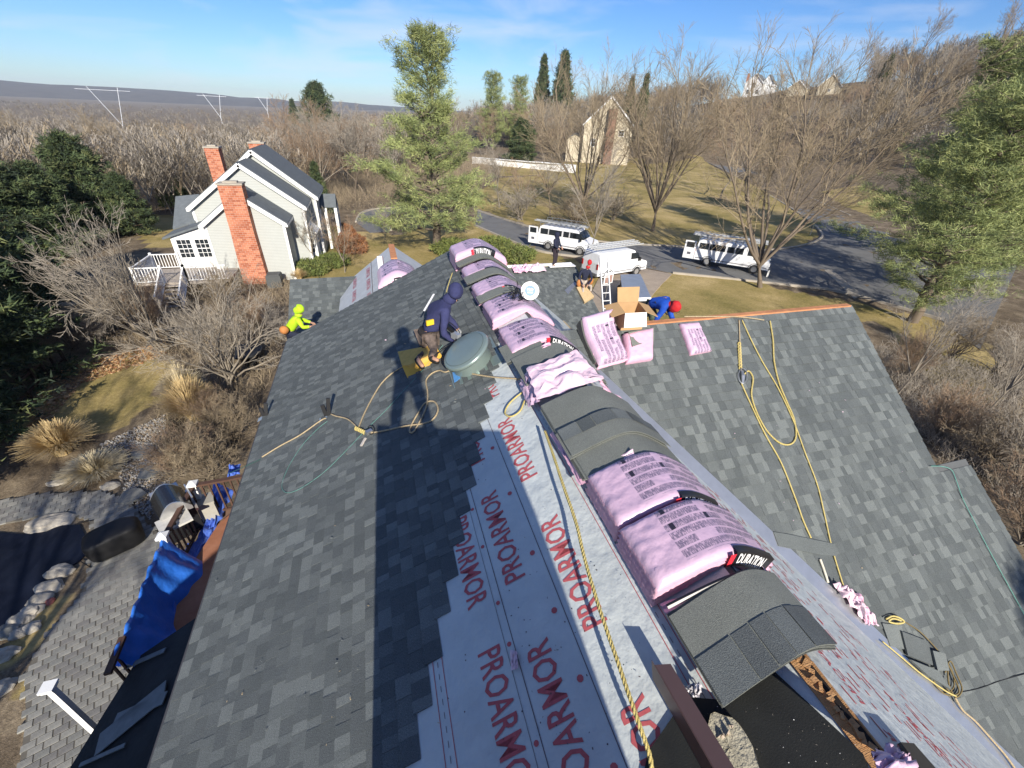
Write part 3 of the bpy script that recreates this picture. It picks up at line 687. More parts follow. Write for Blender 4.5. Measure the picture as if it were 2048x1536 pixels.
def bundle(y0, y1, th, label, skew=0.0, rise=.10, mtl=None, wr=.008, seed=0, lab='DURATION', lw=(.42, .86), layers=2, red=True, cover=(0, 1)):
    t = thing('shingle_bundle', label, 'shingle bundle', (XR, (y0+y1)/2, ZR), 'pink shingle bundles laid over the ridge')
    mb = MB(); nu, nv = 60, 22; mb.uv = []
    def prof(c, k=.08): return min(1, min(c, 1-c)/k)**.5 if 0 < c < 1 else 0
    def top(a, b, base=False):
        pf = prof(a, .05)*prof(b, .07); y = y0+(y1-y0)*b
        o = th*(.78+.22*pf); q = spt(a, y, o, skew, rise)
        nn = noise.noise(Vector((a*9, b*3+seed, seed*3.1)))*.5+1.0*abs(noise.noise(Vector((a*3+b*7, (b-a)*12+seed, seed))))
        tens = 1+1.6*max(0, 1-a*3.2)
        return q+Vector((0, 0, 1))*wr*nn*tens+Vector((0, 0, -.004*math.sin(b*30+a*3)*max(0, .35-a)*2))
    b0 = len(mb.v); mb.grid(top, nu, nv); mb.uv += [(i/nu, j/nv) for i in range(nu+1) for j in range(nv+1)]
    mb.m = [0 if True else 1]*len(mb.f)
    # skirts
    ring = [(i, 0) for i in range(nu+1)]+[(nu, j) for j in range(1, nv+1)]+[(i, nv) for i in range(nu-1, -1, -1)]+[(0, j) for j in range(nv-1, 0, -1)]
    idx = [i*(nv+1)+j for i, j in ring]; R = len(idx)
    prev = idx; ks = max(2, layers*2)
    for k in range(1, ks+1):
        cur = []
        for (i, j), ii in zip(ring, idx):
            v = Vector(mb.v[ii]); a = i/nu; x = BX0+(BX1-BX0)*a; lo = max(roofz(v.x-XR), rzz(x)+rise-.09); f = k/ks
            bul = .010*(1 if k % 2 else -1)+.006*noise.noise(Vector((i*.9, j*.9, seed+k)))
            cx = -1 if i == 0 else (1 if i == nu else 0); cy = -1 if j == 0 else (1 if j == nv else 0)
            cur.append(len(mb.v)); mb.v.append((v.x+cx*bul, v.y+cy*bul, v.z*(1-f)+min(lo, v.z)*f)); mb.uv.append((0.0, 0.0))
        for q in range(R):
            mb.f.append((prev[q], cur[q], cur[(q+1) % R], prev[(q+1) % R])); mb.m.append(1)
        prev = cur
    mb.build('wrapper', [mtl or PRN, PINK], t, smooth=True)
    if lab:
        lb = MB(); a0, a1 = lw
        def lf(a, b): 
            aa = a0+(a1-a0)*a; ht = 0
            q = spt(aa, y0-.016, th*.98+.012, skew, rise); q2 = spt(aa, y0+.035, th+.014, skew, rise); q0 = spt(aa, y0-.022, 0.01, skew, rise)
            return q2.lerp(q, b*3) if b < .333 else q.lerp(q0, (b-.333)*1.5*.95)
        lb.grid(lf, 16, 6); lb.build('label', LAB, t, smooth=True)
        tx = MB()
        lettering(lab, lambda a, b: lf(.08+a*.72, .90-b*.50)+Vector((0, -.004, .002)), tx, bold=.02)
        tx.build('label_lettering', WLET, t)
        if red:
            rb = MB(); aa = a0-.055
            rb.grid(lambda a, b: spt(aa+a*.045, y0-.022, th*.9*(1-b)+.015, skew, rise)+Vector((0, -.004, .004)), 3, 3); rb.build('red_sticker', REDL, t)
    return t
DARKS = shingle_mat('loose_shingle_dark', (.10, .105, .095)); DARKG = shingle_mat('loose_shingle_granule', (.18, .19, .17))
def curl(a, sheets, y0, y1, off, skew, rise): return spt(a, y0+(y1-y0)*sheets, off, skew, rise)
def sheets(t, y0, y1, n, off, skew=0.0, rise=.10, a0=-.03, a1=1.03, tabs='near', jit=.02, seed=0, step=.009):
    r = random.Random(seed)
    for k in range(n):
        dy = r.uniform(-jit, jit); da = r.uniform(-.03, .03); last = k == n-1; o_ = off+k*step; sk = skew+r.uniform(-.02, .02)
        def fn(a, b, lo=0): return spt(a0+da+(a1-a0)*a, y0+dy+(y1-y0)*b, o_-lo, sk, rise)+Vector((0, 0, .004*noise.noise(Vector((a*4, b*2, seed+k)))))
        mb = MB(); mb.grid(lambda a, b: fn(a, b), 30, 6); n0 = len(mb.f)
        mb.grid(lambda a, b: fn(a, 1-b, .005), 30, 6); mb.grid(lambda a, b: fn(a, 0, .005*(1-b)), 30, 1); mb.grid(lambda a, b: fn(1-a, 1, .005*(1-b)), 30, 1)
        s = mb.build('shingle_sheet', DARKG if last or k % 2 else DARKS, t, smooth=False)
        if last and tabs:
            e = [0]; 
            while e[-1] < 1: e.append(min(1, e[-1]+r.choice((.13, .17, .2, .24))))
            b0, b1 = (0.0, .48) if tabs == 'near' else (.55, 1.0)
            for i in range(len(e)-1):
                tm = MB(); tm.grid(lambda a, b: fn(e[i]+.004+(e[i+1]-e[i]-.008)*a, b0+(b1-b0)*b, -.004 if i % 2 else -.0065), 7, 5); tm.build('tab', TONES[(i*2+seed) % 6], s)
def crumple(name, pts, m, parent=None, size=.05, seed=0, th=.04, sub=10, label=None, cat=None, local=False):
    """a crumpled sheet filling the quad pts"""
    mb = MB(); a, b, c, d = [Vector(p) for p in pts]
    def fn(u, v):
        p = (a*(1-u)+b*u)*(1-v)+(d*(1-u)+c*u)*v; e = min(1, min(u, 1-u, v, 1-v)*6)
        k = abs(noise.noise(Vector((u*3+seed, v*3.4, seed*1.7))))*2.2+.45*abs(noise.noise(Vector((u*8, v*6, seed))))
        j = Vector((noise.noise(Vector((u*7, v*7, seed+5))), noise.noise(Vector((u*7, v*7, seed+9))), 0))*size*.6
        return p+Vector((0, 0, th*(.15+k*(.3+.7*e))))+j
    mb.grid(fn, int(sub*1.6), int(sub*1.6)); o = mb.build(name, m, parent, smooth=True)
    return tag(o, label, cat)
# nearest opened bundle of dark shingles
t = thing('shingle_bundle', 'opened bundle of bent dark shingles nearest the camera, in torn pink wrap', 'shingle bundle', (XR, 1.0, ZR), 'pink shingle bundles laid over the ridge')
sheets(t, .76, 1.28, 6, .045, skew=.11, a1=.93, tabs='near', seed=3, jit=.012)
crumple('wrapper', [spt(.93, .80, .02), spt(1.03, .92, .0), spt(1.02, 1.42, .02), spt(.88, 1.42, .06)], PINK2, t, seed=2, th=.03)
crumple('wrapper', [spt(-.03, 1.25, .015), spt(-.03, 1.33, .01), spt(.8, 1.34, .05), spt(.8, 1.27, .05)], PINK, t, seed=5, th=.03, size=.02)
lb = MB(); lb.tube([spt(a, 1.27, .07) for a in np.linspace(.0, .75, 12)], .018, 6); lb.build('strap', LAB, t)
bundle(1.39, 1.90, .145, 'closed pink bundle with two black duration labels, second from the camera', skew=.04, seed=1, layers=4, lw=(.55, .95))
bundle(1.94, 2.50, .125, 'closed pink bundle covered with small print, behind the double labelled one', skew=.04, seed=2, layers=3, lw=(.50, .9))
# opened stack with two steps of dark shingles
t = thing('shingle_bundle', 'opened stack of dark shingles spread over the ridge behind the printed bundles', 'shingle bundle', (XR, 2.9, ZR), 'pink shingle bundles laid over the ridge')
sheets(t, 2.50, 2.92, 5, .06, skew=.05, tabs=None, seed=8, jit=.03); sheets(t, 2.78, 3.16, 4, .10, skew=.05, tabs='far', seed=4)
sheets(t, 3.1, 3.62, 5, .07, skew=.02, tabs=None, seed=6)
crumple('wrapper', [spt(-.09, 2.5, .02), spt(-.10, 3.25, .02), spt(.05, 3.3, .05), spt(.02, 2.48, .03)], PINK, t, seed=11, th=.03)
crumple('wrapper', [spt(.98, 2.5, .03), spt(1.14, 2.75, .0), spt(1.18, 3.5, .0), spt(.98, 3.5, .03)], PINK2, t, seed=12, th=.05)
crumple('wrapper', [spt(.05, 2.47, .03), spt(.04, 2.54, .06), spt(.42, 2.54, .12), spt(.42, 2.47, .07)], PINK2, t, seed=13, th=.02, size=.01)
lb = MB(); lb.grid(lambda a, b: spt(.42+.42*a, 2.48+.0*b, .105-.05*b, .05), 12, 2); lb.build('label', LAB, t)
# pink crumpled wrap over shingles
t = thing('shingle_bundle', 'crumpled blank pink wrapper heaped over a half used bundle on the ridge', 'shingle bundle', (XR, 4.0, ZR), 'pink shingle bundles laid over the ridge')
sheets(t, 4.1, 4.75, 5, .05, tabs=None, seed=21)
crumple('wrapper', [spt(-.04, 3.72, .10), spt(.02, 4.25, .17), spt(.60, 4.3, .2), spt(.72, 3.75, .16)], PINK2, t, seed=22, th=.06, sub=22)
crumple('wrapper', [spt(.66, 3.6, .10), spt(.66, 3.85, .15), spt(1.12, 3.7, .02), spt(1.12, 3.3, .0)], PINK, t, seed=23, th=.04, sub=14)
crumple('wrapper', [spt(-.16, 3.85, -.02), spt(-.12, 4.3, .0), spt(.02, 4.3, .1), spt(.0, 3.75, .06)], PRN2, t, seed=24, th=.05, sub=12)
lb = MB(); lb.grid(lambda a, b: spt(.50+.28*a, 3.64+.1*a+.05*b, .20-.02*b, 0), 8, 2); lb.build('label', LAB, t)
# torn bundle showing its shingles
t = bundle(4.90, 5.62, .09, 'torn pink bundle with dark shingles showing through and a rope on its label', skew=.02, seed=5, layers=3, lw=(.52, .95), mtl=PRN2)
sheets(t, 4.72, 5.15, 2, .06, a0=-.10, a1=.40, tabs=None, seed=31)
crumple('wrapper', [spt(-.06, 4.62, .03), spt(-.06, 4.72, .04), spt(.45, 4.75, .1), spt(.45, 4.66, .07)], PINK, t, seed=32, th=.03, size=.02)
# the pile under the nail bucket and three more behind
bundle(5.95, 6.66, .10, 'pink bundle with a nail bucket standing on it', skew=.02, seed=7, layers=3, lab=None, mtl=PRN2)
sheets(bundle(6.95, 7.55, .10, 'pale pink bundle with curved dark shingles just beyond the nail bucket', seed=9, skew=.02, lw=(.45, .9)), 6.68, 6.98, 3, .08, tabs=None, seed=41)
sheets(bundle(8.0, 8.55, .10, 'pink bundle behind the navy hooded worker, labels facing forward', seed=12, skew=.03, lw=(.35, .8)), 7.62, 7.98, 3, .09, tabs=None, seed=42)
t = bundle(8.95, 9.75, .24, 'tall double pink bundle at the far end of the ridge', seed=14, skew=.05, lw=(.35, .75), layers=6)
sheets(t, 8.62, 8.95, 4, .10, tabs=None, seed=43)
# bundle on the wing ridge
t = thing('shingle_bundle', 'single pink bundle lying over the ridge of the grey covered wing', 'shingle bundle', (WX, 13.2, WZ))
mb = MB(); mb.uv = []
def wtop(a, b):
    x = -.5+a; z = WZ-.75*math.sqrt(x*x+.03)+.28; e = min(1, min(a, 1-a, b, 1-b)*9)**.5; return Vector((WX+x*1.15, 12.4+1.5*b, z-.10+.13*e+.01*noise.noise(Vector((a*6, b*6, 2)))))
mb.grid(wtop, 20, 10); mb.uv += [(i/20, j/10) for i in range(21) for j in range(11)]; mb.m = [0]*len(mb.f)
ring = [i*11 for i in range(21)]; b0 = len(mb.v)
for q in ring: v = mb.v[q]; mb.v.append((v[0], v[1], v[2]-.16)); mb.uv.append((0, 0))
for i in range(20): mb.f.append((ring[i], b0+i, b0+i+1, ring[i+1])); mb.m.append(1)
mb.build('wrapper', [PRN2, PINK], t, smooth=True)
lb = MB(); lb.grid(lambda a, b: wtop(.38+.34*a, 0)+Vector((0, -.012, .01-.13*b)), 8, 2); lb.build('label', LAB, t)
tx = MB(); lettering('DURATION', lambda a, b: wtop(.41+.28*a, 0)+Vector((0, -.02, -.10+.07*b)), tx); tx.build('label_lettering', WLET, t)
# ================================================================== NEIGHBOURING HOUSES
SIDE = mat('clapboard', (.43, .445, .42), .75, .03, 2); 
def clap(m, per=.16, depth=.35):
    t = m.node_tree; p = t.nodes['Principled BSDF']; tcn = N(t, 'ShaderNodeTexCoord'); wv = N(t, 'ShaderNodeTexWave', wave_type='BANDS', bands_direction='Z', wave_profile='SAW')
    wv.inputs['Scale'].default_value = 1/per/ (2*math.pi) *6.283/ 1.0*.5; t.links.new(tcn.outputs['Object'], wv.inputs['Vector'])
    src = p.inputs['Base Color'].links[0].from_socket; r = N(t, 'ShaderNodeValToRGB'); r.color_ramp.elements[0].color = (depth, depth, depth, 1); r.color_ramp.elements[1].position = .22
    mm = N(t, 'ShaderNodeMixRGB', blend_type='MULTIPLY'); mm.inputs['Fac'].default_value = .8
    t.links.new(wv.outputs['Fac'], r.inputs['Fac']); t.links.new(src, mm.inputs['Color1']); t.links.new(r.outputs['Color'], mm.inputs['Color2']); t.links.new(mm.outputs['Color'], p.inputs['Base Color'])
clap(SIDE)
NROOF = mat('slate_grey_roof', (.12, .135, .145), .9, .15, 3, .3, 40)
CREAM = mat('cream_clapboard', (.56, .49, .36), .8, .04, 1); clap(CREAM, .35, .5)
def window(parent, c, w_, h_, n, cols=3, rows=4, name='window'):
    """a sash window on a wall; n is the outward direction"""
    n = Vector(n).normalized(); x = UPZ.cross(n).normalized(); R = Matrix((x, n, UPZ)).transposed(); c = Vector(c)
    f = MB()
    for s in (-1, 1): f.box(c+x*s*(w_/2+.05)+n*.03, (.10, .08, h_+.2), R); f.box(c+UPZ*s*(h_/2+.05)+n*.03, (w_+.0, .08, .10), R)
    fo = f.build(name, TRIM, parent)
    g = MB(); g.box(c+n*.012, (w_, .02, h_), R); g.build('pane', GLASS, fo)
    m = MB()
    for i in range(1, cols): m.box(c+x*(i/cols-.5)*w_+n*.035, (.025, .02, h_), R)
    for j in range(1, rows): m.box(c+UPZ*(j/rows-.5)*h_+n*.038, (w_, .02, .045 if j*2 == rows else .025), R)
    m.build('muntin', TRIM, fo); return fo
nh = thing('clapboard_house', 'grey clapboard house with white trim and a tall red brick chimney on its gable', 'house', (-8.3, 36, GZ-.8))
def gable_block(y0, y1, x0, x1, ze, xp, zp, zb=-11.6, over=.28):
    mb = MB(); mb.prism([(x0, y0, zb), (x1, y0, zb), (x1, y0, ze), (xp, y0, zp), (x0, y0, ze)], (0, y1-y0, 0)); mb.build('wall', SIDE, nh)
    for a, b in (((x0, ze), (xp, zp)), ((xp, zp), (x1, ze))):
        A, B = Vector((a[0], 0, a[1])), Vector((b[0], 0, b[1])); d = (B-A).normalized(); nn = Vector((-d.z, 0, d.x)); nn = nn if nn.z > 0 else -nn
        if a[0] == x0: A = A-d*over
        else: B = B+d*over
        mb = MB(); mb.prism([A+nn*.02+Yv*(y0-.3), B+nn*.02+Yv*(y0-.3), B+nn*.14+Yv*(y0-.3), A+nn*.14+Yv*(y0-.3)], (0, y1-y0+.35, 0)); mb.build('roof', NROOF, nh)
        mb = MB(); mb.prism([A-nn*.16+Yv*(y0-.34), B-nn*.16+Yv*(y0-.34), B+nn*.09+Yv*(y0-.34), A+nn*.09+Yv*(y0-.34)], (0, .05, 0)); mb.build('rake_board', TRIM, nh)
        E_ = A if a[0] == x0 else B; mb = MB(); mb.bar(E_+Yv*(y0-.3)-UPZ*.05, E_+Yv*(y1)-UPZ*.05, .12, .16); mb.build('gutter', TRIM, nh)
    for x in (x0, x1): mb = MB(); mb.box((x, y0-.01, (ze+zb)/2), (.16, .06, ze-zb)); mb.build('corner_board', TRIM, nh)
gable_block(33.5, 36.0, -10.65, -6.0, -6.75, -8.33, -5.0)
gable_block(36.0, 39.2, -11.85, -4.95, -6.15, -8.33, -3.55)
gable_block(39.2, 44.4, -11.6, -4.4, -6.0, -8.05, -3.0)
BR2 = brick_mat('orange_brick', (.30, .085, .04), (.52, .20, .11), (.42, .34, .28), 1.9)
def chimney(c, w_, d_, z0, z1, wb=None):
    mb = MB(); c = Vector(c); wb = wb or w_
    mb.prism([(c.x-wb/2, c.y-d_/2, z0), (c.x+wb/2, c.y-d_/2, z0), (c.x+w_/2, c.y-d_/2, z0+(z1-z0)*.62), (c.x+w_/2, c.y-d_/2, z1), (c.x-w_/2, c.y-d_/2, z1), (c.x-w_/2, c.y-d_/2, z0+(z1-z0)*.62)], (0, d_, 0)); o = mb.build('chimney', BR2, nh)
    mb = MB(); mb.box((c.x, c.y, z1+.03), (w_+.12, d_+.12, .1)); mb.box((c.x, c.y, z1+.12), (w_*.6, d_*.5, .1)); mb.build('chimney_cap', CONC, o)
chimney((-8.42, 33.25, 0), 1.34, .9, -11.5, -4.4, 1.6); chimney((-11.2, 42.0, 0), .95, .9, -6.5, -3.05); chimney((-8.6, 44.6, 0), 1.1, .9, -6, -2.85)
mb = MB(); mb.prism([(-13.0, 34, -11.5), (-10.66, 34, -11.5), (-10.66, 34, -7.0), (-13.0, 34, -7.75)], (0, 4, 0)); mb.build('sunroom', TRIM, nh)
mb = MB(); mb.prism([(-13.35, 33.75, -7.8), (-10.67, 33.75, -6.95), (-10.67, 33.75, -6.82), (-13.35, 33.75, -7.67)], (0, 2.1, 0)); mb.prism([(-13.35, 35.9, -7.65), (-11.87, 35.9, -7.2), (-11.87, 38.2, -5.85), (-13.35, 38.2, -6.0)], (0, 0, .12)); mb.build('roof', NROOF, nh)
for x in (-12.3, -11.25): window(nh, (x, 34, -8.45), .78, 1.15, (0, -1, 0), 3, 4)
window(nh, (-4.4, 41, -8.2), .8, 1.4, (1, 0, 0)); window(nh, (-4.4, 43, -8.2), .8, 1.4, (1, 0, 0)); window(nh, (-10.0, 33.5, -8.6), .7, 1.1, (0, -1, 0), 2, 2) if False else None
# entry porch on the shaded side
mb = MB(); mb.prism([(-4.4, 41.5, -7.3), (-4.4, 44, -7.3), (-4.4, 42.7, -6.4)], (1.3, 0, 0)); mb.build('porch_roof', NROOF, nh)
for x, y in ((-3.2, 41.7), (-3.2, 43.8), (-4.0, 41.7)): mb = MB(); mb.box((x, y, -9.2), (.22, .22, 3.7)); mb.build('porch_column', TRIM, nh)
mb = MB(); q = gy(622, 497, 37.0); mb.box((q.x, 37.6, -9.6), (1.0, 1.6, 2.6)); mb.prism([(q.x-.7, 36.7, -8.3), (q.x+.7, 36.7, -8.3), (q.x, 36.7, -7.6)], (0, 2.0, 0)); mb.build('bay', TRIM, nh); window(nh, (q.x, 36.79, -9.2), .6, 1.0, (0, -1, 0), 2, 3)
# its deck, railings and stair
dk = thing('back_deck', 'weathered deck with white railings behind the grey clapboard house', 'deck', (-12, 33, GZ))
DZ = -9.7
mb = MB(); mb.box((-11.9, 32.4, DZ-.08), (5.0, 3.0, .14)); mb.build('floor', mat('weathered_boards', (.33, .29, .25), .9, .2, 6), dk)
def railing(par, pts, h=.95, m=TRIM, sp=.16, bw=.035, name='railing', posts=True):
    for a, b in zip(pts[:-1], pts[1:]):
        a, b = Vector(a), Vector(b); mb = MB(); mb.bar(a+UPZ*h, b+UPZ*h, .09, .05); mb.build('rail', m, par); mb = MB(); mb.bar(a+UPZ*.1, b+UPZ*.1, .06, .04); mb.build('rail', m, par)
        n = int((b-a).length/sp); mb = MB()
        for i in range(1, n): p = a.lerp(b, i/n); mb.box(p+UPZ*(h/2+.05), (bw, bw, h-.1))
        tag(mb.build('baluster', m, par), kind='stuff' if n > 60 else None)
        if posts: mb = MB(); mb.box(a+UPZ*(h/2+.05), (.13, .13, h+.15)); mb.build('post', m, par)
railing(dk, [(-14.4, 33.9, DZ), (-14.4, 30.9, DZ)]); railing(dk, [(-14.4, 30.9, DZ), (-12.9, 30.9, DZ)]); railing(dk, [(-11.7, 30.9, DZ), (-9.4, 30.9, DZ)]); railing(dk, [(-12.9, 33.9, DZ), (-14.4, 33.9, DZ)])
mb = MB()
for i in range(7): mb.box((-12.3, 30.7-i*.28, DZ-.15-i*.16), (1.1, .3, .05)); 
mb.build('tread', mat('weathered_boards', (0, 0, 0)), dk)
for x in (-12.9, -11.7): railing(dk, [(x, 30.9, DZ), (x, 28.9, DZ-1.15)])
ac = MB(); q = gz(553, 572, GZ); ac.box(q+Vector((0, 0, .4)), (.9, .9, .8)); ac.box(q+Vector((0, 0, .84)), (.8, .8, .08)); tag(ac.build('air_conditioner', mat('dark_grey_metal', (.08, .085, .085), .6)), 'dark grey air conditioner box at the foot of the clapboard house wall', 'air conditioner')
# --- far houses, placed on the terrain
def far_house(u, v, wpx, hpx, rpx, label, wall_m, depth=9, roof_m=NROOF, turn=0.0, side=None, name='gabled_house', windows=(), chim=None, wing=None):
    p = drop(u, v); s = -(MC.transposed() @ p).z/F; az = math.atan2(p.x, p.y)+turn
    t = thing(name, label, 'house', p); R = Matrix.Rotation(-az, 3, 'Z'); W, H, RH = wpx*s, hpx*s, rpx*s
    def T(x, y, z): return p+R @ Vector((x, y, z))
    mb = MB(); mb.prism([T(-W/2, 0, -1), T(W/2, 0, -1), T(W/2, 0, H), T(0, 0, H+RH), T(-W/2, 0, H)], R @ Vector((0, depth, 0))); mb.build('wall', wall_m, t)
    for sx in (-1, 1):
        a, b = T(0, -.4, H+RH+.05), T(sx*(W/2+.4), -.4, H-.1); mb = MB(); mb.prism([a, b, b+UPZ*.25, a+UPZ*.25], R @ Vector((0, depth+.8, 0))); mb.build('roof', roof_m, t)
        mb = MB(); mb.prism([a+R @ Vector((0, -.1, -.2)), b+R @ Vector((0, -.1, -.2)), b+R @ Vector((0, -.1, .22)), a+R @ Vector((0, -.1, .22))], R @ Vector((0, .12, 0))); mb.build('rake_board', TRIM, t)
    for (x, z, ww, hh) in windows: window(t, T(x*W, 0, z*H), ww*s, hh*s, R @ Vector((0, -1, 0)), 2, 2)
    if chim: mb = MB(); mb.box(T(chim[0]*W, chim[3], chim[1]*H/2+.0), (chim[2]*s, chim[2]*s*.8, chim[1]*H), R); mb.build('chimney', chim[4], t)
    if wing:
        x0, x1, hh, rr = wing; mb = MB(); mb.prism([T(x0*W, 2, -1), T(x1*W, 2, -1), T(x1*W, 2, hh*H), T((x0+x1)/2*W, 2, hh*H+rr*s), T(x0*W, 2, hh*H)], R @ Vector((0, depth*.7, 0))); mb.build('side_wing', wall_m, t)
        for q in (x0, x1):
            a, b = T((x0+x1)/2*W, 1.7, hh*H+rr*s), T(q*W, 1.7, hh*H-.1); mb = MB(); mb.prism([a, b, b+UPZ*.25, a+UPZ*.25], R @ Vector((0, depth*.7, 0))); mb.build('roof', roof_m, t)
    return t, T, s
TANB = mat('tan_brick', (.22, .13, .09), .9, .2, 5)
HD = max(drop(u, v).length for u, v in ((1502, 192), (1432, 188), (1590, 192), (1655, 188)))+12
t, T, s = far_house(1207, 328, 92, 66, 46, 'cream clapboard house with a tan chimney seen through bare trees', CREAM, 11, windows=((.28, .82, 9, 9), (-.28, .55, 7, 12)), chim=(.06, 1.42, 16, -.4, TANB), wing=(-.85, -.5, .62, 8))
far_house(1502, 192, 34, 20, 16, 'white house with steep gables and an orange chimney on the wooded hill', WHITE, 10, windows=((0, .9, 6, 8), (-.25, .35, 5, 7), (.25, .35, 5, 7)), chim=(-.55, 1.9, 4, 4, BR2), wing=(.3, 1.0, 1.0, 15), turn=.25)
far_house(1432, 188, 22, 12, 10, 'low white house partly hidden by trees left of the steep gabled house', WHITE, 8, turn=.4, windows=((0, .5, 5, 4),))
far_house(1590, 192, 34, 12, 14, 'cream house with a low gable among trees right of the steep gabled house', CREAM, 8, turn=.3, windows=((0, .5, 5, 4),))
far_house(1655, 188, 40, 12, 20, 'tan house with a white edged gable highest on the right of the hill', CREAM, 9, turn=.1, windows=((0, .5, 5, 4),))
far_house(1832, 196, 30, 16, 8, 'dark roofed house at the far right of the hill behind the pines', mat('brown_wall', (.12, .08, .06), .9), 8, roof_m=mat('dark_blue_roof', (.03, .035, .06), .5), turn=.8)
far_house(452, 292, 22, 7, 5, 'small pale house deep in the bare woods behind the brick chimneys', WHITE, 8, turn=.5)
# white garden wall beside the cream house
gw = thing('garden_wall', 'long white garden wall running left from the cream clapboard house', 'wall', drop(1040, 335))
a, b, c = drop(945, 327), drop(1070, 338), drop(1150, 346)
mb = MB(); mb.bar(a+UPZ*.6, b+UPZ*.6, .4, 1.5); mb.build('wall_section', WHITE, gw); mb = MB(); mb.bar(b+UPZ*.7, c+UPZ*.7, .5, 1.8); mb.build('wall_section', WHITE, gw)
mb = MB(); mb.bar(a+UPZ*1.4, c+UPZ*1.55, .6, .12); mb.build('coping', TRIM, gw)
# ================================================================== PYLONS, POLES, SIGNS
PYM = mat('pale_steel', (.60, .63, .66), .5)
for i, (u, vb, vt, wpx) in enumerate([(206, 250, 180, 52), (423, 243, 192, 34), (525, 216, 196, 21), (582, 212, 201, 13)]):
    dist = [520, 800, 1250, 1900][i]; r = ray(u, vt); k = dist/math.hypot(r.x, r.y); top = r*k; base = Vector((top.x, top.y, -30)); s = dist*1.08/F
    t = thing('pylon', ['nearest and largest V shaped pale power pylon above the bare woods', 'second V shaped pylon, left of the brick chimneys', 'third and smaller V shaped pylon near the horizon', 'farthest tiny V shaped pylon beside the dark spruce'][i], 'pylon', base, 'power pylons in the valley')
    x = Vector((math.cos(math.atan2(top.x, top.y)), -math.sin(math.atan2(top.x, top.y)), 0)); W = wpx*s; jn = top-UPZ*W*.72; rr = max(.16, .30*s); mb = MB()
    mb.tube([jn+x*W*.12, top-x*W*.28+UPZ*W*.06], rr, 4); mb.tube([jn+x*W*.12, top+x*W*.28+UPZ*W*.06], rr, 4); mb.tube([jn+x*W*.12, base+x*W*.12], rr*1.2, 4); mb.build('mast', PYM, t)
    mb = MB(); mb.tube([top-x*W*.5, top+x*W*.5], rr*.8, 4); mb.build('crossarm', PYM, t)
def pole(u, v, H, label, arms=True, lean=0):
    p = drop(u, v); t = thing('utility_pole', label, 'utility pole', p); mb = MB(); mb.tube([p, p+Vector((lean, 0, H))], .16, 6); mb.build('mast', BARKL, t)
    if arms: mb = MB(); q = p+Vector((lean, 0, H-.8)); mb.bar(q-Xv*1.1, q+Xv*1.1, .12, .14); mb.build('crossarm', BARKL, t)
pole(316, 360, 9.5, 'wooden utility pole in the clearing left of the clapboard house'); pole(476, 305, 9, 'thin utility pole behind the clapboard house chimneys', False); pole(352, 330, 9, 'distant slanting utility pole in the woods', False)
q = gz(1620, 470, GZ); t = thing('street_sign', 'green street name sign on a thin post at the corner of the lawn', 'street sign', q); mb = MB(); mb.tube([q, q+UPZ*2.6], .045, 6); mb.build('post', METAL, t)
mb = MB(); mb.box(q+UPZ*2.7, (1.0, .05, .22), .6); mb.build('name_plate', mat('sign_green', (.10, .42, .33), .5), t)
q = gz(1531, 562, GZ); t = thing('yard_sign', 'small white yard sign at the foot of the leaning roadside tree', 'sign', q); mb = MB(); mb.box(q+UPZ*.62, (.42, .03, .5), .5); mb.build('panel', WHITE, t); mb = MB(); mb.tube([q, q+UPZ*.5], .02, 4); mb.build('stake', METAL, t)
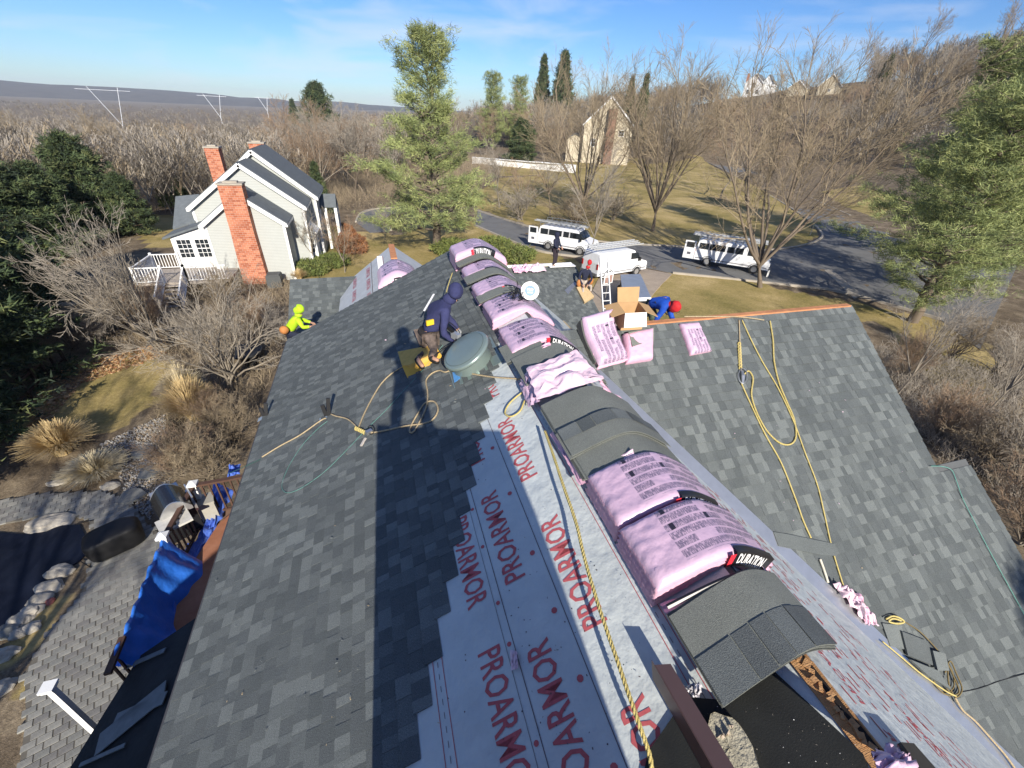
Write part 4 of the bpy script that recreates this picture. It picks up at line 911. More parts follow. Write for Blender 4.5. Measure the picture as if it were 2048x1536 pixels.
# ================================================================== VANS
VW = mat('van_white_paint', (.74, .75, .76), .25, .05, 3, spec=.6)
TYRE = mat('tyre_rubber', (.025, .025, .025), .8); RIM = mat('wheel_rim', (.5, .5, .5), .35, metal=.7)
def van(loc, ang, label, Lb=5.7, door_open=True, rack='basket', windows=True, ladders=0):
    t = thing('van', label, 'van', loc, 'work vans parked by the house', ang)   # x forward
    W = 2.0; prof = [(-Lb/2, .45), (-Lb/2, 1.35), (-Lb/2+.12, 2.0), (-Lb/2+.35, 2.12), (Lb/2-1.75, 2.12), (Lb/2-1.45, 2.02), (Lb/2-.85, 1.32), (Lb/2-.12, 1.12), (Lb/2, .95), (Lb/2, .45)]
    mb = MB(); n = len(prof); secs = [(-W/2, .0), (-W/2+.0, .0), (W/2, .0)]
    rings = []
    for y, ins in ((-1, 1), (-.93, 0), (.93, 0), (1, 1)):
        rg = []
        for (x, z) in prof:
            k = .05*ins; tap = 1-.10*max(0, (z-1.1)/1.0); rg.append((x*(1-.008*ins), y*W/2*tap, z-k*(z > 1.9)))
        rings.append(rg)
    vs = [v for r_ in rings for v in r_]; fs = []
    for a in range(3):
        for i in range(n): fs.append((a*n+i, a*n+(i+1) % n, (a+1)*n+(i+1) % n, (a+1)*n+i))
    fs.append(tuple(range(n-1, -1, -1))); fs.append(tuple(3*n+i for i in range(n))); mb.add(vs, fs); mb.build('body', VW, t, local=True)
    g = MB(); sidew = [(-Lb/2+.25, -Lb/2+1.0), (-Lb/2+1.1, -Lb/2+2.35), (-Lb/2+2.5, -Lb/2+3.05), (-Lb/2+3.15, -Lb/2+3.75)] if windows else []
    sidew.append((Lb/2-1.85, Lb/2-1.15))
    for sy in (-1, 1):
        for (a, b) in sidew:
            q = MB(); y0 = sy*(W/2*(1-.10*.3)+.004); y1 = sy*(W/2*(1-.10*.78)+.006); c = .28 if b > Lb/2-1.2 else 0
            q.prism([(a, y0, 1.4), (b+c, y0, 1.4), (b, y1, 1.88), (a, y1, 1.88)], (0, sy*.012, 0)); q.build('window', GLASS, t, local=True)
    q = MB(); q.prism([(Lb/2-1.36, -.82, 1.94), (Lb/2-1.36, .82, 1.94), (Lb/2-.86, .88, 1.36), (Lb/2-.86, -.88, 1.36)], (.02, 0, .02)); q.build('windscreen', GLASS, t, local=True)
    for sx in (-Lb/2+1.12, Lb/2-1.05):
        for sy in (-1, 1):
            w_ = MB(); w_.tube([(sx, sy*(W/2-.22), .38), (sx, sy*(W/2+.02), .38)], .38, 18); wo = w_.build('wheel', TYRE, t, local=True)
            r_ = MB(); r_.tube([(sx, sy*(W/2+.0), .38), (sx, sy*(W/2+.035), .38)], .22, 14); r_.build('rim', RIM, wo, local=True)
            a_ = MB(); a_.tube([(sx+.47*math.cos(k*.2618), sy*(W/2+.004), .38+.47*math.sin(k*.2618)) for k in range(0, 13)], .03, 4); a_.build('wheel_arch', BLACK, t, local=True)
    b_ = MB(); b_.box((Lb/2+.05, 0, .52), (.14, W*.96, .22)); b_.build('bumper', mat('bumper_grey', (.12, .12, .12), .5), t, local=True)
    b_ = MB(); b_.box((Lb/2+.0, 0, .86), (.06, 1.0, .24)); b_.build('grille', BLACK, t, local=True)
    b_ = MB(); b_.box((-Lb/2-.05, 0, .52), (.14, W*.96, .2)); b_.build('bumper', mat('bumper_grey', (0, 0, 0)), t, local=True)
    for sy in (-1, 1): b_ = MB(); b_.box((Lb/2+.0, sy*.75, .88), (.06, .34, .24)); b_.build('headlight', mat('headlight', (.7, .7, .68), .15), t, local=True); b_ = MB(); b_.box((Lb/2-1.05, sy*(W/2+.12), 1.4), (.12, .2, .26)); b_.build('mirror', BLACK, t, local=True)
    for x in (-Lb/2+1.05, -Lb/2+2.42, -Lb/2+3.1, Lb/2-1.95, Lb/2-.98):
        for sy in (-1, 1): s_ = MB(); s_.prism([(x, sy*(W/2+.003), .5), (x+.018, sy*(W/2+.003), .5), (x+.018, sy*(W/2*.93+.006), 1.95 if x < Lb/2-1.2 else 1.3), (x, sy*(W/2*.93+.006), 1.95 if x < Lb/2-1.2 else 1.3)], (0, sy*.004, 0)); s_.build('door_seam', mat('seam_grey', (.25, .25, .26), .6), t, local=True)
    for sy in (-1, 1): s_ = MB(); s_.box((0, sy*(W/2+.01), .62), (Lb-.3, .02, .09)); s_.build('side_moulding', mat('seam_grey', (0, 0, 0)), t, local=True); s_ = MB(); s_.box((-Lb/2-.01, sy*.88, 1.15), (.05, .14, .4)); s_.build('tail_light', mat('tail_red', (.35, .01, .01), .3), t, local=True)
    if door_open:
        for sy in (-1,):
            d_ = MB(); d_.box((-Lb/2-.48, sy*(W/2-.02), 1.2), (.92, .06, 1.5)); do = d_.build('rear_door', VW, t, local=True)
            d_ = MB(); d_.box((-Lb/2-.48, sy*(W/2-.02), 1.62), (.66, .08, .46)); d_.build('window', GLASS, do, local=True); d_ = MB(); d_.box((-Lb/2-.48, sy*(W/2-.02)-.0, .9), (.3, .09, .2)); d_.build('number_plate', mat('plate_dark', (.1, .1, .12), .5), do, local=True)
    DK = mat('rack_metal', (.20, .21, .22), .5, metal=.3)
    if rack:
        r_ = MB(); z = 2.32; x0, x1 = -Lb/2+.1, Lb/2-1.3
        for sy in (-.8, .8): r_.bar((x0, sy, z), (x1, sy, z), .05, .05); r_.bar((x0, sy, z+.22), (x1, sy, z+.22), .04, .04)
        for k in range(9):
            x = x0+(x1-x0)*k/8; r_.bar((x, -.8, z), (x, .8, z), .04, .04)
            for sy in (-.8, .8): r_.bar((x, sy, 2.08), (x, sy, z+.22), .035, .035)
        r_.build('roof_rack', DK, t, local=True)
    for j in range(ladders):
        ld = MB(); y = -.6+j*.62; x0, x1, z = -Lb/2-.5, Lb/2-.6, 2.46+.06*j
        for dy in (-.2, .2): ld.bar((x0, y+dy, z), (x1, y+dy, z), .04, .09)
        for k in range(int((x1-x0)/.3)): ld.bar((x0+.15+k*.3, y-.2, z), (x0+.15+k*.3, y+.2, z), .035, .035)
        ld.build('ladder', mat('aluminium', (.62, .64, .66), .35, metal=.5), t, local=True)
    return t
def heading(a, b): return math.atan2(b.y-a.y, b.x-a.x)
def van_at(r_px, f_px, **k):
    a, b = gz(*r_px, GZ), gz(*f_px, GZ); ang = heading(a, b); c = (a+b)/2; nrm = Vector((-math.sin(ang), math.cos(ang), 0)); nrm = nrm if nrm.y > 0 else -nrm
    c = c+nrm*1.0; c.z = GZ+.03; return van(c, ang, **k)
van_at((1411, 533), (1501, 548), label='long white passenger van with an open rear door, parked beside the leaning roadside tree', Lb=5.95, ladders=2)
van_at((1095, 501), (1157, 512), label='white van behind the small bare tree, its roof rack loaded with gear', Lb=5.3, ladders=1)
a, b = gz(1195, 562, GZ), gz(1290, 549, GZ)
van_at((1192, 566), (1290, 549), label='white cargo van with two aluminium ladders on its roof, parked in the driveway', Lb=5.1, door_open=False, windows=False, rack=None, ladders=2)
# flat covered trailer beside the driveway
t = thing('trailer', 'flat trailer with a blue grey cover and white edge beside the driveway', 'trailer', gz(1275, 575, -9.4))
pts = [gz(1241, 549, -9.3), gz(1281, 548, -9.3), gz(1302, 594, -9.3), gz(1246, 596, -9.3)]
mb = MB(); mb.prism([p-UPZ*.10 for p in pts], UPZ*.10); mb.build('cover', mat('blue_grey_cover', (.22, .26, .33), .5, .1, 2), t)
mb = MB(); mb.bar(pts[2]-UPZ*.12, pts[3]-UPZ*.12, .08, .22); mb.bar(pts[1]-UPZ*.12, pts[2]-UPZ*.12, .08, .12); mb.build('edge_trim', WHITE, t)
mb = MB(); ip = [p.lerp(sum(pts, Vector())/4, .08) for p in pts]; mb.prism([Vector((*p.xy, GZ+.4)) for p in ip], UPZ*.9); mb.build('body', BLACK, t)
for p in (ip[0], ip[1], ip[2], ip[3]): mb = MB(); mb.tube([(p.x, p.y, GZ+.35), (p.x+.2, p.y, GZ+.35)], .33, 12); mb.build('wheel', TYRE, t)
q = gz(1217, 556, -9.0); t = thing('notice_board', 'small white framed board with a faded brown picture beside the ladder van', 'sign', q)
mb = MB(); mb.box(q, (.8, .06, .75), .3); mb.build('panel', WHITE, t); mb = MB(); mb.box(q+Vector((.0, -.04, -.06)), (.62, .05, .5), .3); mb.build('picture', mat('faded_brown', (.35, .22, .18), .7, .3, 6), t); mb = MB(); mb.tube([q, Vector((q.x, q.y, GZ))], .04, 5); mb.build('stake', METAL, t)
# ================================================================== VEGETATION
def vase(key, seed, **k):
    d = dict(fork=.16, limbs=11, spread=36, kids=(10, 8, 6), r0=.015, gnarl=.06, minr=.0006); d.update(k); return tree_meshes(key, k.pop('m1', BARK) if 'm1' in k else BARK, TWIG, seed=seed, **{a: b for a, b in d.items() if a not in ('m1',)})
VA = vase('va', 3); VB = vase('vb', 8, spread=42, limbs=10, gnarl=.09)
TEMPL['x'] = None
def tmpl(key, m1, m2, **k): return tree_meshes(key, m1, m2, **k)
VC = tmpl('vc', BARKL, TWIGG, seed=21, fork=.3, limbs=6, spread=24, kids=(8, 7, 6), r0=.012, gnarl=.10, minr=.0007)
VD = tmpl('vd', BARK, TWIGG, seed=33, fork=.42, limbs=7, spread=34, kids=(8, 7, 6), r0=.011, gnarl=.13, minr=.0007)
VE = tmpl('ve', BARKL, TWIGR, seed=44, fork=.25, limbs=7, spread=40, kids=(8, 7, 6), r0=.012, gnarl=.12, minr=.0007)
VF = tmpl('vf', BARK, TWIG, seed=52, fork=.5, limbs=6, spread=30, kids=(8, 7, 5), r0=.010, gnarl=.13, minr=.0007)
SH1 = tmpl('sh1', BARKL, TWIGG, seed=61, fork=.12, limbs=4, spread=48, kids=(6, 5, 4), r0=.018, gnarl=.20, stems=5, minr=.0012)
SH2 = tmpl('sh2', BARK, TWIG, seed=62, fork=.10, limbs=4, spread=52, kids=(6, 6, 4), r0=.016, gnarl=.28, stems=7, minr=.0014)
SH3 = tmpl('sh3', BARKL, TWIGR, seed=63, fork=.08, limbs=5, spread=35, kids=(6, 5, 4), r0=.012, gnarl=.10, stems=9, minr=.0013)
def height_for(p, v):
    lo, hi = .2, 40
    for i in range(40):
        m = (lo+hi)/2; c = MC.transposed() @ (p+UPZ*m)
        if c.z < -.01 and CY+F*c.y/c.z*-1 < -1e9: pass
        vv = pj(p+UPZ*m)[1] if c.z < -.01 else -1e9
        if vv > v: lo = m
        else: hi = m
    return (lo+hi)/2
def T_(mesh, u, vb, vt, label, group=None, rz=0, wide=1.0, cat='tree', name='bare_tree', tilt=(0, 0), H=None, sink=0):
    p = drop(u, vb); H = H or height_for(p, vt); p = p-UPZ*sink
    return put_tree(name, mesh, p, H, label, group, rz, wide, cat, tilt)
T_(VA, 1305, 462, 120, 'wide vase shaped bare tree on the tan lawn island', rz=.4, wide=1.05)
T_(VB, 1519, 575, 118, 'large dark forked bare tree leaning right beside the long passenger van', rz=2.0, wide=1.0, tilt=(0, .16))
T_(VB, 1158, 432, 140, 'reddish bare tree in front of the cream clapboard house', rz=4.0, wide=.95)
T_(VC, 1176, 520, 318, 'small pale barked bare tree in front of the white van with loaded rack', rz=1.0, wide=.9)
T_(VE, 1440, 400, 215, 'bushy bare tree beside the road climbing away behind the lawn', rz=1.0, wide=1.2)
for i, (u, vb, vt, l) in enumerate([(1040, 430, 330, 'low bare tree at the left end of the shrub row across the street'), (1100, 435, 310, 'bare tree in the middle of the shrub row across the street'), (1000, 415, 300, 'thin bare tree just right of the tall pine')]):
    T_((VE, VD, VC)[i], u, vb, vt, l, rz=i*2.1, wide=1.3)
for i, (u, vb, vt, wd, l) in enumerate([(1040, 440, 375, 1.6, 'leafless brown shrub beside the street right of the tall pine'), (1150, 452, 385, 1.8, 'dense leafless shrub bank across the street behind the rack loaded van'), (1225, 440, 380, 1.5, 'leafless shrub left of the wide vase shaped tree')]):
    T_((SH1, SH2)[i % 2], u, vb, vt, l, rz=i, wide=wd, cat='shrub', name='bare_shrub')
# left garden
T_(SH1, 328, 700, 400, 'tall many stemmed bare tree spreading over the dark evergreens at left', rz=.8, wide=.6, tilt=(0, -.25), H=6.6)
T_(SH1, 462, 778, 560, 'white barked bare tree with many stems beside the black round cover', rz=2.2, wide=.9, H=4.8)
for i, (u, v, H, wd, l) in enumerate([(250, 655, 2.6, 1.2, 'olive bare hedge shrub at the left end behind the back lawn'), (200, 690, 2.0, 1.2, 'low bare hedge shrub above the leaf strewn lawn edge'), (300, 660, 2.4, 1.1, 'tall bare hedge shrub below the neighbour deck'), (150, 700, 2.2, 1.1, 'dark bare hedge shrub beside the lower evergreen'), (400, 680, 1.8, 1.2, 'brown shrub tangle left of the neighbour chimney wall'), (520, 660, 1.7, 1.1, 'grey shrub tangle at the foot of the brick chimney'), (455, 620, 2.6, .8, 'ghostly grey bare shrub growing against the brick chimney'), (555, 680, 1.8, 1.1, 'brown bare shrub just left of the eave by the yellow jacket worker')]):
    T_((SH2, SH1, SH3)[i % 3], u, v, 0, l, rz=i*1.3, wide=wd, H=H, cat='shrub', name='bare_shrub')
for i, (u, v, H, wd, l) in enumerate([(420, 960, 2.0, 1.1, 'tangled bare shrub above the white deck post'), (370, 950, 1.6, 1.1, 'tangled bare shrub beside the gravel path'), (470, 880, 1.8, 1.0, 'tangled brown shrub against the lower left eave'), (430, 850, 1.4, 1.0, 'small brown shrub behind the tall straw grass')]):
    T_((SH2, SH3)[i % 2], u, v, 0, l, rz=i*1.7, wide=wd, H=H, cat='shrub', name='bare_shrub')
# right garden brambles and slender trees
for i, (u, v, H, wd, l) in enumerate([(1800, 760, 2.4, .8, 'pinkish bare shrub on the lawn right of the roof corner'), (1900, 720, 2.8, .8, 'tall pinkish bare shrub below the big pine'), (1990, 760, 2.8, .8, 'bare shrub at the right edge beneath the pine boughs'), (1870, 880, 2.2, .9, 'tangled shrub halfway down the gable edge'), (1960, 930, 2.8, 1.0, 'tangled shrub beside the lower roof edge'), (2030, 990, 3.0, 1.0, 'dark tangled shrub at the right edge of the picture'), (2040, 1090, 2.6, 1.0, 'lowest tangled shrub by the bottom of the roof edge')]):
    T_((SH3, SH2, SH1)[i % 3], u, v, 0, l, rz=i*1.9, wide=wd, H=H, cat='shrub', name='bare_shrub')
for i, (u, v, H, l) in enumerate([(1785, 800, 5.2, 'slender pale birch like sapling right of the roof corner'), (1960, 840, 5.6, 'slender bare sapling near the right edge')]):
    T_(VC, u, v, 0, l, rz=i, wide=.8, H=H)
# evergreens
def wp(t): return (.30 if t < .35 else .27)*(1-.25*abs(t-.3)/.7) if t < .62 else .21*(1-((t-.62)/.38)**2.2)**.5+.015
PINE1 = pine('pine1', 5, 1, lambda t: (.42+.06*math.sin(t*21)) if t < .3 else (.36-.2*(t-.3)/.3 if t < .6 else (.13+.16*(t-.6)*(1 if t < .93 else .6))*(1-max(0, (t-.93))/.08)**.6+.015), 78, 40, .027, blades=20, wid=.04, start=.10, irregular=.55, upt=.5, r0=.022)
PINE2 = pine('pine2', 9, 1, lambda t: .30*(1-.5*t)+.03*math.sin(t*30), 90, 40, .027, blades=20, wid=.036, start=.12, irregular=.6, upt=.30, r0=.022)
SPR = pine('spr', 12, 1, lambda t: .22*(1-t)**.75+.012, 110, 20, .040, blades=12, mats=NEEDD, start=.05, irregular=.2, upt=.05, r0=.012, wid=.11)
DARKP = pine('dp', 17, 1, lambda t: .34*(1-t*t)**.6+.02, 90, 30, .05, blades=12, mats=NEEDD, start=.06, irregular=.35, upt=.2, r0=.016, wid=.10)
T_(PINE1, 872, 500, 68, 'tall solitary white pine rising behind the ridge, its crown against the sky', rz=.5, name='pine_tree', wide=1.12)
def T3(mesh, x, y, H, label, rz=0, wide=1, name='pine_tree', cat='tree', group=None, z=None, tilt=(0, 0)):
    return put_tree(name, mesh, (x, y, float(hgt(x, y)) if z is None else z), H, label, group, rz, wide, cat, tilt)
T3(PINE2, 41, 21.5, 18, 'huge white pine filling the upper right corner', 1.2, 1.05)
T3(PINE2, 33.5, 18.2, 12.5, 'leaning pine with bright green lower boughs right of the street', 3.2, 1.3, tilt=(0, .05))
T3(PINE1, 52, 31, 17, 'white pine behind the huge corner pine', 2.2, 1.3)
for i, (u, vb, vt, wd, k, l) in enumerate([(205, 470, 272, 1.1, 1, 'dark rounded evergreen left of the clapboard house'), (60, 520, 330, 1.4, 1, 'dark evergreen mass at the left edge behind the bare tree'), (130, 500, 330, 1.2, 1, 'dark evergreen between the edge and the rounded one'), (275, 470, 350, 1.0, 1, 'smaller dark evergreen beside the sunroom'), (338, 415, 345, 1.2, 0, 'narrow arborvitae left of the sunroom roof'), (365, 400, 335, 1.2, 0, 'narrow arborvitae behind the sunroom roof'), (645, 430, 325, 1.1, 0, 'dark spruce directly behind the clapboard house'), (650, 300, 168, 1.0, 1, 'broad dark spruce standing above the horizon at centre left'), (600, 290, 200, 1.0, 0, 'small olive spruce left of the broad dark one'),
  (1080, 260, 112, .8, 0, 'taller narrow spruce of the pair on the skyline'), (1118, 260, 104, 1.1, 0, 'wider spruce of the pair on the skyline'), (985, 300, 150, 1.0, 2, 'flat topped pine on the skyline right of the tall pine'), (1035, 300, 158, .9, 2, 'thin pine between the flat topped one and the spruces'), (1245, 290, 155, .7, 0, 'narrow dark cypress left of the hill trees'), (1272, 290, 150, .7, 0, 'narrow dark cypress right of its twin'), (1500, 190, 128, .8, 0, 'small evergreen behind the steep gabled house'), (1745, 210, 110, 1.0, 0, 'small evergreen on the hill left of the corner pines'), (1040, 330, 240, 1.2, 1, 'low dark evergreen below the skyline spruces')]):
    T_((SPR, DARKP, PINE2)[k], u, vb, vt, l, rz=i, wide=wd, name='evergreen_tree')
for i, (x, y, H, wd, l) in enumerate([(-16.5, 21, 6.5, 1.3, 'dark evergreen shading the left end of the hedge'), (-15.5, 16.5, 5.5, 1.3, 'dark evergreen at the left edge beside the back lawn'), (-14.2, 13.3, 4.4, 1.1, 'dark evergreen at the left edge above the straw grass'), (-19, 26, 8, 1.3, 'tall dark evergreen at far left behind the hedge'), (-13.8, 10.2, 3.0, 1.0, 'low dark evergreen at the left edge beside the pond stones')]):
    T3(DARKP, x, y, H, l, i*1.1, wd, 'evergreen_tree')
# trees behind the camera that throw dappled shade on the patio and the lower right roof
T3(SPR, -15.5, 4.0, 9.0, 'tall dark spruce beyond the patio, left of the picture', .4, 1.0, 'evergreen_tree'); T3(VD, -11.5, -4, 12, 'bare tree behind the patio', 1, 1.2, 'bare_tree')
T3(PINE1, 8.4, -7.0, 9.2, 'pine behind the near right roof', 1, .45)
# middle distance: individual bare trees, each a thing
rng = random.Random(77); G1 = 'bare trees in the valley woods'; G2 = 'bare trees on the wooded hill'
def ok(p):
    if any(inpoly(np.array([p.x]), np.array([p.y]), P)[0] for P in LAWNS[:3]+LAWNS[4:6]): return False
    R_ = P2(ROADL+ROADR+ROADN)
    if inpoly(np.array([p.x]), np.array([p.y]), R_)[0]: return False
    if -15 < p.x < -2 and 28 < p.y < 46: return False
    return True
n = 0; tries = 0
while n < 105 and tries < 2000:
    tries += 1; u = rng.uniform(-30, 760); v = 420-(rng.random()**.8)*175; p = drop(u, v)
    if not ok(p) or (300 < u < 610 and v > 345) or (v > 405): continue
    o = put_tree('bare_tree', (VD, VC, VE, VF)[n % 4], p-UPZ*.2, rng.uniform(8, 12.5), 'one of the bare grey brown trees filling the valley woods at left', G1, rng.uniform(0, 6), rng.uniform(.9, 1.35)); n += 1
n = 0; tries = 0
while n < 150 and tries < 3000:
    tries += 1; u = rng.uniform(900, 2080); hy = 226+.047*(u-1024)
    v = rng.uniform(150 if u > 1300 else 215, 330 if u < 1250 else 300); p = drop(u, v)
    if p.length < 70 or not ok(p) or p.length > 420: continue
    if 1140 < u < 1275 and v > 250 and p.length < 150: continue
    if 1400 < u < 1700 and 168 < v < 240: continue
    if 1250 < u < 1560 and v > 295: continue
    o = put_tree('bare_tree', (VD, VF, VE, VF)[n % 4], p-UPZ*.2, rng.uniform(10, 15), 'one of the tall bare trees covering the hill behind the houses', G2, rng.uniform(0, 6), rng.uniform(.85, 1.2)); n += 1
for i, (u, v, H) in enumerate([(1640, 160, 21), (1730, 150, 23), (1800, 140, 24), (1870, 140, 23), (1935, 130, 24), (2010, 120, 25), (1590, 165, 17), (1530, 160, 16), (1690, 150, 22), (1460, 165, 15), (1985, 140, 21), (1765, 150, 19)]):
    r_ = ray(u, 210); az_ = math.atan2(r_.x, r_.y); dd = 215+(i*37) % 80; p = Vector((math.sin(az_)*dd, math.cos(az_)*dd, 0)); p.z = float(hgt(p.x, p.y))-.3; put_tree('bare_tree', (VF, VD)[i % 2], p, H, 'one of the tallest bare trees standing against the sky on the hilltop at right', 'tall skyline trees', i*1.1, .85)
for i, (u, l) in enumerate([(1440, 'bare tree screening the low white house on the hill'), (1490, 'bare tree just left of the orange chimney on the hill'), (1545, 'bare tree between the white and cream hill houses'), (1610, 'bare tree in front of the cream house on the hill'), (1668, 'bare tree in front of the tan gabled house on the hill')]):
    p = drop(u, 208); put_tree('bare_tree', (VF, VE)[i % 2], p, 13, l, None, i*1.4, .9)
for i, (u, H) in enumerate([(1400, 15), (1450, 17), (1520, 18), (1560, 17), (1620, 20), (1680, 20)]):
    r_ = ray(u, 200); az_ = math.atan2(r_.x, r_.y); dd = HD+8+i*3; put_tree('bare_tree', (VD, VF)[i % 2], Vector((math.sin(az_)*dd, math.cos(az_)*dd, float(hgt(math.sin(az_)*dd, math.cos(az_)*dd))-.3)), H, 'one of the tallest bare trees standing against the sky on the hilltop at right', 'tall skyline trees', i, .9)
# far woods that read as one mass
def woods():
    rng = np.random.default_rng(5); segs = []
    r = random.Random(3); base = []
    for q in range(3):
        h, f = grow(90+q, H=1, fork=.32, limbs=7, spread=36, kids=(6, 5), r0=.011, gnarl=.12, minr=.0022, ns=3); base.append(h+f)
    B = [(np.array([tuple(s[0]) for s in b]), np.array([tuple(s[1]) for s in b]), np.array([s[2] for s in b]), np.array([s[3] for s in b])) for b in base]
    P0, P1, A, C, MI = [], [], [], [], []
    def add(x, y, H, wd):
        b = B[rng.integers(3)]; a = rng.uniform(0, 6.28); c, s = math.cos(a), math.sin(a); z = float(hgt(x, y)); Rm = np.array([[c*wd, -s*wd, 0], [s*wd, c*wd, 0], [0, 0, 1]])*H; o = np.array([x, y, z-.3]); thick = max(1, math.hypot(x, y)/400)
        P0.append(b[0]@Rm.T+o); P1.append(b[1]@Rm.T+o); A.append(b[2]*H*thick); C.append(b[3]*H*thick); MI.append(np.full(len(b[0]), rng.choice(3)))
    n = 0
    while n < 3000:
        az = math.radians(rng.uniform(-42, 24)); d = 62*(2000/62)**(rng.random()**1.0); x, y = math.sin(az)*d, math.cos(az)*d
        if az > math.radians(6) and d < 200: continue
        if -15 < x < -1 and 28 < y < 60: continue
        if d < 90 and az > math.radians(-8): continue
        add(x, y, rng.uniform(7, 11)*(1 if d > 110 else .8), rng.uniform(1.0, 1.6)); n += 1
    n = 0
    while n < 1700:
        az = math.radians(rng.uniform(12, 72)); d = rng.uniform(170, 430) if not 37.5 < math.degrees(az) < 50 else HD+rng.random()*90; x, y = math.sin(az)*d, math.cos(az)*d
        if math.degrees(az) > 37.5 and math.degrees(az) < 50 and d < HD: continue
        add(x, y, rng.uniform(9, 14), rng.uniform(.8, 1.2)); n += 1
    P0, P1, A, C, MI = map(np.concatenate, (P0, P1, A, C, MI)); V, Q = tubes_np(P0, P1, A, C, 2)
    me = np_mesh('woods', V, Q, [mat('wood_grey', (.27, .24, .20), .95), TWIGG, TWIG], MI); o = bpy.data.objects.new('woods', me); COL.objects.link(o); tag(o, 'bare brown woods stretching to the horizon', 'woods', kind='stuff')
woods()
# undergrowth low twigs over the brown ground near the house
def brush(name, label, area, n, H, m, seed, cat='undergrowth'):
    rng = np.random.default_rng(seed); pts = []
    xs = [p[0] for p in area]; ys = [p[1] for p in area]
    while len(pts) < n:
        X = rng.uniform(min(xs), max(xs), n); Y = rng.uniform(min(ys), max(ys), n); k = inpoly(X, Y, area); pts += list(zip(X[k], Y[k]))
    P = np.array(pts[:n]); z = hgt(P[:, 0], P[:, 1]); P0 = np.column_stack([P, z]); d = rng.normal(0, .45, (n, 3)); d[:, 2] = 1; ln = rng.uniform(.4, 1, n)[:, None]*H
    P1 = P0+d*ln*.6; P2_ = P1+(d+rng.normal(0, .4, (n, 3)))*ln*.4; P3 = P1+(d+rng.normal(0, .6, (n, 3)))*ln*.35
    A = np.concatenate([P0, P1, P1]); B_ = np.concatenate([P1, P2_, P3]); r0 = np.full(3*n, .008)
    V, Q = tubes_np(A, B_, r0, r0*.6, 3); o = bpy.data.objects.new(name, np_mesh(name, V, Q, m)); COL.objects.link(o); tag(o, label, cat, kind='stuff')
brush('undergrowth', 'brown twiggy undergrowth in the back garden beds', P2([(330, 560), (590, 560), (575, 680), (470, 930), (380, 960), (300, 880), (330, 760), (300, 690), (200, 700), (220, 600)]), 4200, .6, TWIG, 1)
brush('undergrowth', 'brown brush and saplings across the woods floor behind the clapboard house', P2([(560, 420), (640, 345), (780, 322), (985, 322), (1000, 352), (930, 398), (830, 408), (700, 416), (640, 440)]), 9000, 2.2, TWIG, 4)
brush('undergrowth', 'tangled brown undergrowth right of the roof', P2([(1740, 700), (2080, 760), (2100, 1150), (1960, 960), (1880, 930)]), 4200, .7, TWIGG, 2)
# ornamental grasses
STRAW = mat('straw_grass', (.50, .36, .16), .8, .3, 4, col2=(.62, .48, .26)); STRAWP = mat('pale_straw', (.58, .49, .31), .8, .25, 4)
def ornamental(u, v, H, R_, m, label, n=1500, seed=0):
    p = gz(u, v, GZ); rng = np.random.default_rng(seed); a = rng.uniform(0, 6.283, n); f = rng.uniform(0, 1, n)**.7; ln = H*rng.uniform(.7, 1.1, n); V = []; Q = []
    r0 = rng.uniform(0, .25, n)*R_; dx, dy = np.cos(a), np.sin(a); base = np.column_stack([p.x+dx*r0, p.y+dy*r0, np.full(n, p.z)])
    out_ = np.column_stack([dx, dy, np.zeros(n)]); up = np.array([0, 0, 1.]); pr = []
    for k in range(5):
        t = k/4; pr.append(base+out_*(R_*f*t**1.8)[:, None]+up*(ln*(t-.42*f*t*t*1.2))[:, None])
    side = np.column_stack([-dy, dx, np.zeros(n)])*.012
    for k in range(5): V.append(pr[k]-side*(1.2-k*.2)); V.append(pr[k]+side*(1.2-k*.2))
    V = np.stack(V, 1).reshape(-1, 3); b = (np.arange(n)*10)[:, None]; Q = np.concatenate([b+np.array([[2*k, 2*k+1, 2*k+3, 2*k+2]]) for k in range(4)])
    o = bpy.data.objects.new('ornamental_grass', np_mesh('ornamental_grass', V, Q, m)); COL.objects.link(o); tag(o, label, 'grass clump', kind='thing')
ornamental(128, 905, 1.3, 1.0, STRAW, 'round clump of golden straw grass beside the back lawn', seed=1)
ornamental(392, 838, 1.9, 1.0, STRAW, 'tall upright clump of golden straw grass beside the gravel path', seed=2)
ornamental(375, 800, 1.7, .8, STRAWP, 'pale straw grass standing behind the tall golden clump', seed=5)
ornamental(195, 948, .7, .9, STRAWP, 'low pale clump of flattened straw grass above the patio', seed=3)
ornamental(600, 560, .9, .6, STRAW, 'small straw grass beside the corner of the clapboard house', n=500, seed=4)
# evergreen shrubs near the clapboard house
def shrubball(u, v, R_, H, mats, label, seed=0, vv=None):
    p = drop(u, v); rng = np.random.default_rng(seed); n = 420; d = rng.normal(0, 1, (n, 3)); d /= np.linalg.norm(d, axis=1, keepdims=True); rr = rng.uniform(.7, 1.05, n)[:, None]*(1+.18*np.sin(d[:, :1]*5+seed)*np.cos(d[:, 1:2]*6)); C = np.array(p)+d*rr*np.array([R_, R_, H/2])+np.array([0, 0, H/2])
    k = C[:, 2] > p.z-.1; o = bpy.data.objects.new('round_shrub', clump_mesh('round_shrub', C[k], d[k], np.full(k.sum(), .16*R_+.06), 16, .14, mats, seed)); COL.objects.link(o); tag(o, label, 'shrub', kind='thing')
RUST = [mat('rust_leaves_%d' % i, c, .85) for i, c in enumerate([(.24, .10, .045), (.30, .14, .06), (.18, .08, .04), (.26, .13, .07)])]
OLIVE = [mat('olive_leaves_%d' % i, c, .8) for i, c in enumerate([(.12, .15, .04), (.17, .19, .05), (.08, .10, .03), (.13, .14, .05)])]
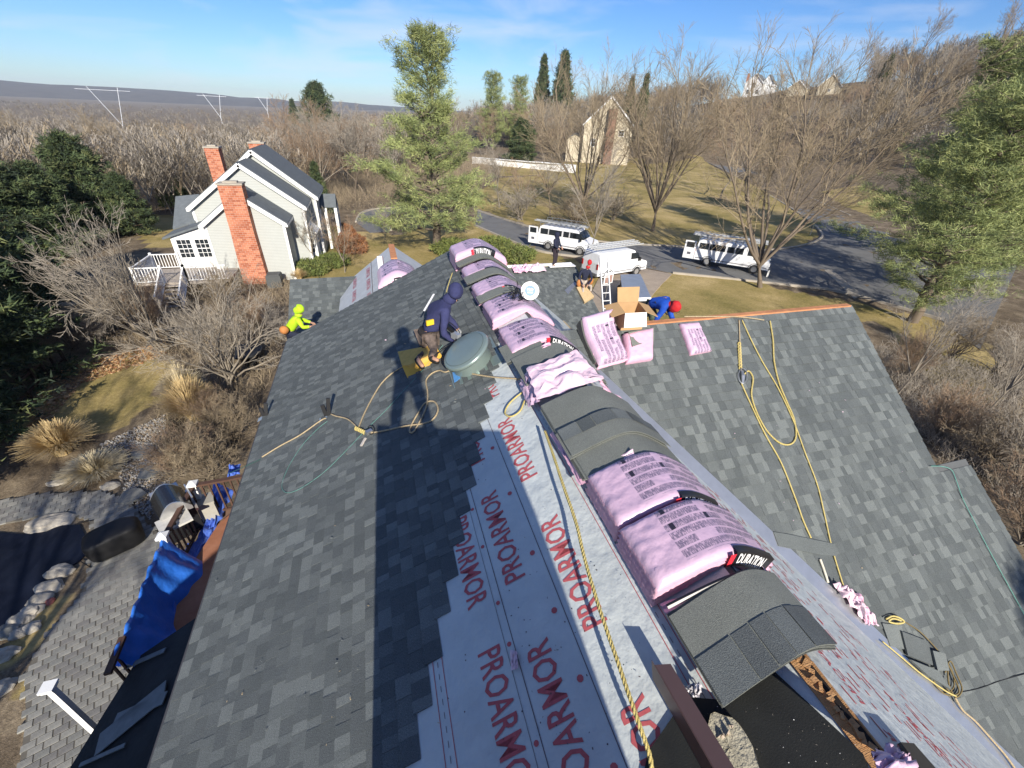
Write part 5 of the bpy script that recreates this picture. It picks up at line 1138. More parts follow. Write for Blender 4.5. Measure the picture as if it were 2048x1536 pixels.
shrubball(705, 505, 1.2, 1.5, RUST, 'low rounded rust brown shrub near the street side lawn', 1); shrubball(690, 475, .9, 1.2, RUST, 'rust brown shrub behind the low rounded one', 2)
shrubball(660, 480, .7, 1.3, OLIVE, 'small olive evergreen shrub at the corner of the clapboard house', 3)
for i, (u, v, R_, l) in enumerate([(620, 545, 1.4, 'low green ground shrub below the white bay'), (665, 530, 1.2, 'low green shrub on the lawn between the houses'), (600, 530, 1.0, 'green shrub in the shade of the clapboard house')]): shrubball(u, v, R_, .7, OLIVE, l, 5+i)
T_(VE, 690, 545, 440, 'small bare garden tree on the lawn between the houses', wide=1.1); T_(VC, 630, 535, 430, 'grey bare shrub tree in front of the white bay', wide=1.3); T_(VC, 770, 480, 410, 'little bare tree beside the rust brown shrubs', wide=1.2)
for i, (x, y, l) in enumerate([(905, 505, 'low juniper at the foot of the tall pine'), (985, 500, 'low green juniper right of the tall pine trunk'), (1030, 520, 'low juniper on the lawn before the rack loaded van')]): shrubball(x, y, 1.6, 1.0, OLIVE, l, 20+i)
# ================================================================== PATIO, POND, DECK (below the long eave)
PAVT = [mat('paver_%d' % i, c, .9, .18, 5, .3, 40) for i, c in enumerate([(.20, .20, .185), (.225, .22, .20), (.26, .255, .23), (.18, .175, .165)])]
patio = P2([(-60, 1012), (90, 990), (200, 985), (262, 1008), (300, 1055), (345, 1085), (400, 1400), (200, 1700), (0, 1700), (42, 1536), (55, 1440), (52, 1350), (88, 1285), (135, 1232), (168, 1180), (188, 1110), (180, 1040), (110, 1030), (-60, 1062)])
mb = MB(); mb.prism([Vector((*p[:2], GZ-.1)) for p in patio], (0, 0, .156)); po = mb.build('patio', mat('paver_sand', (.13, .12, .10), .95)); tag(po, kind='structure')
def pavers():
    rr = random.Random(8); cells = []; R = Matrix.Rotation(.35, 3, 'Z')
    for i in range(-70, 70):
        for j in range(-80, 80):
            c = R @ Vector(((i+.5*(j % 2))*.235, j*.155, 0))+Vector((-8, 9, 0)); c = Vector((c.x+.12*math.sin(c.y*.9), c.y, 0))
            if not inpoly(np.array([c.x]), np.array([c.y]), patio)[0]: continue
            c.z = GZ+.041+rr.uniform(0, .006); u, v = pj(c); cells.append(((c.length if -20 < u < 480 and v < 1560 else 999), c, .35+rr.uniform(-.02, .02), rr.randrange(4)))
    cells.sort(key=lambda q: q[0]); ms = []
    for k in range(4):
        mb = MB(); a, b, h, e = .113, .073, .02, .006
        mb.add([(-a, -b, -h), (a, -b, -h), (a, b, -h), (-a, b, -h), (-a+e, -b+e, h), (a-e, -b+e, h), (a-e, b-e, h), (-a+e, b-e, h)], [(4, 5, 6, 7), (0, 1, 5, 4), (1, 2, 6, 5), (2, 3, 7, 6), (3, 0, 4, 7)]); ms.append(mb.mesh('paver', PAVT[k]))
    st = MB()
    for n_, (d, c, a, k) in enumerate(cells):
        if n_ < 295: o = bpy.data.objects.new('paver', ms[k]); COL.objects.link(o); o.parent = po; o.location = c; o.rotation_euler = (0, 0, a)
        else: st.box(c, (.226, .146, .04), a, k)
    tag(st.build('paver', PAVT, po), kind='stuff')
pavers()
def boulder(c, r, seed, m, label, flat=.6):
    rr = random.Random(seed); mb = MB(); c = Vector(c)
    def fn(a, b):
        th, ph = 6.2832*a, math.pi*b; v = Vector((math.cos(th)*math.sin(ph), math.sin(th)*math.sin(ph), -math.cos(ph))); k = 1+.35*noise.noise(v*1.3+Vector((seed, 0, 0)))+.12*noise.noise(v*4+Vector((0, seed, 0))); v = v*k
        return c+Vector((v.x*r[0], v.y*r[1], max(-.3, v.z)*r[2]*flat))
    mb.grid(fn, 14, 9); o = mb.build('boulder', m); tag(o, label, 'boulder', 'pond edge boulders')
ROCK = mat('pale_rock', (.42, .38, .31), .9, .35, 3, .5, 10); ROCKG = mat('grey_rock', (.22, .22, .20), .9, .3, 3, .5, 10)
for i, (u, v, rx, ry, rz_, g, l) in enumerate([(95, 1047, .62, .32, .22, 0, 'large flat pale rock at the far end of the dark pond'), (118, 1145, .34, .22, .25, 0, 'pale boulder where the pond rim turns beside the patio'), (98, 1175, .32, .22, .2, 0, 'flat pale boulder below the first rim boulder'), (80, 1200, .26, .2, .2, 0, 'pale boulder beside a small red stone on the pond rim'), (62, 1222, .24, .18, .2, 0, 'small pale boulder midway down the pond rim'), (40, 1240, .26, .2, .22, 0, 'whitish boulder lower on the pond rim'), (20, 1262, .3, .22, .2, 1, 'grey flat stone at the left edge of the pond rim'), (62, 1255, .2, .16, .15, 0, 'small pale stone in the green strip'), (35, 1268, .18, .14, .16, 0, 'little stone at the edge of the green strip'), (5, 1310, .3, .2, .2, 0, 'pale stone cut by the left picture edge'), (6, 1375, .22, .2, .16, 0, 'lowest pale stone at the left edge'), (100, 1203, .10, .10, .12, 2, 'small reddish stone among the rim boulders'), (220, 972, .26, .2, .18, 0, 'pale round rock in the bed above the patio'), (115, 965, .3, .16, .12, 0, 'flat pale rock below the straw clump'), (165, 960, .2, .14, .12, 0, 'small pale rock between the straw clumps')]):
    boulder(gz(u, v, GZ+.03), (rx, ry, rz_), i+1, (ROCK, ROCKG, mat('reddish_rock', (.35, .12, .10), .9))[g], l)
mb = MB(); mb.prism([gz(u, v, GZ+.02)-UPZ*.2 for u, v in [(-80, 1060), (60, 1070), (118, 1052), (160, 1050), (184, 1096), (160, 1122), (128, 1142), (92, 1182), (60, 1222), (28, 1258), (-80, 1330)]], UPZ*.22)
tag(mb.build('pond_cover', mat('dark_blue_mesh_cover', (.008, .011, .022), .45, .3, 2, .5, 6)), 'dark blue black cover stretched over the pond beside the patio', 'pond cover')
mb = MB()
for a, b in (((150, 1048), (187, 1040)), ((184, 1096), (200, 1105)), ((128, 1030), (138, 1018)), ((160, 1122), (182, 1135))): mb.tube([gz(*a, GZ+.06), gz(*b, GZ+.08)], .012, 4)
tag(mb.build('cover_strap', BLACK), 'short black straps tying the pond cover to the patio', 'strap', kind='stuff')
def soft_box(name, c, w_, d_, h_, a, m, label, cat, seed=0, nx=16):
    mb = MB(); c = Vector(c); R = Matrix.Rotation(a, 3, 'Z')
    def fn(u, v):
        th = 6.2832*u; ph = math.pi*v; p = lambda s: math.copysign(abs(s)**.45, s)
        q = Vector((p(math.cos(th))*p(math.sin(ph))*w_/2, p(math.sin(th))*p(math.sin(ph))*d_/2, -p(math.cos(ph))*h_/2+h_/2)); q *= 1+.05*noise.noise(q*3+Vector((seed, 0, 0)))
        return c+R @ q
    mb.grid(fn, 24, 14); return tag(mb.build(name, m, smooth=True), label, cat)
soft_box('furniture_cover', gz(240, 1095, GZ+.03), 1.25, .75, .75, .5, BLACK, 'black covered seat standing on the patio', 'furniture cover', 2)
t = thing('fire_table', 'round black covered fire table in the brown bed below the eave', 'table', gz(512, 728, GZ)); q = gz(508, 722, GZ+.0)
mb = MB(); mb.tube([q, q+UPZ*.55], [.55, .5], 14); mb.build('base', BLACK, t); mb = MB(); mb.tube([q+Vector((-.25, -.1, .58)), q+Vector((-.25, -.1, .66))], .78, 22); mb.build('cover', mat('black_cover_cloth', (.022, .024, .026), .7), t)
# gravel path and flagstones
GP = P2([(198, 890), (330, 828), (335, 900), (345, 985), (300, 1040), (255, 1000), (232, 930)])
def gravel():
    rng = np.random.default_rng(3); n = 4200; xs = [p[0] for p in GP]; ys = [p[1] for p in GP]; X = rng.uniform(min(xs), max(xs), n*2); Y = rng.uniform(min(ys), max(ys), n*2); k = inpoly(X, Y, GP); X, Y = X[k][:n], Y[k][:n]; n = len(X)
    r = rng.uniform(.02, .055, n); O = np.array([(1, 0, 0), (0, 1, 0), (-1, 0, 0), (0, -1, 0), (0, 0, .8), (0, 0, -.3)]); a = rng.uniform(0, 3, n); C = np.stack([X, Y, np.full(n, GZ+.01)], 1)
    V = C[:, None, :]+O[None]*r[:, None, None]*rng.uniform(.6, 1.3, (n, 6, 1)); F_ = np.array([(0, 1, 4), (1, 2, 4), (2, 3, 4), (3, 0, 4), (1, 0, 5), (2, 1, 5), (3, 2, 5), (0, 3, 5)]); Q = (np.arange(n)*6)[:, None, None]+F_[None]
    o = bpy.data.objects.new('gravel', np_mesh('gravel', V.reshape(-1, 3), Q.reshape(-1, 3), [mat('pebble_pale', (.42, .40, .36), .9), mat('pebble_grey', (.25, .24, .23), .9), mat('pebble_tan', (.35, .28, .2), .9)], np.repeat(rng.integers(0, 3, n), 8))); COL.objects.link(o); tag(o, 'pale pebble gravel of the garden path', 'gravel', kind='stuff')
gravel()
for i, (u, v) in enumerate([(285, 905), (300, 945), (262, 993)]): mb = MB(); q = gz(u, v, GZ+.04); mb.prism([q+Vector((.45*math.cos(k)*(.8+.2*math.sin(k*3+i)), .35*math.sin(k), 0)) for k in np.arange(0, 6.2, .8)], (0, 0, .05)); tag(mb.build('flagstone', ROCKG), ['grey flagstone at the top of the gravel path', 'grey flagstone in the middle of the gravel path', 'bluish flagstone where gravel meets patio'][i], 'flagstone', 'flagstones in the gravel path')
# leaf litter
def litter():
    rng = np.random.default_rng(6); P = P2([(60, 870), (60, 800), (135, 735), (330, 685), (330, 712), (160, 770), (95, 850)]); n = 3800; xs = [p[0] for p in P]; ys = [p[1] for p in P]; X = rng.uniform(min(xs), max(xs), n*3); Y = rng.uniform(min(ys), max(ys), n*3); k = inpoly(X, Y, P); X, Y = X[k][:n], Y[k][:n]; n = len(X)
    C = np.stack([X, Y, np.full(n, GZ+.03)], 1); V = C[:, None, :]+rng.normal(0, .055, (n, 3, 3))*np.array([1, 1, .4]); Q = np.arange(n*3).reshape(-1, 3)
    o = bpy.data.objects.new('leaves', np_mesh('leaves', V.reshape(-1, 3), Q, [mat('leaf_tan', (.42, .24, .10), .8), mat('leaf_brown', (.28, .13, .06), .8), mat('leaf_pale', (.52, .36, .2), .8)], rng.integers(0, 3, n))); COL.objects.link(o); tag(o, 'fallen tan leaves along the top of the back lawn', 'leaves', kind='stuff')
litter()
fn_ = thing('garden_fence', 'low dark rail fence at the left edge of the back lawn', 'fence', gz(60, 810, GZ)); DKW = mat('dark_timber', (.035, .022, .016), .8)
a, b = gz(45, 822, GZ), gz(136, 732, GZ)
for k in range(6): mb = MB(); p = a.lerp(b, k/5); mb.box(p+UPZ*.55, (.1, .1, 1.1)); mb.build('post', DKW, fn_)
for z in (.4, .95): mb = MB(); mb.bar(a+UPZ*z, b+UPZ*z, .05, .1); mb.build('rail', DKW, fn_)
# deck under the eave
DZ2 = -8.05; deck = thing('deck', 'raised deck with brown rails and white posts under the long eave', 'deck', (-3.5, 7, GZ)); BRN = mat('brown_rail', (.085, .045, .03), .7, .2, 4)
p1, p2, p3 = gz(385, 968, -7.05), gz(325, 1072, -7.05), gz(212, 1345, -7.05); p1.z = p2.z = p3.z = DZ2
e1 = Vector((-2.0, p1.y+.15, DZ2))
mb = MB(); mb.prism([p3+Vector((.0, -1.2, -.12)), p3-UPZ*.12, p2-UPZ*.12, p1+Vector((0, .1, -.12)), e1+Vector((0, 0, -.12)), Vector((-2.0, 3.2, DZ2-.12))], UPZ*.10); mb.build('floor', mat('deck_boards', (.20, .12, .08), .85, .2, 5), deck)
for a, b, pst in ((p1, e1, 1), (p2, p1, 0), (p3, p3.lerp(p2, .22), 0)): railing(deck, [a, b], .95, BRN, .13, .03, posts=False)
for p in (p1, p2):
    mb = MB(); mb.box(p+UPZ*.5, (.11, .11, 1.05)); o = mb.build('post', TRIM, deck); mb = MB(); q = p+UPZ*1.03
    mb.add([q+Vector((-.09, -.09, 0)), q+Vector((.09, -.09, 0)), q+Vector((.09, .09, 0)), q+Vector((-.09, .09, 0)), q+Vector((0, 0, .07)), q+Vector((-.09, -.09, -.05)), q+Vector((.09, -.09, -.05)), q+Vector((.09, .09, -.05)), q+Vector((-.09, .09, -.05))], [(0, 1, 4), (1, 2, 4), (2, 3, 4), (3, 0, 4), (5, 6, 1, 0), (6, 7, 2, 1), (7, 8, 3, 2), (8, 5, 0, 3)]); mb.build('post_cap', TRIM, o)
q = gz(96, 1374, -8.0); t = thing('white_post', 'thick white square post with a flat cap rising past the lower roof', 'post', (q.x, q.y, GZ)); mb = MB(); mb.box((q.x, q.y, (GZ-8.05)/2), (.09, .09, -8.05-GZ)); mb.build('shaft', TRIM, t)
mb = MB(); mb.box((q.x, q.y, -8.0), (.19, .19, .04)); mb.box((q.x, q.y, -8.04), (.16, .16, .04)); mb.build('cap', TRIM, t)
TARP = mat('blue_tarp', (.02, .13, .55), .32, .25, 3, 1.0, 7, spec=.6, col2=(.04, .19, .72)); TARP2 = mat('blue_tarp_faded', (.06, .12, .52), .35, .2, 4, .8, 14, col2=(.12, .22, .62))
t = thing('blue_tarp', 'blue tarp hung over the deck rail and heaped along the deck floor', 'tarp', (p2.x, p2.y, DZ2))
def hang(u, v):
    a = p3.lerp(p2, .1+.9*u)+Vector((0, 0, 1.0+.03*math.sin(u*40))); inn = Vector((.36+.12*math.sin(u*9), 0, 0)); sag = .03*math.sin(u*9)+.012*math.sin(u*31)
    if v < .12: return a+Vector((-.10+v*.9+.02*math.sin(u*50), 0, -.3*(.12-v)*8))
    k = (v-.12)/.88; return a+Vector((inn.x*k**1.4, 0, -.96*k+.02))+Vector((sag*k, 0, .05*noise.noise(Vector((u*9, v*5, 0)))))
mb = MB(); mb.grid(hang, 60, 14); mb.build('hung_sheet', TARP, t, smooth=True)
fa, fb, fc, fd = gz(395, 1095, DZ2+.1), gz(458, 945, DZ2+.1), gz(470, 990, DZ2+.1), gz(430, 1065, DZ2+.1)
crumple('floor_sheet', [gz(302, 1300, DZ2), gz(328, 1305, DZ2), gz(425, 1070, DZ2), gz(375, 1090, DZ2)], TARP2, t, seed=3, th=.14, size=.09, sub=26)
crumple('floor_sheet', [gz(395, 1095, DZ2), gz(428, 1070, DZ2), gz(470, 985, DZ2), gz(430, 965, DZ2)], TARP2, t, seed=4, th=.14, size=.09, sub=22)
crumple('floor_sheet', [gz(225, 1340, DZ2+.3), gz(275, 1330, DZ2+.3), gz(300, 1290, DZ2), gz(262, 1295, DZ2)], TARP, t, seed=6, th=.2, size=.1, sub=14)
crumple('floor_sheet', [gz(455, 955, DZ2+.5), gz(480, 950, DZ2+.5), gz(482, 930, DZ2+.5), gz(460, 932, DZ2+.5)], TARP2, t, seed=7, th=.1, size=.05, sub=8)
mb = MB(); pts = [gz(330, 1300, DZ2), gz(352, 1300, DZ2), gz(405, 1290, DZ2), gz(470, 1030, DZ2), gz(440, 1055, DZ2), gz(385, 1140, DZ2), gz(350, 1235, DZ2)]; mb.prism([p+UPZ*.10 for p in pts], UPZ*.02)
tag(mb.build('debris_sheet', mat('rust_brown_board', (.26, .10, .05), .9, .35, 1.2, .5, 8, col2=(.42, .20, .12))), 'rust brown dusty board lying between the blue tarp and the eave', 'board')
# gas grill
g0 = gz(372, 1062, DZ2); gr_ = thing('gas_grill', 'stainless gas grill with a black hood standing on the deck', 'grill', g0, rz=0.55); STEEL = mat('stainless', (.55, .55, .54), .3, metal=.7)
def gpart(nm, m, c, s): mb = MB(); mb.box(c, s); return mb.build(nm, m, gr_, local=True)
gpart('cabinet', BLACK, (0, 0, .42), (.62, .5, .75)); gpart('side_shelf', mat('shelf_cream', (.55, .53, .48), .5), (-.1, -.52, .82), (.55, .42, .05)); gpart('side_shelf', STEEL, (0, .48, .82), (.5, .36, .05)); gpart('control_panel', STEEL, (.33, 0, .72), (.05, .62, .16))
mb = MB(); mb.grid(lambda a, b: Vector((-.28+.56*a, -.34+.68*b, .84+.30*math.sin(math.pi*(.06+.90*a)))), 12, 2); mb.build('hood', mat('black_enamel', (.015, .015, .016), .25, spec=.7), gr_, local=True)
for sy in (-.34, .34): mb = MB(); pp = [Vector((-.28+.56*a, sy, .84+.30*math.sin(math.pi*(.06+.90*a)))) for a in np.linspace(0, 1, 12)]; mb.prism(pp+[Vector((.28, sy, .8)), Vector((-.28, sy, .8))], (0, .03 if sy > 0 else -.03, 0)); mb.build('hood_end', STEEL, gr_, local=True)
mb = MB(); mb.tube([(.34, -.25, .98), (.34, .25, .98)], .018, 8); mb.build('handle', STEEL, gr_, local=True)
t = thing('storage_bin', 'small beige bin on the tarp beside the gas grill', 'bin', gz(425, 1035, DZ2)); q = gz(425, 1035, DZ2); mb = MB(); mb.box(q+UPZ*.3, (.32, .32, .5), .3); mb.build('body', mat('beige_plastic', (.35, .33, .28), .6), t); mb = MB(); mb.box(q+UPZ*.57, (.35, .35, .04), .3); mb.build('lid', mat('beige_plastic', (0, 0, 0)), t)
# ================================================================== THINGS LYING ON THE ROOF
ROPE = mat('beige_rope', (.42, .33, .20), .8, .35, 60, .5, 200); ROPEY = mat('yellow_rope', (.46, .36, .10), .75, .35, 60, .5, 200, col2=(.62, .52, .22)); ROPED = mat('dark_rope', (.16, .12, .05), .8, .3, 60); TEAL = mat('teal_line', (.12, .32, .26), .5); DTEAL = mat('dark_green_line', (.03, .10, .08), .6)
def rope(name, px, plane, r, m, label, cat='rope', lift=0.0, strands=0, parent=None, k=7, group=None):
    pts = []
    for q in px:
        o = (q[2] if len(q) > 2 else lift)+r+.02; pts.append(plane(q[0], q[1], o))
    P = smooth_path(pts, k); mb = MB()
    if strands:
        L_ = [0]
        for a, b in zip(P[:-1], P[1:]): L_.append(L_[-1]+(b-a).length)
        tot = L_[-1]; n = int(tot/.012); Q = []; j = 0
        for i in range(n+1):
            s = tot*i/n
            while j < len(L_)-2 and L_[j+1] < s: j += 1
            Q.append(P[j].lerp(P[j+1], (s-L_[j])/max(1e-6, L_[j+1]-L_[j])))
        for st in range(strands):
            H_ = []
            for i, q in enumerate(Q):
                d = (Q[min(i+1, n)]-Q[max(i-1, 0)]).normalized(); u = d.orthogonal().normalized(); a = i*.012/(r*7)*6.283+st*6.283/strands; u.rotate(Matrix.Rotation(a, 3, d)); H_.append(q+u*r*.55)
            mb.tube(H_, r*.58, 5)
    else: mb.tube(P, r, 6)
    o = mb.build(name, m, parent, smooth=True)
    if parent is None: tag(o, label, cat, group)
    return o
rope('rope', [(1090, 862, .08), (1105, 905, .1), (1128, 975, .11), (1152, 1045, .11), (1170, 1120, .11), (1200, 1220, .11), (1236, 1325, .1), (1270, 1425, .08), (1299, 1510, .03), (1303, 1560)], onL, .0135, ROPEY, 'twisted yellow rope running down the white underlayment beside the bundles', strands=3)
rope('rope', [(1098, 764, .05), (1070, 770, .03), (1040, 788), (1018, 808), (1010, 826), (1022, 833), (1040, 822), (1050, 800), (1060, 788)], onL, .011, ROPEY, 'small yellow rope loop on the underlayment below the crumpled wrapper')
rope('rope', [(524, 914), (558, 893), (600, 870), (640, 842), (652, 836)], onL, .011, ROPE, 'beige rope from the lower roof to the left black bracket')
rope('rope', [(662, 828), (672, 832), (695, 838), (712, 852), (720, 858)], onL, .011, ROPE, 'short beige rope between the black bracket and the rope clamp')
rope('rope', [(716, 858), (728, 828), (745, 795), (762, 768), (782, 748), (806, 733)], onL, .011, ROPE, 'beige rope rising from the clamp to the yellow foam pad')
rope('rope', [(738, 866), (770, 861), (810, 852), (850, 846), (868, 836), (876, 818), (868, 803), (850, 806), (835, 828), (822, 852), (820, 864), (828, 862), (842, 838), (853, 812), (855, 785), (852, 762), (862, 748), (878, 741), (890, 744), (905, 741), (940, 747), (985, 754), (1040, 758), (1092, 763)], onL, .0115, ROPE, 'long beige rope looping from the clamp past the round vent to the ridge')
rope('cord', [(886, 690, .1), (850, 735), (812, 776), (770, 822), (735, 856), (700, 893), (655, 938), (620, 965), (590, 982), (570, 984), (564, 968), (578, 932), (605, 890), (635, 858), (655, 842)], onL, .0028, TEAL, 'thin teal air line looping down the left slope', 'hose')
rope('cord', [(455, 948), (485, 935), (522, 918)], onL, .004, DTEAL, 'thin dark line reaching over the left eave', 'hose')
rope('cord', [(905, 545), (895, 575), (890, 600)], onL, .01, ROPEY, 'yellow lifeline stretched from the far bundles to the navy worker', 'rope', lift=.3)
rope('rope', [(1478, 640), (1479, 665), (1480, 700), (1482, 735), (1486, 752)], onC, .010, ROPE, 'beige rope dropping from the cross ridge to the rope grab')
rope('rope', [(1486, 752), (1497, 742), (1506, 757), (1503, 790), (1514, 826), (1534, 862), (1560, 886), (1582, 888), (1592, 872), (1588, 838), (1572, 800), (1557, 762), (1548, 720), (1546, 680), (1540, 642)], onC, .0125, ROPEY, 'thick yellow rope hanging in a long loop from the cross ridge', strands=3)
rope('rope', [(1484, 640), (1500, 675), (1524, 722), (1556, 776), (1586, 840), (1610, 905), (1634, 968), (1648, 1025), (1665, 1100), (1690, 1182)], onC, .010, ROPEY, 'long thin yellow rope running from the cross ridge down to the pink scrap')
rope('rope', [(1482, 765), (1500, 805), (1530, 868), (1562, 925), (1590, 995), (1606, 1040), (1622, 1076)], onC, .011, ROPEY, 'yellow rope running from the rope grab to the grey shingle strip')
rope('rope', [(1640, 1118), (1648, 1140), (1656, 1165)], onC, .016, mat('pale_rope', (.6, .56, .45), .8), 'short pale thick rope end below the grey shingle strip')
rope('rope', [(1368, 633), (1420, 633), (1480, 634), (1528, 640)], onC, .010, ROPE, 'taut beige lifeline along the cross ridge', lift=.04)
rope('rope', [(1765, 1283), (1800, 1312), (1835, 1342), (1868, 1366), (1895, 1384), (1912, 1392)], onC, .010, ROPEY, 'yellow rope along the valley to the coil', lift=.04)
rope('rope', [(1808, 1243), (1838, 1262), (1868, 1292), (1892, 1322), (1905, 1345), (1908, 1372), (1898, 1384)], onC, .008, ROPED, 'dark rope curving from the yellow knot to the coil', lift=.02)
rope('rope', [(1890, 1345), (1900, 1322), (1912, 1345), (1924, 1378), (1912, 1394), (1898, 1370), (1896, 1332), (1906, 1350), (1918, 1384), (1895, 1390), (1875, 1375), (1868, 1358), (1882, 1352), (1890, 1372), (1905, 1390)], onC, .009, ROPED, 'tangled coil of dark and yellow rope at the lower right', lift=.03)
rope('rope', [(1772, 1238), (1785, 1232), (1800, 1236), (1808, 1244), (1794, 1247), (1778, 1243), (1786, 1237), (1802, 1241)], onC, .012, ROPEY, 'yellow rope knot on the right slope', lift=.03)
rope('rope', [(1910, 1395), (1925, 1420), (1950, 1442), (1980, 1475), (2012, 1512), (2035, 1545)], onC, .013, ROPE, 'frayed beige rope running to the lower right corner', lift=.03)
rope('cord', [(1924, 1384), (1960, 1376), (2005, 1360), (2060, 1345)], onC, .005, BLACK, 'thin black line going right from the rope coil', 'cable')
rope('cord', [(1862, 932, .02), (1885, 933), (1903, 940), (1912, 960), (1926, 998), (1948, 1042), (1978, 1100), (2015, 1168), (2060, 1250)], onC, .0055, TEAL, 'teal air hose running down the far right roof edge', 'hose', lift=.01)
# rope grabs and clamp
def lump(name, pts, rs, m, label, cat): mb = MB(); mb.tube(pts, rs, 8); return tag(mb.build(name, m, smooth=True), label, cat)
t = thing('rope_grab', 'metal rope grab with a wrapped yellow knot on the cross slope', 'rope grab', onC(1482, 740)); mb = MB()
for k in range(9): c = onC(1478.5+k*.3, 688+k*6, .03); mb.tube([c+Vector((.024*math.cos(a), .012*math.sin(a*1.0), .024*math.sin(a))) for a in np.arange(0, 6.6, .8)], .011, 5)
mb.build('wrapped_knot', ROPEY, t); mb = MB(); mb.tube([onC(1483, 742, .03), onC(1486, 752, .05), onC(1485, 768, .03)], [.02, .035, .015], 8); mb.build('cam', METAL, t)
mb = MB(); mb.tube([onC(1486+9*math.cos(a), 752+15*math.sin(a), .05) for a in np.arange(0, 6.6, .5)], .007, 5); mb.build('carabiner', METAL, t); mb = MB(); mb.bar(onC(1484, 735, .02), onC(1482, 770, .02), .03, .01, up=CN); mb.build('webbing', BLACK, t)
t = thing('rope_clamp', 'rope clamp with yellow knot and dangling black strap on the left slope', 'rope clamp', onL(730, 865)); mb = MB()
for k in range(6): c = onL(712+k*3.4, 857+k*1.6, .03); mb.tube([c+Vector((.012*math.cos(a), .03*math.cos(a)*.5, .03*math.sin(a))) for a in np.arange(0, 6.6, .8)], .011, 5)
mb.build('wrapped_knot', ROPEY, t); mb = MB(); mb.box(onL(738, 864, .05), (.09, .06, .05), .5); mb.build('cam', METAL, t); mb = MB(); mb.tube([onL(742+7*math.cos(a), 860+9*math.sin(a), .04) for a in np.arange(0, 6.6, .5)], .006, 5); mb.build('carabiner', BLACK, t)
mb = MB(); mb.bar(onL(736, 872, .01), onL(706, 905, .01), .035, .004, up=LN); mb.bar(onL(706, 905, .01), onL(682, 932, .01), .02, .004, up=LN); mb.build('strap', BLACK, t); mb = MB(); mb.bar(onL(731, 876, .03), onL(722, 892, .02), .03, .02, up=LN); mb.build('webbing', mat('pale_webbing', (.5, .45, .4), .8), t)
for i, (u, v, l) in enumerate([(532, 832, 'black roof bracket with two uprights near the left eave'), (657, 832, 'black roof bracket with a rope over it on the left slope')]):
    b = onL(u, v, .01); t = thing('roof_bracket', l, 'roof bracket', b, 'black roof brackets'); sgn = [.8, 1.0][i]
    for dx, dy, h in ((-.08, .03, .20*sgn), (.02, .05, .30*sgn)): mb = MB(); mb.bar(b+Vector((dx*.4, 0, .01)), b+Vector((dx+.02, dy, h)), .055, .03, up=Yv); mb.build('upright', BLACK, t)
    mb = MB(); mb.prism([b+LDN*.02-Yv*.05+LN*.003, b+LDN*.02+Yv*.05+LN*.003, b+LDN*.16+Yv*.06+LN*.003, b+LDN*.16-Yv*.06+LN*.003], LN*.004); mb.build('base_plate', mat('galvanised_plate', (.38, .43, .46), .4, metal=.5), t)
def pad(name, px, plane, th, m, label, cat, lift=0.0, n=None):
    pts = [plane(u, v, lift+.02) for u, v in px]; mb = MB(); mb.prism(pts, n*th); o = mb.build(name, m); return tag(o, label, cat)
FOAM = mat('yellow_foam', (.60, .38, .10), .9, .15, 12, .4, 60); PLY = mat('tan_plywood', (.55, .40, .21), .8, .12, 6)
t = thing('foam_pad', 'yellow foam roof pad under the boots of the navy hooded worker', 'foam pad', onL(840, 735)); mb = MB(); mb.prism([onL(u, v, .02) for u, v in ((803, 714), (878, 700), (884, 712), (826, 742), (812, 742))], LN*.12); mb.build('seat', FOAM, t)
mb = MB(); a_ = [onL(812, 743, .03), onL(884, 712, .03), onL(886, 716, .0), onL(828, 762, .0), onL(816, 758, .0)]; mb.prism([a_[0]+LN*.10, a_[1]+LN*.10, a_[2], a_[3], a_[4]], LN*.01); mb.build('facing', mat('orange_foam', (.62, .36, .06), .8, .1, 8), t)
pad('foam_pad', [(1152, 578), (1168, 573), (1187, 596), (1168, 608)], lambda u, v, o: gp(u, v, gA+gN*o, gN), .12, PLY, 'tan foam pad on the far lower roof under the red capped worker', 'foam pad', n=gN)
pad('shingle_sheet', [(1129, 581), (1148, 564), (1154, 568), (1136, 589)], lambda u, v, o: gp(u, v, gA+gN*o, gN), .02, METAL, 'pale grey shingle strip beside the red capped worker', 'shingle', n=gN)
pad('foil_tab', [(905, 745), (917, 745), (921, 756), (909, 766)], onL, .004, mat('blue_film', (.10, .30, .62), .4), 'small blue square of film below the round vent', 'film square', n=LN)
pad('shingle_sheet', [(1545, 1064), (1572, 1068), (1668, 1088), (1672, 1112), (1640, 1110), (1555, 1092)], onC, .02, TONES[2], 'grey shingle strip lying across the right slope under the ropes', 'shingle', n=CN)
for i, (q, l) in enumerate([([(1762, 1246), (1800, 1250), (1815, 1300), (1778, 1292)], 'loose grey shingle below the yellow rope knot'), ([(1800, 1262), (1852, 1282), (1862, 1330), (1812, 1310)], 'loose grey shingle in the middle of the small heap'), ([(1860, 1300), (1885, 1306), (1893, 1340), (1870, 1340)], 'pale upturned shingle beside the rope coil'), ([(1815, 1318), (1870, 1340), (1896, 1378), (1850, 1350)], 'pale loose shingle at the foot of the small heap')]):
    pad('shingle_sheet', q, onC, .02+i*.008, TONES[(4, 1, 4, 3)[i]], l, 'shingle', n=CN, lift=.02*i)
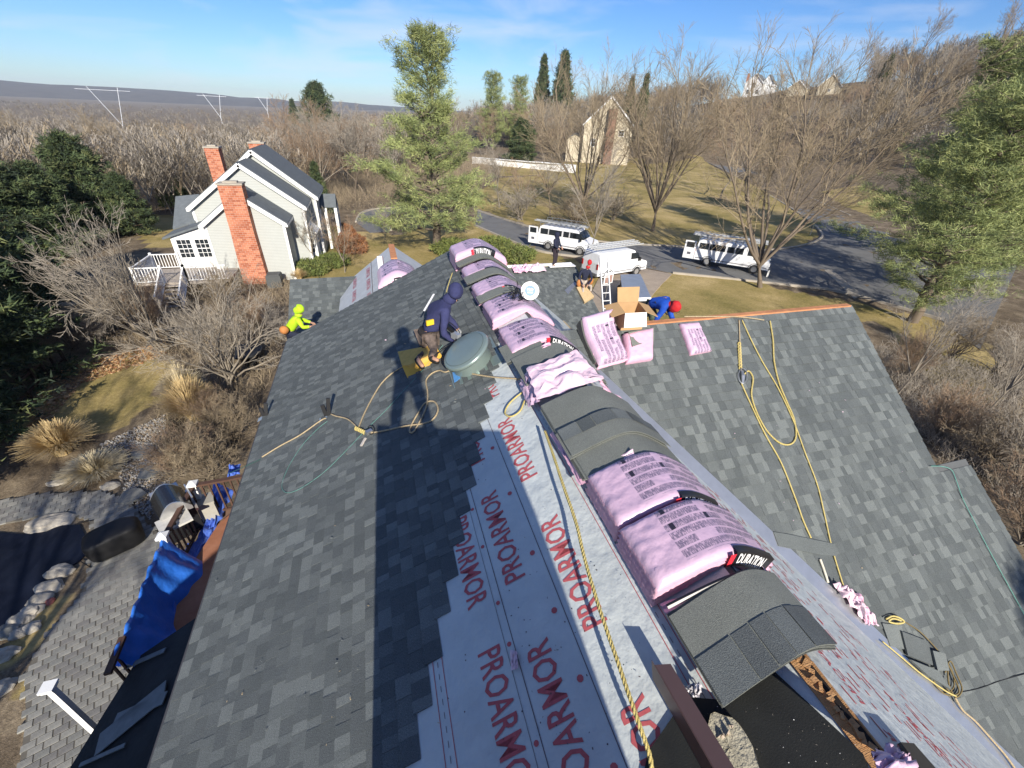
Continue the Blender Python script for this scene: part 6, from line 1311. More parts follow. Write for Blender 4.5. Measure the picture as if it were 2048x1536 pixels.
# round roof vent
VG = mat('grey_green_metal', (.22, .28, .26), .32, .05, 3, metal=.35, spec=.6); c0 = onL(944, 726, .0); vt = thing('roof_vent', 'round grey green metal attic vent with a wide dome lid', 'roof vent', c0)
ax = (LN*.75+Vector((-.42, -.05, .45))).normalized(); u_ = ax.orthogonal().normalized(); w_ = ax.cross(u_)
def lathe(cc, prof, n=40):
    mb = MB(); mb.grid(lambda a, b: cc+ax*np.interp(b*(len(prof)-1), range(len(prof)), [p[1] for p in prof])+(u_*math.cos(6.2832*a)+w_*math.sin(6.2832*a))*np.interp(b*(len(prof)-1), range(len(prof)), [p[0] for p in prof]), n, len(prof)-1); return mb
cl = onL(930, 700, .30); lathe(cl, [(.0, .035), (.15, .033), (.30, .025), (.345, .008), (.355, .003), (.36, -.02), (.363, -.04), (.33, -.04), (0, -.04)]).build('dome_lid', VG, vt, smooth=True)
lathe(cl, [(.305, .0245), (.310, .028), (.315, .022)]).build('pressed_ring', mat('vent_edge', (.14, .18, .17), .4, metal=.4), vt, smooth=True)
mb = MB(); mb.grid(lambda a, b: (cl-ax*.05)*(1-b)+c0*b+Vector((0, 0, 0))+(u_*math.cos(6.2832*a)+w_*math.sin(6.2832*a))*(.24+.08*b), 30, 3); mb.build('throat', VG, vt, smooth=True)
mb = MB(); mb.prism([c0+LDN*x+Yv*y+LN*.012 for x, y in ((-.42, -.38), (.36, -.38), (.36, .38), (-.42, .38))], LN*.004); mb.build('base_flange', VG, vt)
# nail gun with its hose and frame by the vent
t = thing('nail_gun', 'black and silver pneumatic nail gun held beside the round vent', 'nail gun', onL(905, 672)); q = onL(912, 672, .28)
mb = MB(); mb.box(q, (.07, .16, .10), .5); mb.build('body', mat('tool_silver', (.42, .44, .45), .35, metal=.5), t); mb = MB(); mb.bar(q+Vector((0, -.05, -.03)), q+Vector((-.02, -.20, -.16)), .045, .05); mb.build('magazine', BLACK, t); mb = MB(); mb.bar(q+Vector((-.03, .03, .05)), q+Vector((-.10, .10, .10)), .04, .04); mb.build('handle', BLACK, t)
mb = MB(); mb.tube(smooth_path([q+Vector((-.1, .1, .1)), q+Vector((-.05, .3, .1)), q+Vector((.1, .25, -.1)), q+Vector((-.2, .0, -.2)), q+Vector((-.35, -.1, -.25))], 6), .007, 5); mb.build('hose', BLACK, t)
# nail bucket on its side
c = spt(.62, 6.30, .16); dirr = (Vector((0, 0, 0))-c).normalized(); axb = (dirr+Vector((.10, 0, .1))).normalized(); u2 = axb.orthogonal().normalized(); w2 = axb.cross(u2); t = thing('nail_bucket', 'teal nail bucket with a white lid and blue round label on the bundles', 'bucket', c)
cb = c+Vector((.05, 0, .1)); mb = MB(); mb.tube([cb-axb*.22, cb], [.11, .13], 20); mb.build('body', mat('teal_plastic', (.03, .28, .24), .4), t); mb = MB(); mb.tube([cb, cb+axb*.02], .145, 24); mb.build('lid', WHITE, t)
mb = MB(); mb.tube([cb+axb*.02, cb+axb*.024], .085, 20); lb_ = mb.build('label', mat('blue_label', (.05, .16, .55), .4), t); mb = MB(); xr = UPZ.cross(axb).normalized(); yr = axb.cross(xr)
flat_text('PRO', cb+axb*.0265-xr*.05-yr*.0, xr, yr, .10, .04, mb); flat_text('NAILS', cb+axb*.0265-xr*.045-yr*.04, xr, yr, .09, .026, mb); mb.build('label_lettering', WLET, lb_)
rr = random.Random(2); mb = MB()
for k in range(16): a = cb+Vector((-.22+rr.gauss(0, .05), -.02+rr.gauss(0, .07), -.02+rr.gauss(0, .04))); mb.tube(smooth_path([a+Vector((rr.gauss(0, .06), rr.gauss(0, .06), rr.gauss(0, .04))) for j in range(5)], 4), .005, 4)
tag(mb.build('cable_coil', BLACK), 'tangle of thin black straps beside the nail bucket', 'straps', kind='thing')
# bundles on the cross slope
def slabb(px, th, label, m=PRN, sheetpx=None, seed=0, dark=None, draped=None):
    pts = [onC(u, v, .015) for u, v in px]; cc = sum(pts, Vector())/4; t = thing('shingle_bundle', label, 'shingle bundle', cc, 'pink bundles on the cross slope'); mb = MB(); mb.uv = []; nu, nv = 16, 22
    def fn(a, b, k=1):
        p = (pts[0]*(1-a)+pts[1]*a)*(1-b)+(pts[3]*(1-a)+pts[2]*a)*b; e = max(0, min(1, min(a, 1-a, b, 1-b)*9))**.5
        z = th*(.5+.5*e)+.01*noise.noise(Vector((a*7, b*7, seed)))+.006*noise.noise(Vector((a*22, b*22, seed)))
        if draped: z += draped*max(0, .45-b)**1.6
        return p+CN*z*k
    mb.grid(fn, nu, nv); mb.uv += [(j/nv, i/nu) for i in range(nu+1) for j in range(nv+1)]; mb.m = [0]*len(mb.f)
    ring = [(i, 0) for i in range(nu+1)]+[(nu, j) for j in range(1, nv+1)]+[(i, nv) for i in range(nu-1, -1, -1)]+[(0, j) for j in range(nv-1, 0, -1)]; idx = [i*(nv+1)+j for i, j in ring]; b0 = len(mb.v)
    for (i, j), ii in zip(ring, idx): mb.v.append(tuple(fn(i/nu, j/nv, 0))); mb.uv.append((0, 0))
    R = len(idx)
    for q in range(R): mb.f.append((idx[q], b0+q, b0+(q+1) % R, idx[(q+1) % R])); mb.m.append(2 if dark and ring[q][0] == 0 and ring[(q+1) % R][0] == 0 else 1)
    mb.build('wrapper', [m, PINK, LAB], t, smooth=True); return t, fn
t, fn1 = slabb([(1152, 652), (1212, 634), (1250, 722), (1192, 738)], .20, 'tall pink bundle stack bent into the valley, its dark edge facing left', seed=3, dark=True, draped=.55)
for k in range(3): crumple('wrapper', [fn1(.0, .70-.0*k, .25+.3*k)+Vector((0, -.02, 0)), fn1(1, .72, .25+.3*k), fn1(1, 1.03, .2+.3*k), fn1(0, 1.03, .2+.3*k)], PINK, t, seed=50+k, th=.02, size=.01)
for k in range(5): mb = MB(); mb.tube([fn1(-.02, b, .2+.18*k) for b in np.linspace(.02, .9, 10)], .016, 5); mb.build('shingle_edge', DARKS, t)
t, fn2 = slabb([(1243, 672), (1302, 660), (1301, 722), (1250, 730)], .14, 'opened pink bundle with dark shingles under the cardboard box', m=PINK, seed=5)
mb = MB(); mb.prism([fn2(.1, .02), fn2(1.0, .02), fn2(1.0, .45), fn2(.15, .55)], CN*.03); mb.build('shingle_sheet', DARKG, t)
slabb([(1357, 650), (1394, 647), (1420, 704), (1379, 712)], .09, 'single flat pink bundle hanging just below the cross ridge', seed=8)
# cardboard box
CARD = mat('cardboard', (.48, .30, .15), .85, .08, 6); CARDI = mat('cardboard_inside', (.42, .27, .13), .85, .08, 6); b0 = onC(1254, 668, .0)+Vector((.0, .05, .14)); t = thing('cardboard_box', 'open cardboard box with spread flaps and a white label', 'box', b0)
W, D_, H_ = .34, .30, .30; R = Matrix.Rotation(-.08, 3, 'Z') @ Matrix.Rotation(.15, 3, 'X')
def bq(x, y, z): return b0+R @ Vector((x, y, z))
def panel(nm, q, m, th=.006, par=None):
    mb = MB(); a, b, c = q[0], q[1], q[2]; n = (b-a).cross(c-a).normalized(); mb.prism(q, n*th); return mb.build(nm, m, par or t)
for s in (-1, 1): panel('side', [bq(s*W/2, -D_/2, 0), bq(s*W/2, D_/2, 0), bq(s*W/2, D_/2, H_), bq(s*W/2, -D_/2, H_)], CARD); panel('side', [bq(-W/2, s*D_/2, 0), bq(W/2, s*D_/2, 0), bq(W/2, s*D_/2, H_), bq(-W/2, s*D_/2, H_)], CARD)
panel('bottom', [bq(-W/2, -D_/2, .01), bq(W/2, -D_/2, .01), bq(W/2, D_/2, .01), bq(-W/2, D_/2, .01)], CARDI)
panel('flap', [bq(-W/2, -D_/2, H_), bq(-W/2, D_/2, H_), bq(-W/2-.2, D_/2+.02, H_-.06), bq(-W/2-.2, -D_/2-.02, H_-.06)], CARDI); panel('flap', [bq(W/2, -D_/2, H_), bq(W/2, D_/2, H_), bq(W/2+.2, D_/2+.02, H_-.08), bq(W/2+.2, -D_/2-.02, H_-.08)], CARDI)
panel('flap', [bq(-W/2, D_/2, H_), bq(W/2, D_/2, H_), bq(W/2+.01, D_/2+.10, H_+.20), bq(-W/2-.01, D_/2+.10, H_+.20)], CARDI)
f_ = panel('flap', [bq(-W/2, -D_/2-.005, H_), bq(W/2, -D_/2-.005, H_), bq(W/2+.01, -D_/2-.10, H_-.19), bq(-W/2-.01, -D_/2-.10, H_-.19)], WHITE)
mb = MB(); nn = (bq(0, -D_/2-.10, H_-.19)-bq(0, -D_/2, H_)).normalized(); xx = (bq(1, 0, 0)-bq(0, 0, 0)).normalized(); nf = nn.cross(xx).normalized(); nf = nf if nf.y < 0 else -nf
for k in range(7): a = bq(-.11, -D_/2-.005, H_)+nn*(.05+.018*k)+nf*.012; mb.bar(a, a+xx*random.Random(k).uniform(.12, .22), .004, .001, up=nf)
mb.build('printed_line', mat('ink_dark', (.08, .08, .1), .7), f_)
# brown metal angle, mortar lump, scraps
t = thing('metal_flashing', 'dark brown metal flashing angle standing on the membrane by the camera', 'flashing', onL(1350, 1400)); BM = mat('brown_metal', (.10, .062, .060), .35, .06, 3, metal=.2, spec=.6); a0_, a1_ = onL(1296, 1340, .05), onL(1440, 1600, .05); dv = (a1_-a0_).normalized(); sv = Vector((.9, .1, .35)).normalized()
mb = MB(); mb.prism([a0_+Vector((-.00, 0, .12)), a1_+Vector((0, 0, .12)), a1_-LN*.02, a0_-LN*.02+dv*.05], Vector((-.004, 0, 0))); mb.build('leg', BM, t)
mb = MB(); mb.prism([a0_+Vector((0, 0, .12))+dv*.03, a1_+Vector((0, 0, .12)), a1_+Vector((0, 0, .12))+sv*.09, a0_+Vector((0, 0, .12))+sv*.085+dv*.07], Vector((0, 0, .004))); mb.build('leg', BM, t)
mb = MB(); c = onL(1462, 1500, .03)
def mf(a, b):
    th = 6.2832*a; r = (.115+.03*noise.noise(Vector((math.cos(th)*1.5, math.sin(th)*1.5, 3))))*(1 if b > .25 else b*4); k = .05*min(1, (1-b)*1.6+.35) if b < .99 else 0
    return c+LDN*(r*math.cos(th)*-1.0)+Yv*(r*1.35*math.sin(th))+LN*(.055 if b < .8 else .055*(1-(b-.8)*5))+LN*.006*noise.noise(Vector((a*20, b*9, 1)))
mb.grid(mf, 28, 8); tag(mb.build('mortar_slab', mat('beige_mortar', (.38, .35, .26), .9, .15, 20, .6, 60)), 'broken beige slab of mortar lying on the black membrane', 'mortar')
crumple('mortar_crust', [onL(1420, 1478, .04), onL(1455, 1452, .04), onL(1478, 1470, .04), onL(1440, 1492, .04)], mat('crumbly_mortar', (.40, .33, .26), .95, .3, 30), None, seed=3, th=.05, size=.03, sub=12, label='crumbled mortar heap at the far end of the beige slab', cat='mortar')
SCR = mat('silver_plastic', (.62, .60, .64), .25, .2, 8, .8, 20, spec=.8)
crumple('plastic_scrap', [onL(1368, 1378, .02), onL(1392, 1372, .02), onL(1400, 1388, .02), onL(1388, 1398, .02)], SCR, None, seed=4, th=.06, size=.04, sub=9, label='small shiny plastic scrap at the corner of the nearest shingles', cat='scrap')
crumple('plastic_scrap', [onL(1020, 1300, .02), onL(1034, 1304, .02), onL(1036, 1338, .02), onL(1022, 1342, .02)], PINK2, None, seed=9, th=.03, size=.02, sub=6, label='tiny pink scrap alone on the shaded underlayment', cat='scrap')
crumple('plastic_scrap', [onC(1662, 1172, .05), onC(1690, 1185, .05), onC(1755, 1255, .05), onC(1720, 1240, .05)], PINK2, None, seed=14, th=.16, size=.08, sub=18, label='long torn pink and white wrapper caught in the valley', cat='scrap')
crumple('plastic_scrap', [onC(1690, 1186, .03), onC(1716, 1190, .03), onC(1752, 1252, .03), onC(1728, 1250, .03)], PINK, None, seed=15, th=.10, size=.05, sub=12, label='pink wrapper piece with a black tie at the end of the ropes', cat='scrap')
crumple('plastic_scrap', [onR(1735, 1512, .0), onR(1795, 1500, .0), onR(1830, 1545, .0), onR(1760, 1560, .0)], PRN2, None, seed=16, th=.10, size=.05, sub=12, label='purple printed wrapper bunched at the bottom edge on the ridge', cat='scrap')
lb = MB(); lb.prism([onR(1795, 1488, .05), onR(1822, 1490, .05), onR(1870, 1545, .05), onR(1840, 1550, .05)], RN*.02); tag(lb.build('black_strip', LAB), 'black wrapper strip beside the purple wrapper at the bottom edge', 'strip')
gq2 = gA+Xv*6.9
for i, (dx, l) in enumerate([(0, 'pink wrapper litter left of the standing worker'), (.9, 'pink and grey litter at the feet of the standing worker')]):
    q = Vector((6.6+dx, 21.8, -6.95)); crumple('plastic_scrap', [q, q+Vector((.9, 0, 0)), q+Vector((.9, -.5, -.15)), q+Vector((0, -.5, -.15))], (PINK, PINK2)[i], None, seed=60+i, th=.25, size=.12, sub=10, label=l, cat='scrap')
for i, (x, y, z, ln, l) in enumerate([(754, 545, 0, .5, 'short white board standing on the grey wing roof')]):
    q = wl(.55, 14.0, .02); mb = MB(); mb.bar(q, q+Yv*1.6*.5+Vector((0, .0, .3)), .16, .03); tag(mb.build('white_board', WHITE), l, 'board')
# aluminium ladder leaning by the far lower roof
t = thing('ladder', 'paint spattered ladder leaning at the end of the far lower roof', 'ladder', Vector((GX+.3, 19.5, -9))); mb = MB(); a, b = Vector((GX+.75, 20.6, -6.2)), Vector((GX+.85, 18.6, GZ)); 
for dx in (0, .45): mb = MB(); mb.bar(a+Xv*dx, b+Xv*dx, .05, .09); mb.build('rail', WHITE, t)

for k in range(12): mb = MB(); q = a.lerp(b, (k+.5)/12); mb.bar(q, q+Xv*.45, .035, .035); mb.build('rung', WHITE, t)
# ================================================================== PEOPLE
SKIN = mat('skin', (.42, .24, .16), .55, .05, 6)
def skin(name, V, E_, R_, m, parent, sub=1):
    me = bpy.data.meshes.new(name); me.from_pydata([tuple(v) for v in V], E_, []); o = bpy.data.objects.new(name, me); COL.objects.link(o)
    sk = o.modifiers.new('s', 'SKIN'); sk.use_smooth_shade = True; o.modifiers.new('d', 'SUBSURF').levels = sub; o.modifiers['d'].render_levels = sub
    for i, r in enumerate(R_): me.skin_vertices[0].data[i].radius = (r, r) if not isinstance(r, tuple) else r
    me.skin_vertices[0].data[0].use_root = True
    dg = bpy.context.evaluated_depsgraph_get(); nm = bpy.data.meshes.new_from_object(o.evaluated_get(dg)); bpy.data.objects.remove(o); bpy.data.meshes.remove(me); nm.materials.clear(); nm.materials.append(m)
    nm.polygons.foreach_set('use_smooth', [True]*len(nm.polygons)); nm.name = name
    if name in ('jacket', 'trousers'):
        for v_ in nm.vertices: v_.co += v_.normal*(.013*noise.noise(v_.co*11)+.010*abs(noise.noise(Vector((v_.co.x*9, v_.co.y*9, v_.co.z*30))))-.004)
    return link(bpy.data.objects.new(name, nm), parent)
def person(J, label, top, legs, boots, head, hat=None, belt=None, hood=False, gloves=None, cat='person', extra=None, face=None, big=1.0):
    """J: joints pelvis, chest, neck, head, shL/R, elL/R, haL/R, hiL/R, knL/R, anL/R, toL/R"""
    J = {k: Vector(v) for k, v in J.items()}; t = thing('person', label, cat, (J['anL']+J['anR'])/2); b = big
    nmz = ['pelvis', 'chest', 'neck', 'head']; V = [J[k] for k in nmz]; E_ = [(0, 1), (1, 2), (2, 3)]; R_ = [.11*b, .12*b, .052*b, .085*b]
    face = face or ((J['haL']+J['haR'])/2-J['head']).normalized()
    for s in 'LR':
        i = len(V); V += [J['sh'+s], J['el'+s], J['ha'+s]]; R_ += [.055*b, .042*b, .030*b]; E_ += [(1, i), (i, i+1), (i+1, i+2)]
        d = (J['ha'+s]-J['el'+s]).normalized(); sd_ = d.cross(UPZ).normalized(); up_ = sd_.cross(d); h = J['ha'+s]; p = h+d*.05; V.append(p); R_.append(.036); pi_ = len(V)-1; E_.append((i+2, pi_))
        for f, (o_, ln) in enumerate(((-.030, .065), (-.010, .075), (.010, .07), (.030, .055))):
            a = len(V); V += [p+sd_*o_+d*.035, p+sd_*o_*1.1+d*(.035+ln*.5)-up_*.012, p+sd_*o_*1.1+d*(.03+ln*.8)-up_*.045]; R_ += [.010, .009, .008]; E_ += [(pi_, a), (a, a+1), (a+1, a+2)]
        a = len(V); sg_ = -1 if s == 'L' else 1; V += [h+d*.03+sd_*sg_*.045, h+d*.065+sd_*sg_*.06-up_*.02]; R_ += [.011, .009]; E_ += [(pi_, a), (a, a+1)]
        i = len(V); V += [J['hi'+s], J['kn'+s], J['an'+s], J['to'+s]]; R_ += [.085*b, .055*b, .040*b, .035]; E_ += [(0, i), (i, i+1), (i+1, i+2), (i+2, i+3)]
    skin('body', V, E_, R_, SKIN, t)
    V = [J['pelvis'], (J['pelvis']+J['chest'])/2, J['chest'], J['neck']]; E_ = [(0, 1), (1, 2), (2, 3)]; R_ = [.155*b, .15*b, .165*b, .075*b]
    for s in 'LR': i = len(V); V += [J['sh'+s], J['el'+s], J['ha'+s]]; R_ += [.082*b, .062*b, .046*b]; E_ += [(2, i), (i, i+1), (i+1, i+2)]
    jk = skin('jacket', V, E_, R_, top, t, 2)
    V = [J['pelvis']]; E_ = []; R_ = [.145*b]
    for s in 'LR': i = len(V); V += [J['hi'+s], (J['hi'+s]+J['kn'+s])/2, J['kn'+s], J['an'+s]]; R_ += [.105*b, .095*b, .078*b, .060*b]; E_ += [(0, i), (i, i+1), (i+1, i+2), (i+2, i+3)]
    skin('trousers', V, E_, R_, legs, t, 2)
    for s in 'LR':
        a, c = J['an'+s], J['to'+s]; skin('boot', [a+UPZ*.04, a-UPZ*.03, (a+c)/2-UPZ*.03, c-UPZ*.025], [(0, 1), (1, 2), (2, 3)], [.058*b, .052*b, .050*b, .042*b], boots, t)
        if gloves: d = (J['ha'+s]-J['el'+s]).normalized(); skin('glove', [J['ha'+s]-d*.02, J['ha'+s]+d*.05, J['ha'+s]+d*.10], [(0, 1), (1, 2)], [.042, .046, .034], gloves, t)
    hd = J['head']; f = face; sdv = f.cross(UPZ).normalized(); upv = sdv.cross(f)
    if hood: hb = MB(); R3 = Matrix((sdv, f, upv)).transposed(); hb.ball(hd-f*.045+upv*.012, (.112*b, .120*b, .142*b), 20, 14, R=R3); hb.v = [tuple(Vector(v_)+(Vector(v_)-hd).normalized()*(.012*noise.noise(Vector(v_)*14)+.008*noise.noise(Vector((v_[0]*10, v_[1]*10, v_[2]*34))))-upv*(.0 if (Vector(v_)-hd).dot(upv) > -.05 else .03)-f*(.03 if (Vector(v_)-hd).dot(f) < -.06 and (Vector(v_)-hd).dot(upv) > .02 else 0)) for v_ in hb.v]; hb.build('hood', hood, t, smooth=True); nk = MB(); nk.ball(J['neck']+(hd-J['neck'])*.3, (.11*b, .11*b, .09*b), 12, 8); nk.build('collar', hood, t, smooth=True)
    if hat: hb = MB(); R3 = Matrix((sdv, f, upv)).transposed(); hb.ball(hd+upv*.03, (.108*b, .118*b, .125*b), 14, 10, R=R3); hb.build('cap', hat, t, smooth=True)
    fb = MB(); q = hd+f*.098*b
    fb.ball(q+f*.004-upv*.01, (.015, .015, .02), 8, 6); fb.build('nose', SKIN, t, smooth=True)
    for s in (-1, 1): eb = MB(); eb.ball(q+sdv*s*.032+upv*.02-f*.006, .011, 8, 6); eb.build('eye', mat('eye_dark', (.03, .02, .015), .3), t)
    mo = MB(); mo.ball(q-upv*.05-f*.008, (.022, .01, .006), 8, 6); mo.build('mouth', mat('lip', (.3, .12, .1), .5), t)
    if belt: bm = MB(); d = (J['chest']-J['pelvis']).normalized(); bm.tube([J['pelvis']-d*.03, J['pelvis']+d*.04], .168*b, 14); bm.build('tool_belt', belt, t, smooth=True)
    return t, J
NAVY = mat('navy_cotton', (.032, .036, .10), .9, .2, 8, .3, 25); DNAVY = mat('dark_navy', (.018, .022, .045), .9, .2, 8, .3, 25); BPAN = mat('black_denim', (.02, .018, .018), .9, .3, 10, .3, 30); CAMO = mat('brown_camo', (.05, .04, .035), .9, .4, 14, .3, 30, col2=(.17, .13, .11))
HIV = mat('hivis_yellow', (.42, .66, .02), .7, .1, 5, .2, 20); REDC = mat('red_cloth', (.50, .02, .025), .75, .1, 8); BLUEJ = mat('royal_blue_cloth', (.012, .07, .40), .7, .15, 6, .3, 20); LEA = mat('orange_leather', (.42, .17, .05), .7, .2, 10); BOOT = mat('black_boot', (.015, .013, .012), .6); TANB_ = mat('tan_boot', (.40, .25, .10), .7)
Gy = gy
J = dict(head=Gy(912, 588, 6.30), neck=Gy(894, 602, 6.34), chest=Gy(882, 618, 6.40), pelvis=Gy(856, 668, 6.42), shL=Gy(866, 612, 6.62), shR=Gy(892, 622, 6.18), elR=Gy(886, 668, 6.02), haR=Gy(908, 682, 6.02), elL=Gy(902, 640, 6.55), haL=Gy(916, 660, 6.45), hiL=Gy(850, 672, 6.52), hiR=Gy(860, 676, 6.32), knL=Gy(862, 700, 6.45), knR=Gy(870, 700, 6.15), anL=onL(835, 718, .17), anR=onL(864, 716, .2), toL=onL(846, 734, .14), toR=onL(878, 722, .16))
pn_, _ = person(J, 'worker in a navy hooded sweatshirt bending over the round roof vent', NAVY, CAMO, BOOT, None, hood=NAVY, belt=BPAN, gloves=mat('grey_glove', (.25, .26, .27), .8))
mb = MB(); mb.box(Gy(860, 645, 6.12), (.12, .03, .08), .4); mb.build('tape_measure', mat('safety_yellow', (.70, .48, .03), .5), pn_); mb = MB(); mb.bar(Gy(868, 588, 6.55), Gy(848, 622, 6.3), .03, .006); mb.build('harness_strap', mat('pale_strap', (.6, .6, .6), .7), pn_)
def standing(base, fd, H, label, **k):
    s = H/1.78; fd = Vector(fd).normalized(); sd_ = Vector((-fd.y, fd.x, 0)); base = Vector(base)
    q = lambda l, f, z: base+sd_*l*s+fd*f*s+UPZ*z*s
    J = dict(pelvis=q(0, 0, .95), chest=q(0, .02, 1.30), neck=q(0, .03, 1.50), head=q(0, .06, 1.63), shL=q(.18, .02, 1.42), shR=q(-.18, .02, 1.42), elL=q(.25, .08, 1.16), elR=q(-.25, .08, 1.16), haL=q(.17, .26, 1.03), haR=q(-.17, .26, 1.03), hiL=q(.09, 0, .90), hiR=q(-.09, 0, .90), knL=q(.11, .04, .48), knR=q(-.11, .05, .48), anL=q(.12, 0, .09), anR=q(-.12, .02, .09), toL=q(.14, .15, .03), toR=q(-.14, .17, .03))
    J.update(k.pop('over', {})); return person(J, label, **k)
sp_ = gz(1108, 533, -7.0); standing(sp_+Vector((0, 0, .02)), (.5, -.6, 0), 1.78, 'worker in a dark navy hoodie standing on the far lower roof', top=DNAVY, legs=mat('dark_trousers', (.03, .022, .03), .9), boots=TANB_, head=None, hood=DNAVY, belt=mat('pale_pouch', (.5, .45, .4), .8), face=Vector((.5, -.6, -.35)).normalized(), big=1.1)
# red capped worker kneeling on the far lower roof
def onG(u, v, o=0.0): return gp(u, v, gA+gN*o, gN)
b = onG(1168, 582); yk = b.y
J = dict(head=Gy(1179, 527, yk+.2), neck=Gy(1175, 537, yk+.3), chest=Gy(1171, 545, yk+.35), pelvis=Gy(1168, 563, yk+.45), shL=Gy(1162, 542, yk+.4), shR=Gy(1180, 543, yk+.3), elL=Gy(1158, 558, yk+.2), haL=Gy(1166, 570, yk-.1), elR=Gy(1184, 557, yk+.1), haR=Gy(1176, 570, yk-.1), hiL=Gy(1164, 564, yk+.4), hiR=Gy(1173, 564, yk+.4), knL=Gy(1166, 572, yk+.1), knR=Gy(1182, 573, yk+.1), anL=onG(1166, 586, .1), anR=onG(1181, 584, .1), toL=onG(1167, 592, .06), toR=onG(1183, 590, .06))
pk, _ = person(J, 'worker in a red hood and black sweatshirt crouching on the far lower roof', DNAVY, mat('beige_trousers', (.42, .36, .30), .9), BOOT, None, hood=REDC, belt=LEA, big=1.05)
for u, v in ((1158, 566), (1182, 562)): mb = MB(); mb.ball(Gy(u, v, yk+.15), (.14, .12, .20), 10, 8); mb.build('tool_pouch', LEA, pk, smooth=True)
# yellow jacket worker at the far end of the left eave
yy = 12.3; J = dict(head=Gy(600, 622, yy-.2), neck=Gy(596, 632, yy-.1), chest=Gy(591, 640, yy), pelvis=Gy(577, 662, yy+.1), shL=Gy(588, 636, yy+.2), shR=Gy(598, 642, yy-.2), elL=Gy(608, 640, yy+.1), haL=Gy(622, 645, yy-.1), elR=Gy(606, 655, yy-.3), haR=Gy(620, 653, yy-.4), hiL=Gy(578, 666, yy+.2), hiR=Gy(583, 668, yy), knL=Gy(597, 668, yy), knR=Gy(602, 671, yy-.2), anL=Gy(588, 688, yy+.1), anR=Gy(592, 692, yy), toL=Gy(596, 694, yy-.1), toR=Gy(600, 698, yy-.2))
py_, _ = person(J, 'worker in a bright yellow hooded jacket leaning over the far left eave', HIV, DNAVY, BOOT, None, hood=HIV, belt=LEA, big=.95)
mb = MB(); mb.ball(Gy(568, 660, yy-.2), (.12, .10, .12), 10, 8); mb.build('tool_pouch', LEA, py_, smooth=True)
# blue jacket worker bent behind the cross ridge
yb = 8.0; J = dict(head=Gy(1352, 618, yb-.3), neck=Gy(1340, 606, yb-.1), chest=Gy(1328, 606, yb), pelvis=Gy(1300, 606, yb+.35), shL=Gy(1330, 597, yb+.15), shR=Gy(1326, 620, yb-.2), elR=Gy(1312, 640, yb-.45), haR=Gy(1322, 652, yb-.65), elL=Gy(1345, 638, yb-.05), haL=Gy(1352, 650, yb-.4), hiL=Gy(1304, 620, yb+.55), hiR=Gy(1304, 626, yb+.4), knL=Gy(1316, 656, yb+.1), knR=Gy(1308, 660, yb), anL=Gy(1306, 690, yb+.4), anR=Gy(1300, 694, yb+.3), toL=Gy(1312, 698, yb+.2), toR=Gy(1306, 700, yb+.1))
pb_, _ = person(J, 'worker in a royal blue jacket and red hood bent behind the cross ridge', BLUEJ, mat('green_dark_camo', (.03, .045, .03), .9, .5, 20, col2=(.12, .15, .10)), BOOT, None, hood=REDC, gloves=BOOT, face=Vector((.35, -.6, -.72)).normalized(), big=.95)
mb = MB(); mb.bar(Gy(1310, 603, yb+.1), Gy(1335, 630, yb-.2), .05, .01); mb.build('harness_strap', BPAN, pb_)
# the photographer stands on the chimney behind the camera; only the shadow shows
standing((-.05, -.55, -1.235), (0, 1, 0), 1.84, 'photographer standing on the chimney just behind the camera', top=DNAVY, legs=BPAN, boots=BOOT, head=None, hood=DNAVY, over=dict(elL=(-.40, -.36, .02), haL=(-.18, -.16, -.12), elR=(.30, -.36, .02), haR=(.08, -.16, -.12), anL=(-.30, -.55, -1.15), anR=(.20, -.55, -1.15), toL=(-.33, -.40, -1.2), toR=(.23, -.40, -1.2), knL=(-.24, -.55, -.76), knR=(.13, -.55, -.76)), face=Vector((0, .9, -.4)).normalized(), big=1.15)
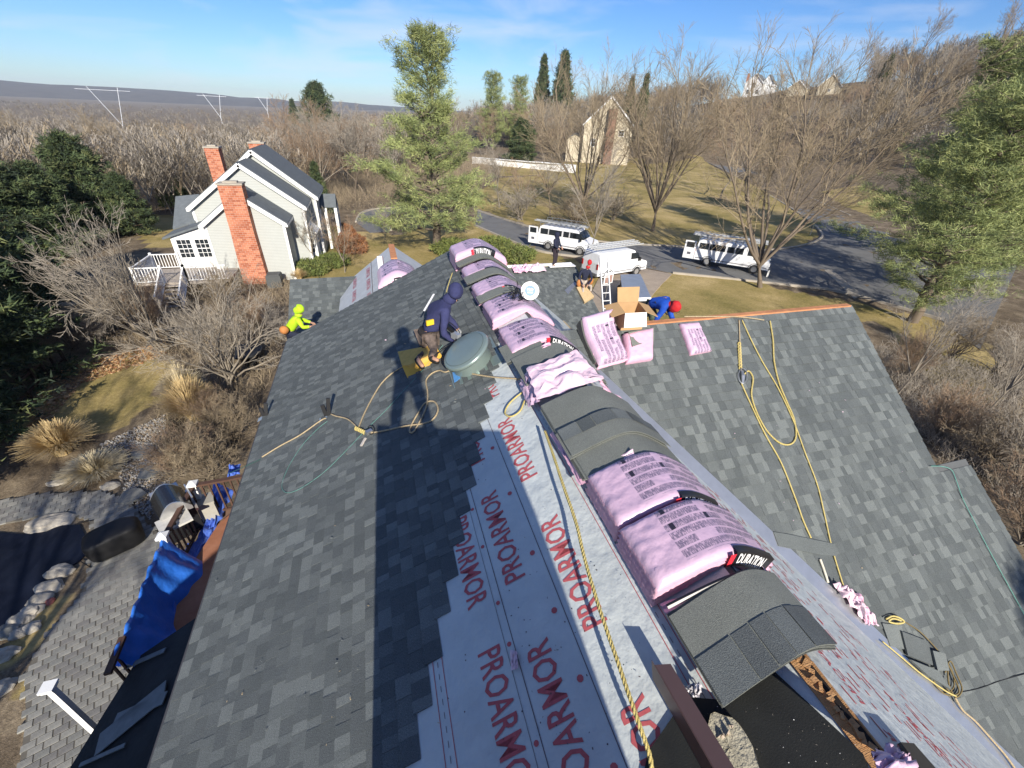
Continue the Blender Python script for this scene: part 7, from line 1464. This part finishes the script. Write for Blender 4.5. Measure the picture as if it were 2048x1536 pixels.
# small loose bits lying about on the roof
def bits(name, label, plane, box, n, sz, ms, seed, cat='debris'):
    rr_ = random.Random(seed); mb = MB()
    for k in range(n):
        u, v = rr_.uniform(box[0], box[2]), rr_.uniform(box[1], box[3]); c = plane(u, v, .03); s = sz*rr_.uniform(.4, 1.3); a = rr_.uniform(0, 6.28); e1_ = Vector((math.cos(a), math.sin(a), 0))*s; e2_ = Vector((-math.sin(a), math.cos(a), rr_.uniform(-.3, .5)))*s*rr_.uniform(.2, .7)
        mb.add([c-e1_-e2_, c+e1_-e2_, c+e1_+e2_, c-e1_+e2_, c+UPZ*s*.3], [(0, 1, 4), (1, 2, 4), (2, 3, 4), (3, 0, 4)], rr_.randrange(len(ms)))
    tag(mb.build(name, ms), label, cat, kind='stuff')
bits('debris', 'small dark crumbs scattered on the long slope', onL, (420, 760, 900, 1500), 40, .010, [TONES[4], TONES[4], ROPE], 1)
bits('debris', 'pale flecks scattered on the black membrane', onL, (1380, 1400, 1720, 1536), 55, .0022, [WHITE, CONC, CONC], 2)
bits('debris', 'small crumbs scattered on the cross slope', onC, (1350, 760, 1850, 1150), 35, .010, [TONES[4], ROPE, PINK2], 3)
bits('debris', 'dark granules and flecks on the underlayment', onL, (1000, 1000, 1280, 1500), 90, .005, [BLACK, TONES[0], INKL], 4)
bits('debris', 'torn scraps and crumbs around the round vent and foam pad', onL, (760, 640, 1000, 860), 20, .016, [TONES[4], PINK2, ROPE], 5)
# ================================================================== HAZE
mb = MB(); x0, x1, y0, y1, z0, z1 = -7000, 7000, -450, 8000, -62, 130
mb.box(((x0+x1)/2, (y0+y1)/2, (z0+z1)/2), (x1-x0, y1-y0, z1-z0))
hm = bpy.data.materials.new('haze_air'); hm.use_nodes = True; t_ = hm.node_tree; t_.nodes.clear(); o_ = N(t_, 'ShaderNodeOutputMaterial'); v_ = N(t_, 'ShaderNodeVolumePrincipled')
v_.inputs['Color'].default_value = (.80, .88, 1.0, 1); v_.inputs['Density'].default_value = .0001; v_.inputs['Anisotropy'].default_value = 0.0
t_.links.new(v_.outputs[0], o_.inputs['Volume']); hz = mb.build('haze', hm); tag(hz, kind='stuff'); hz['label'] = 'thin blue haze over the valley and far ridge'
print('script objects', len(bpy.data.objects))
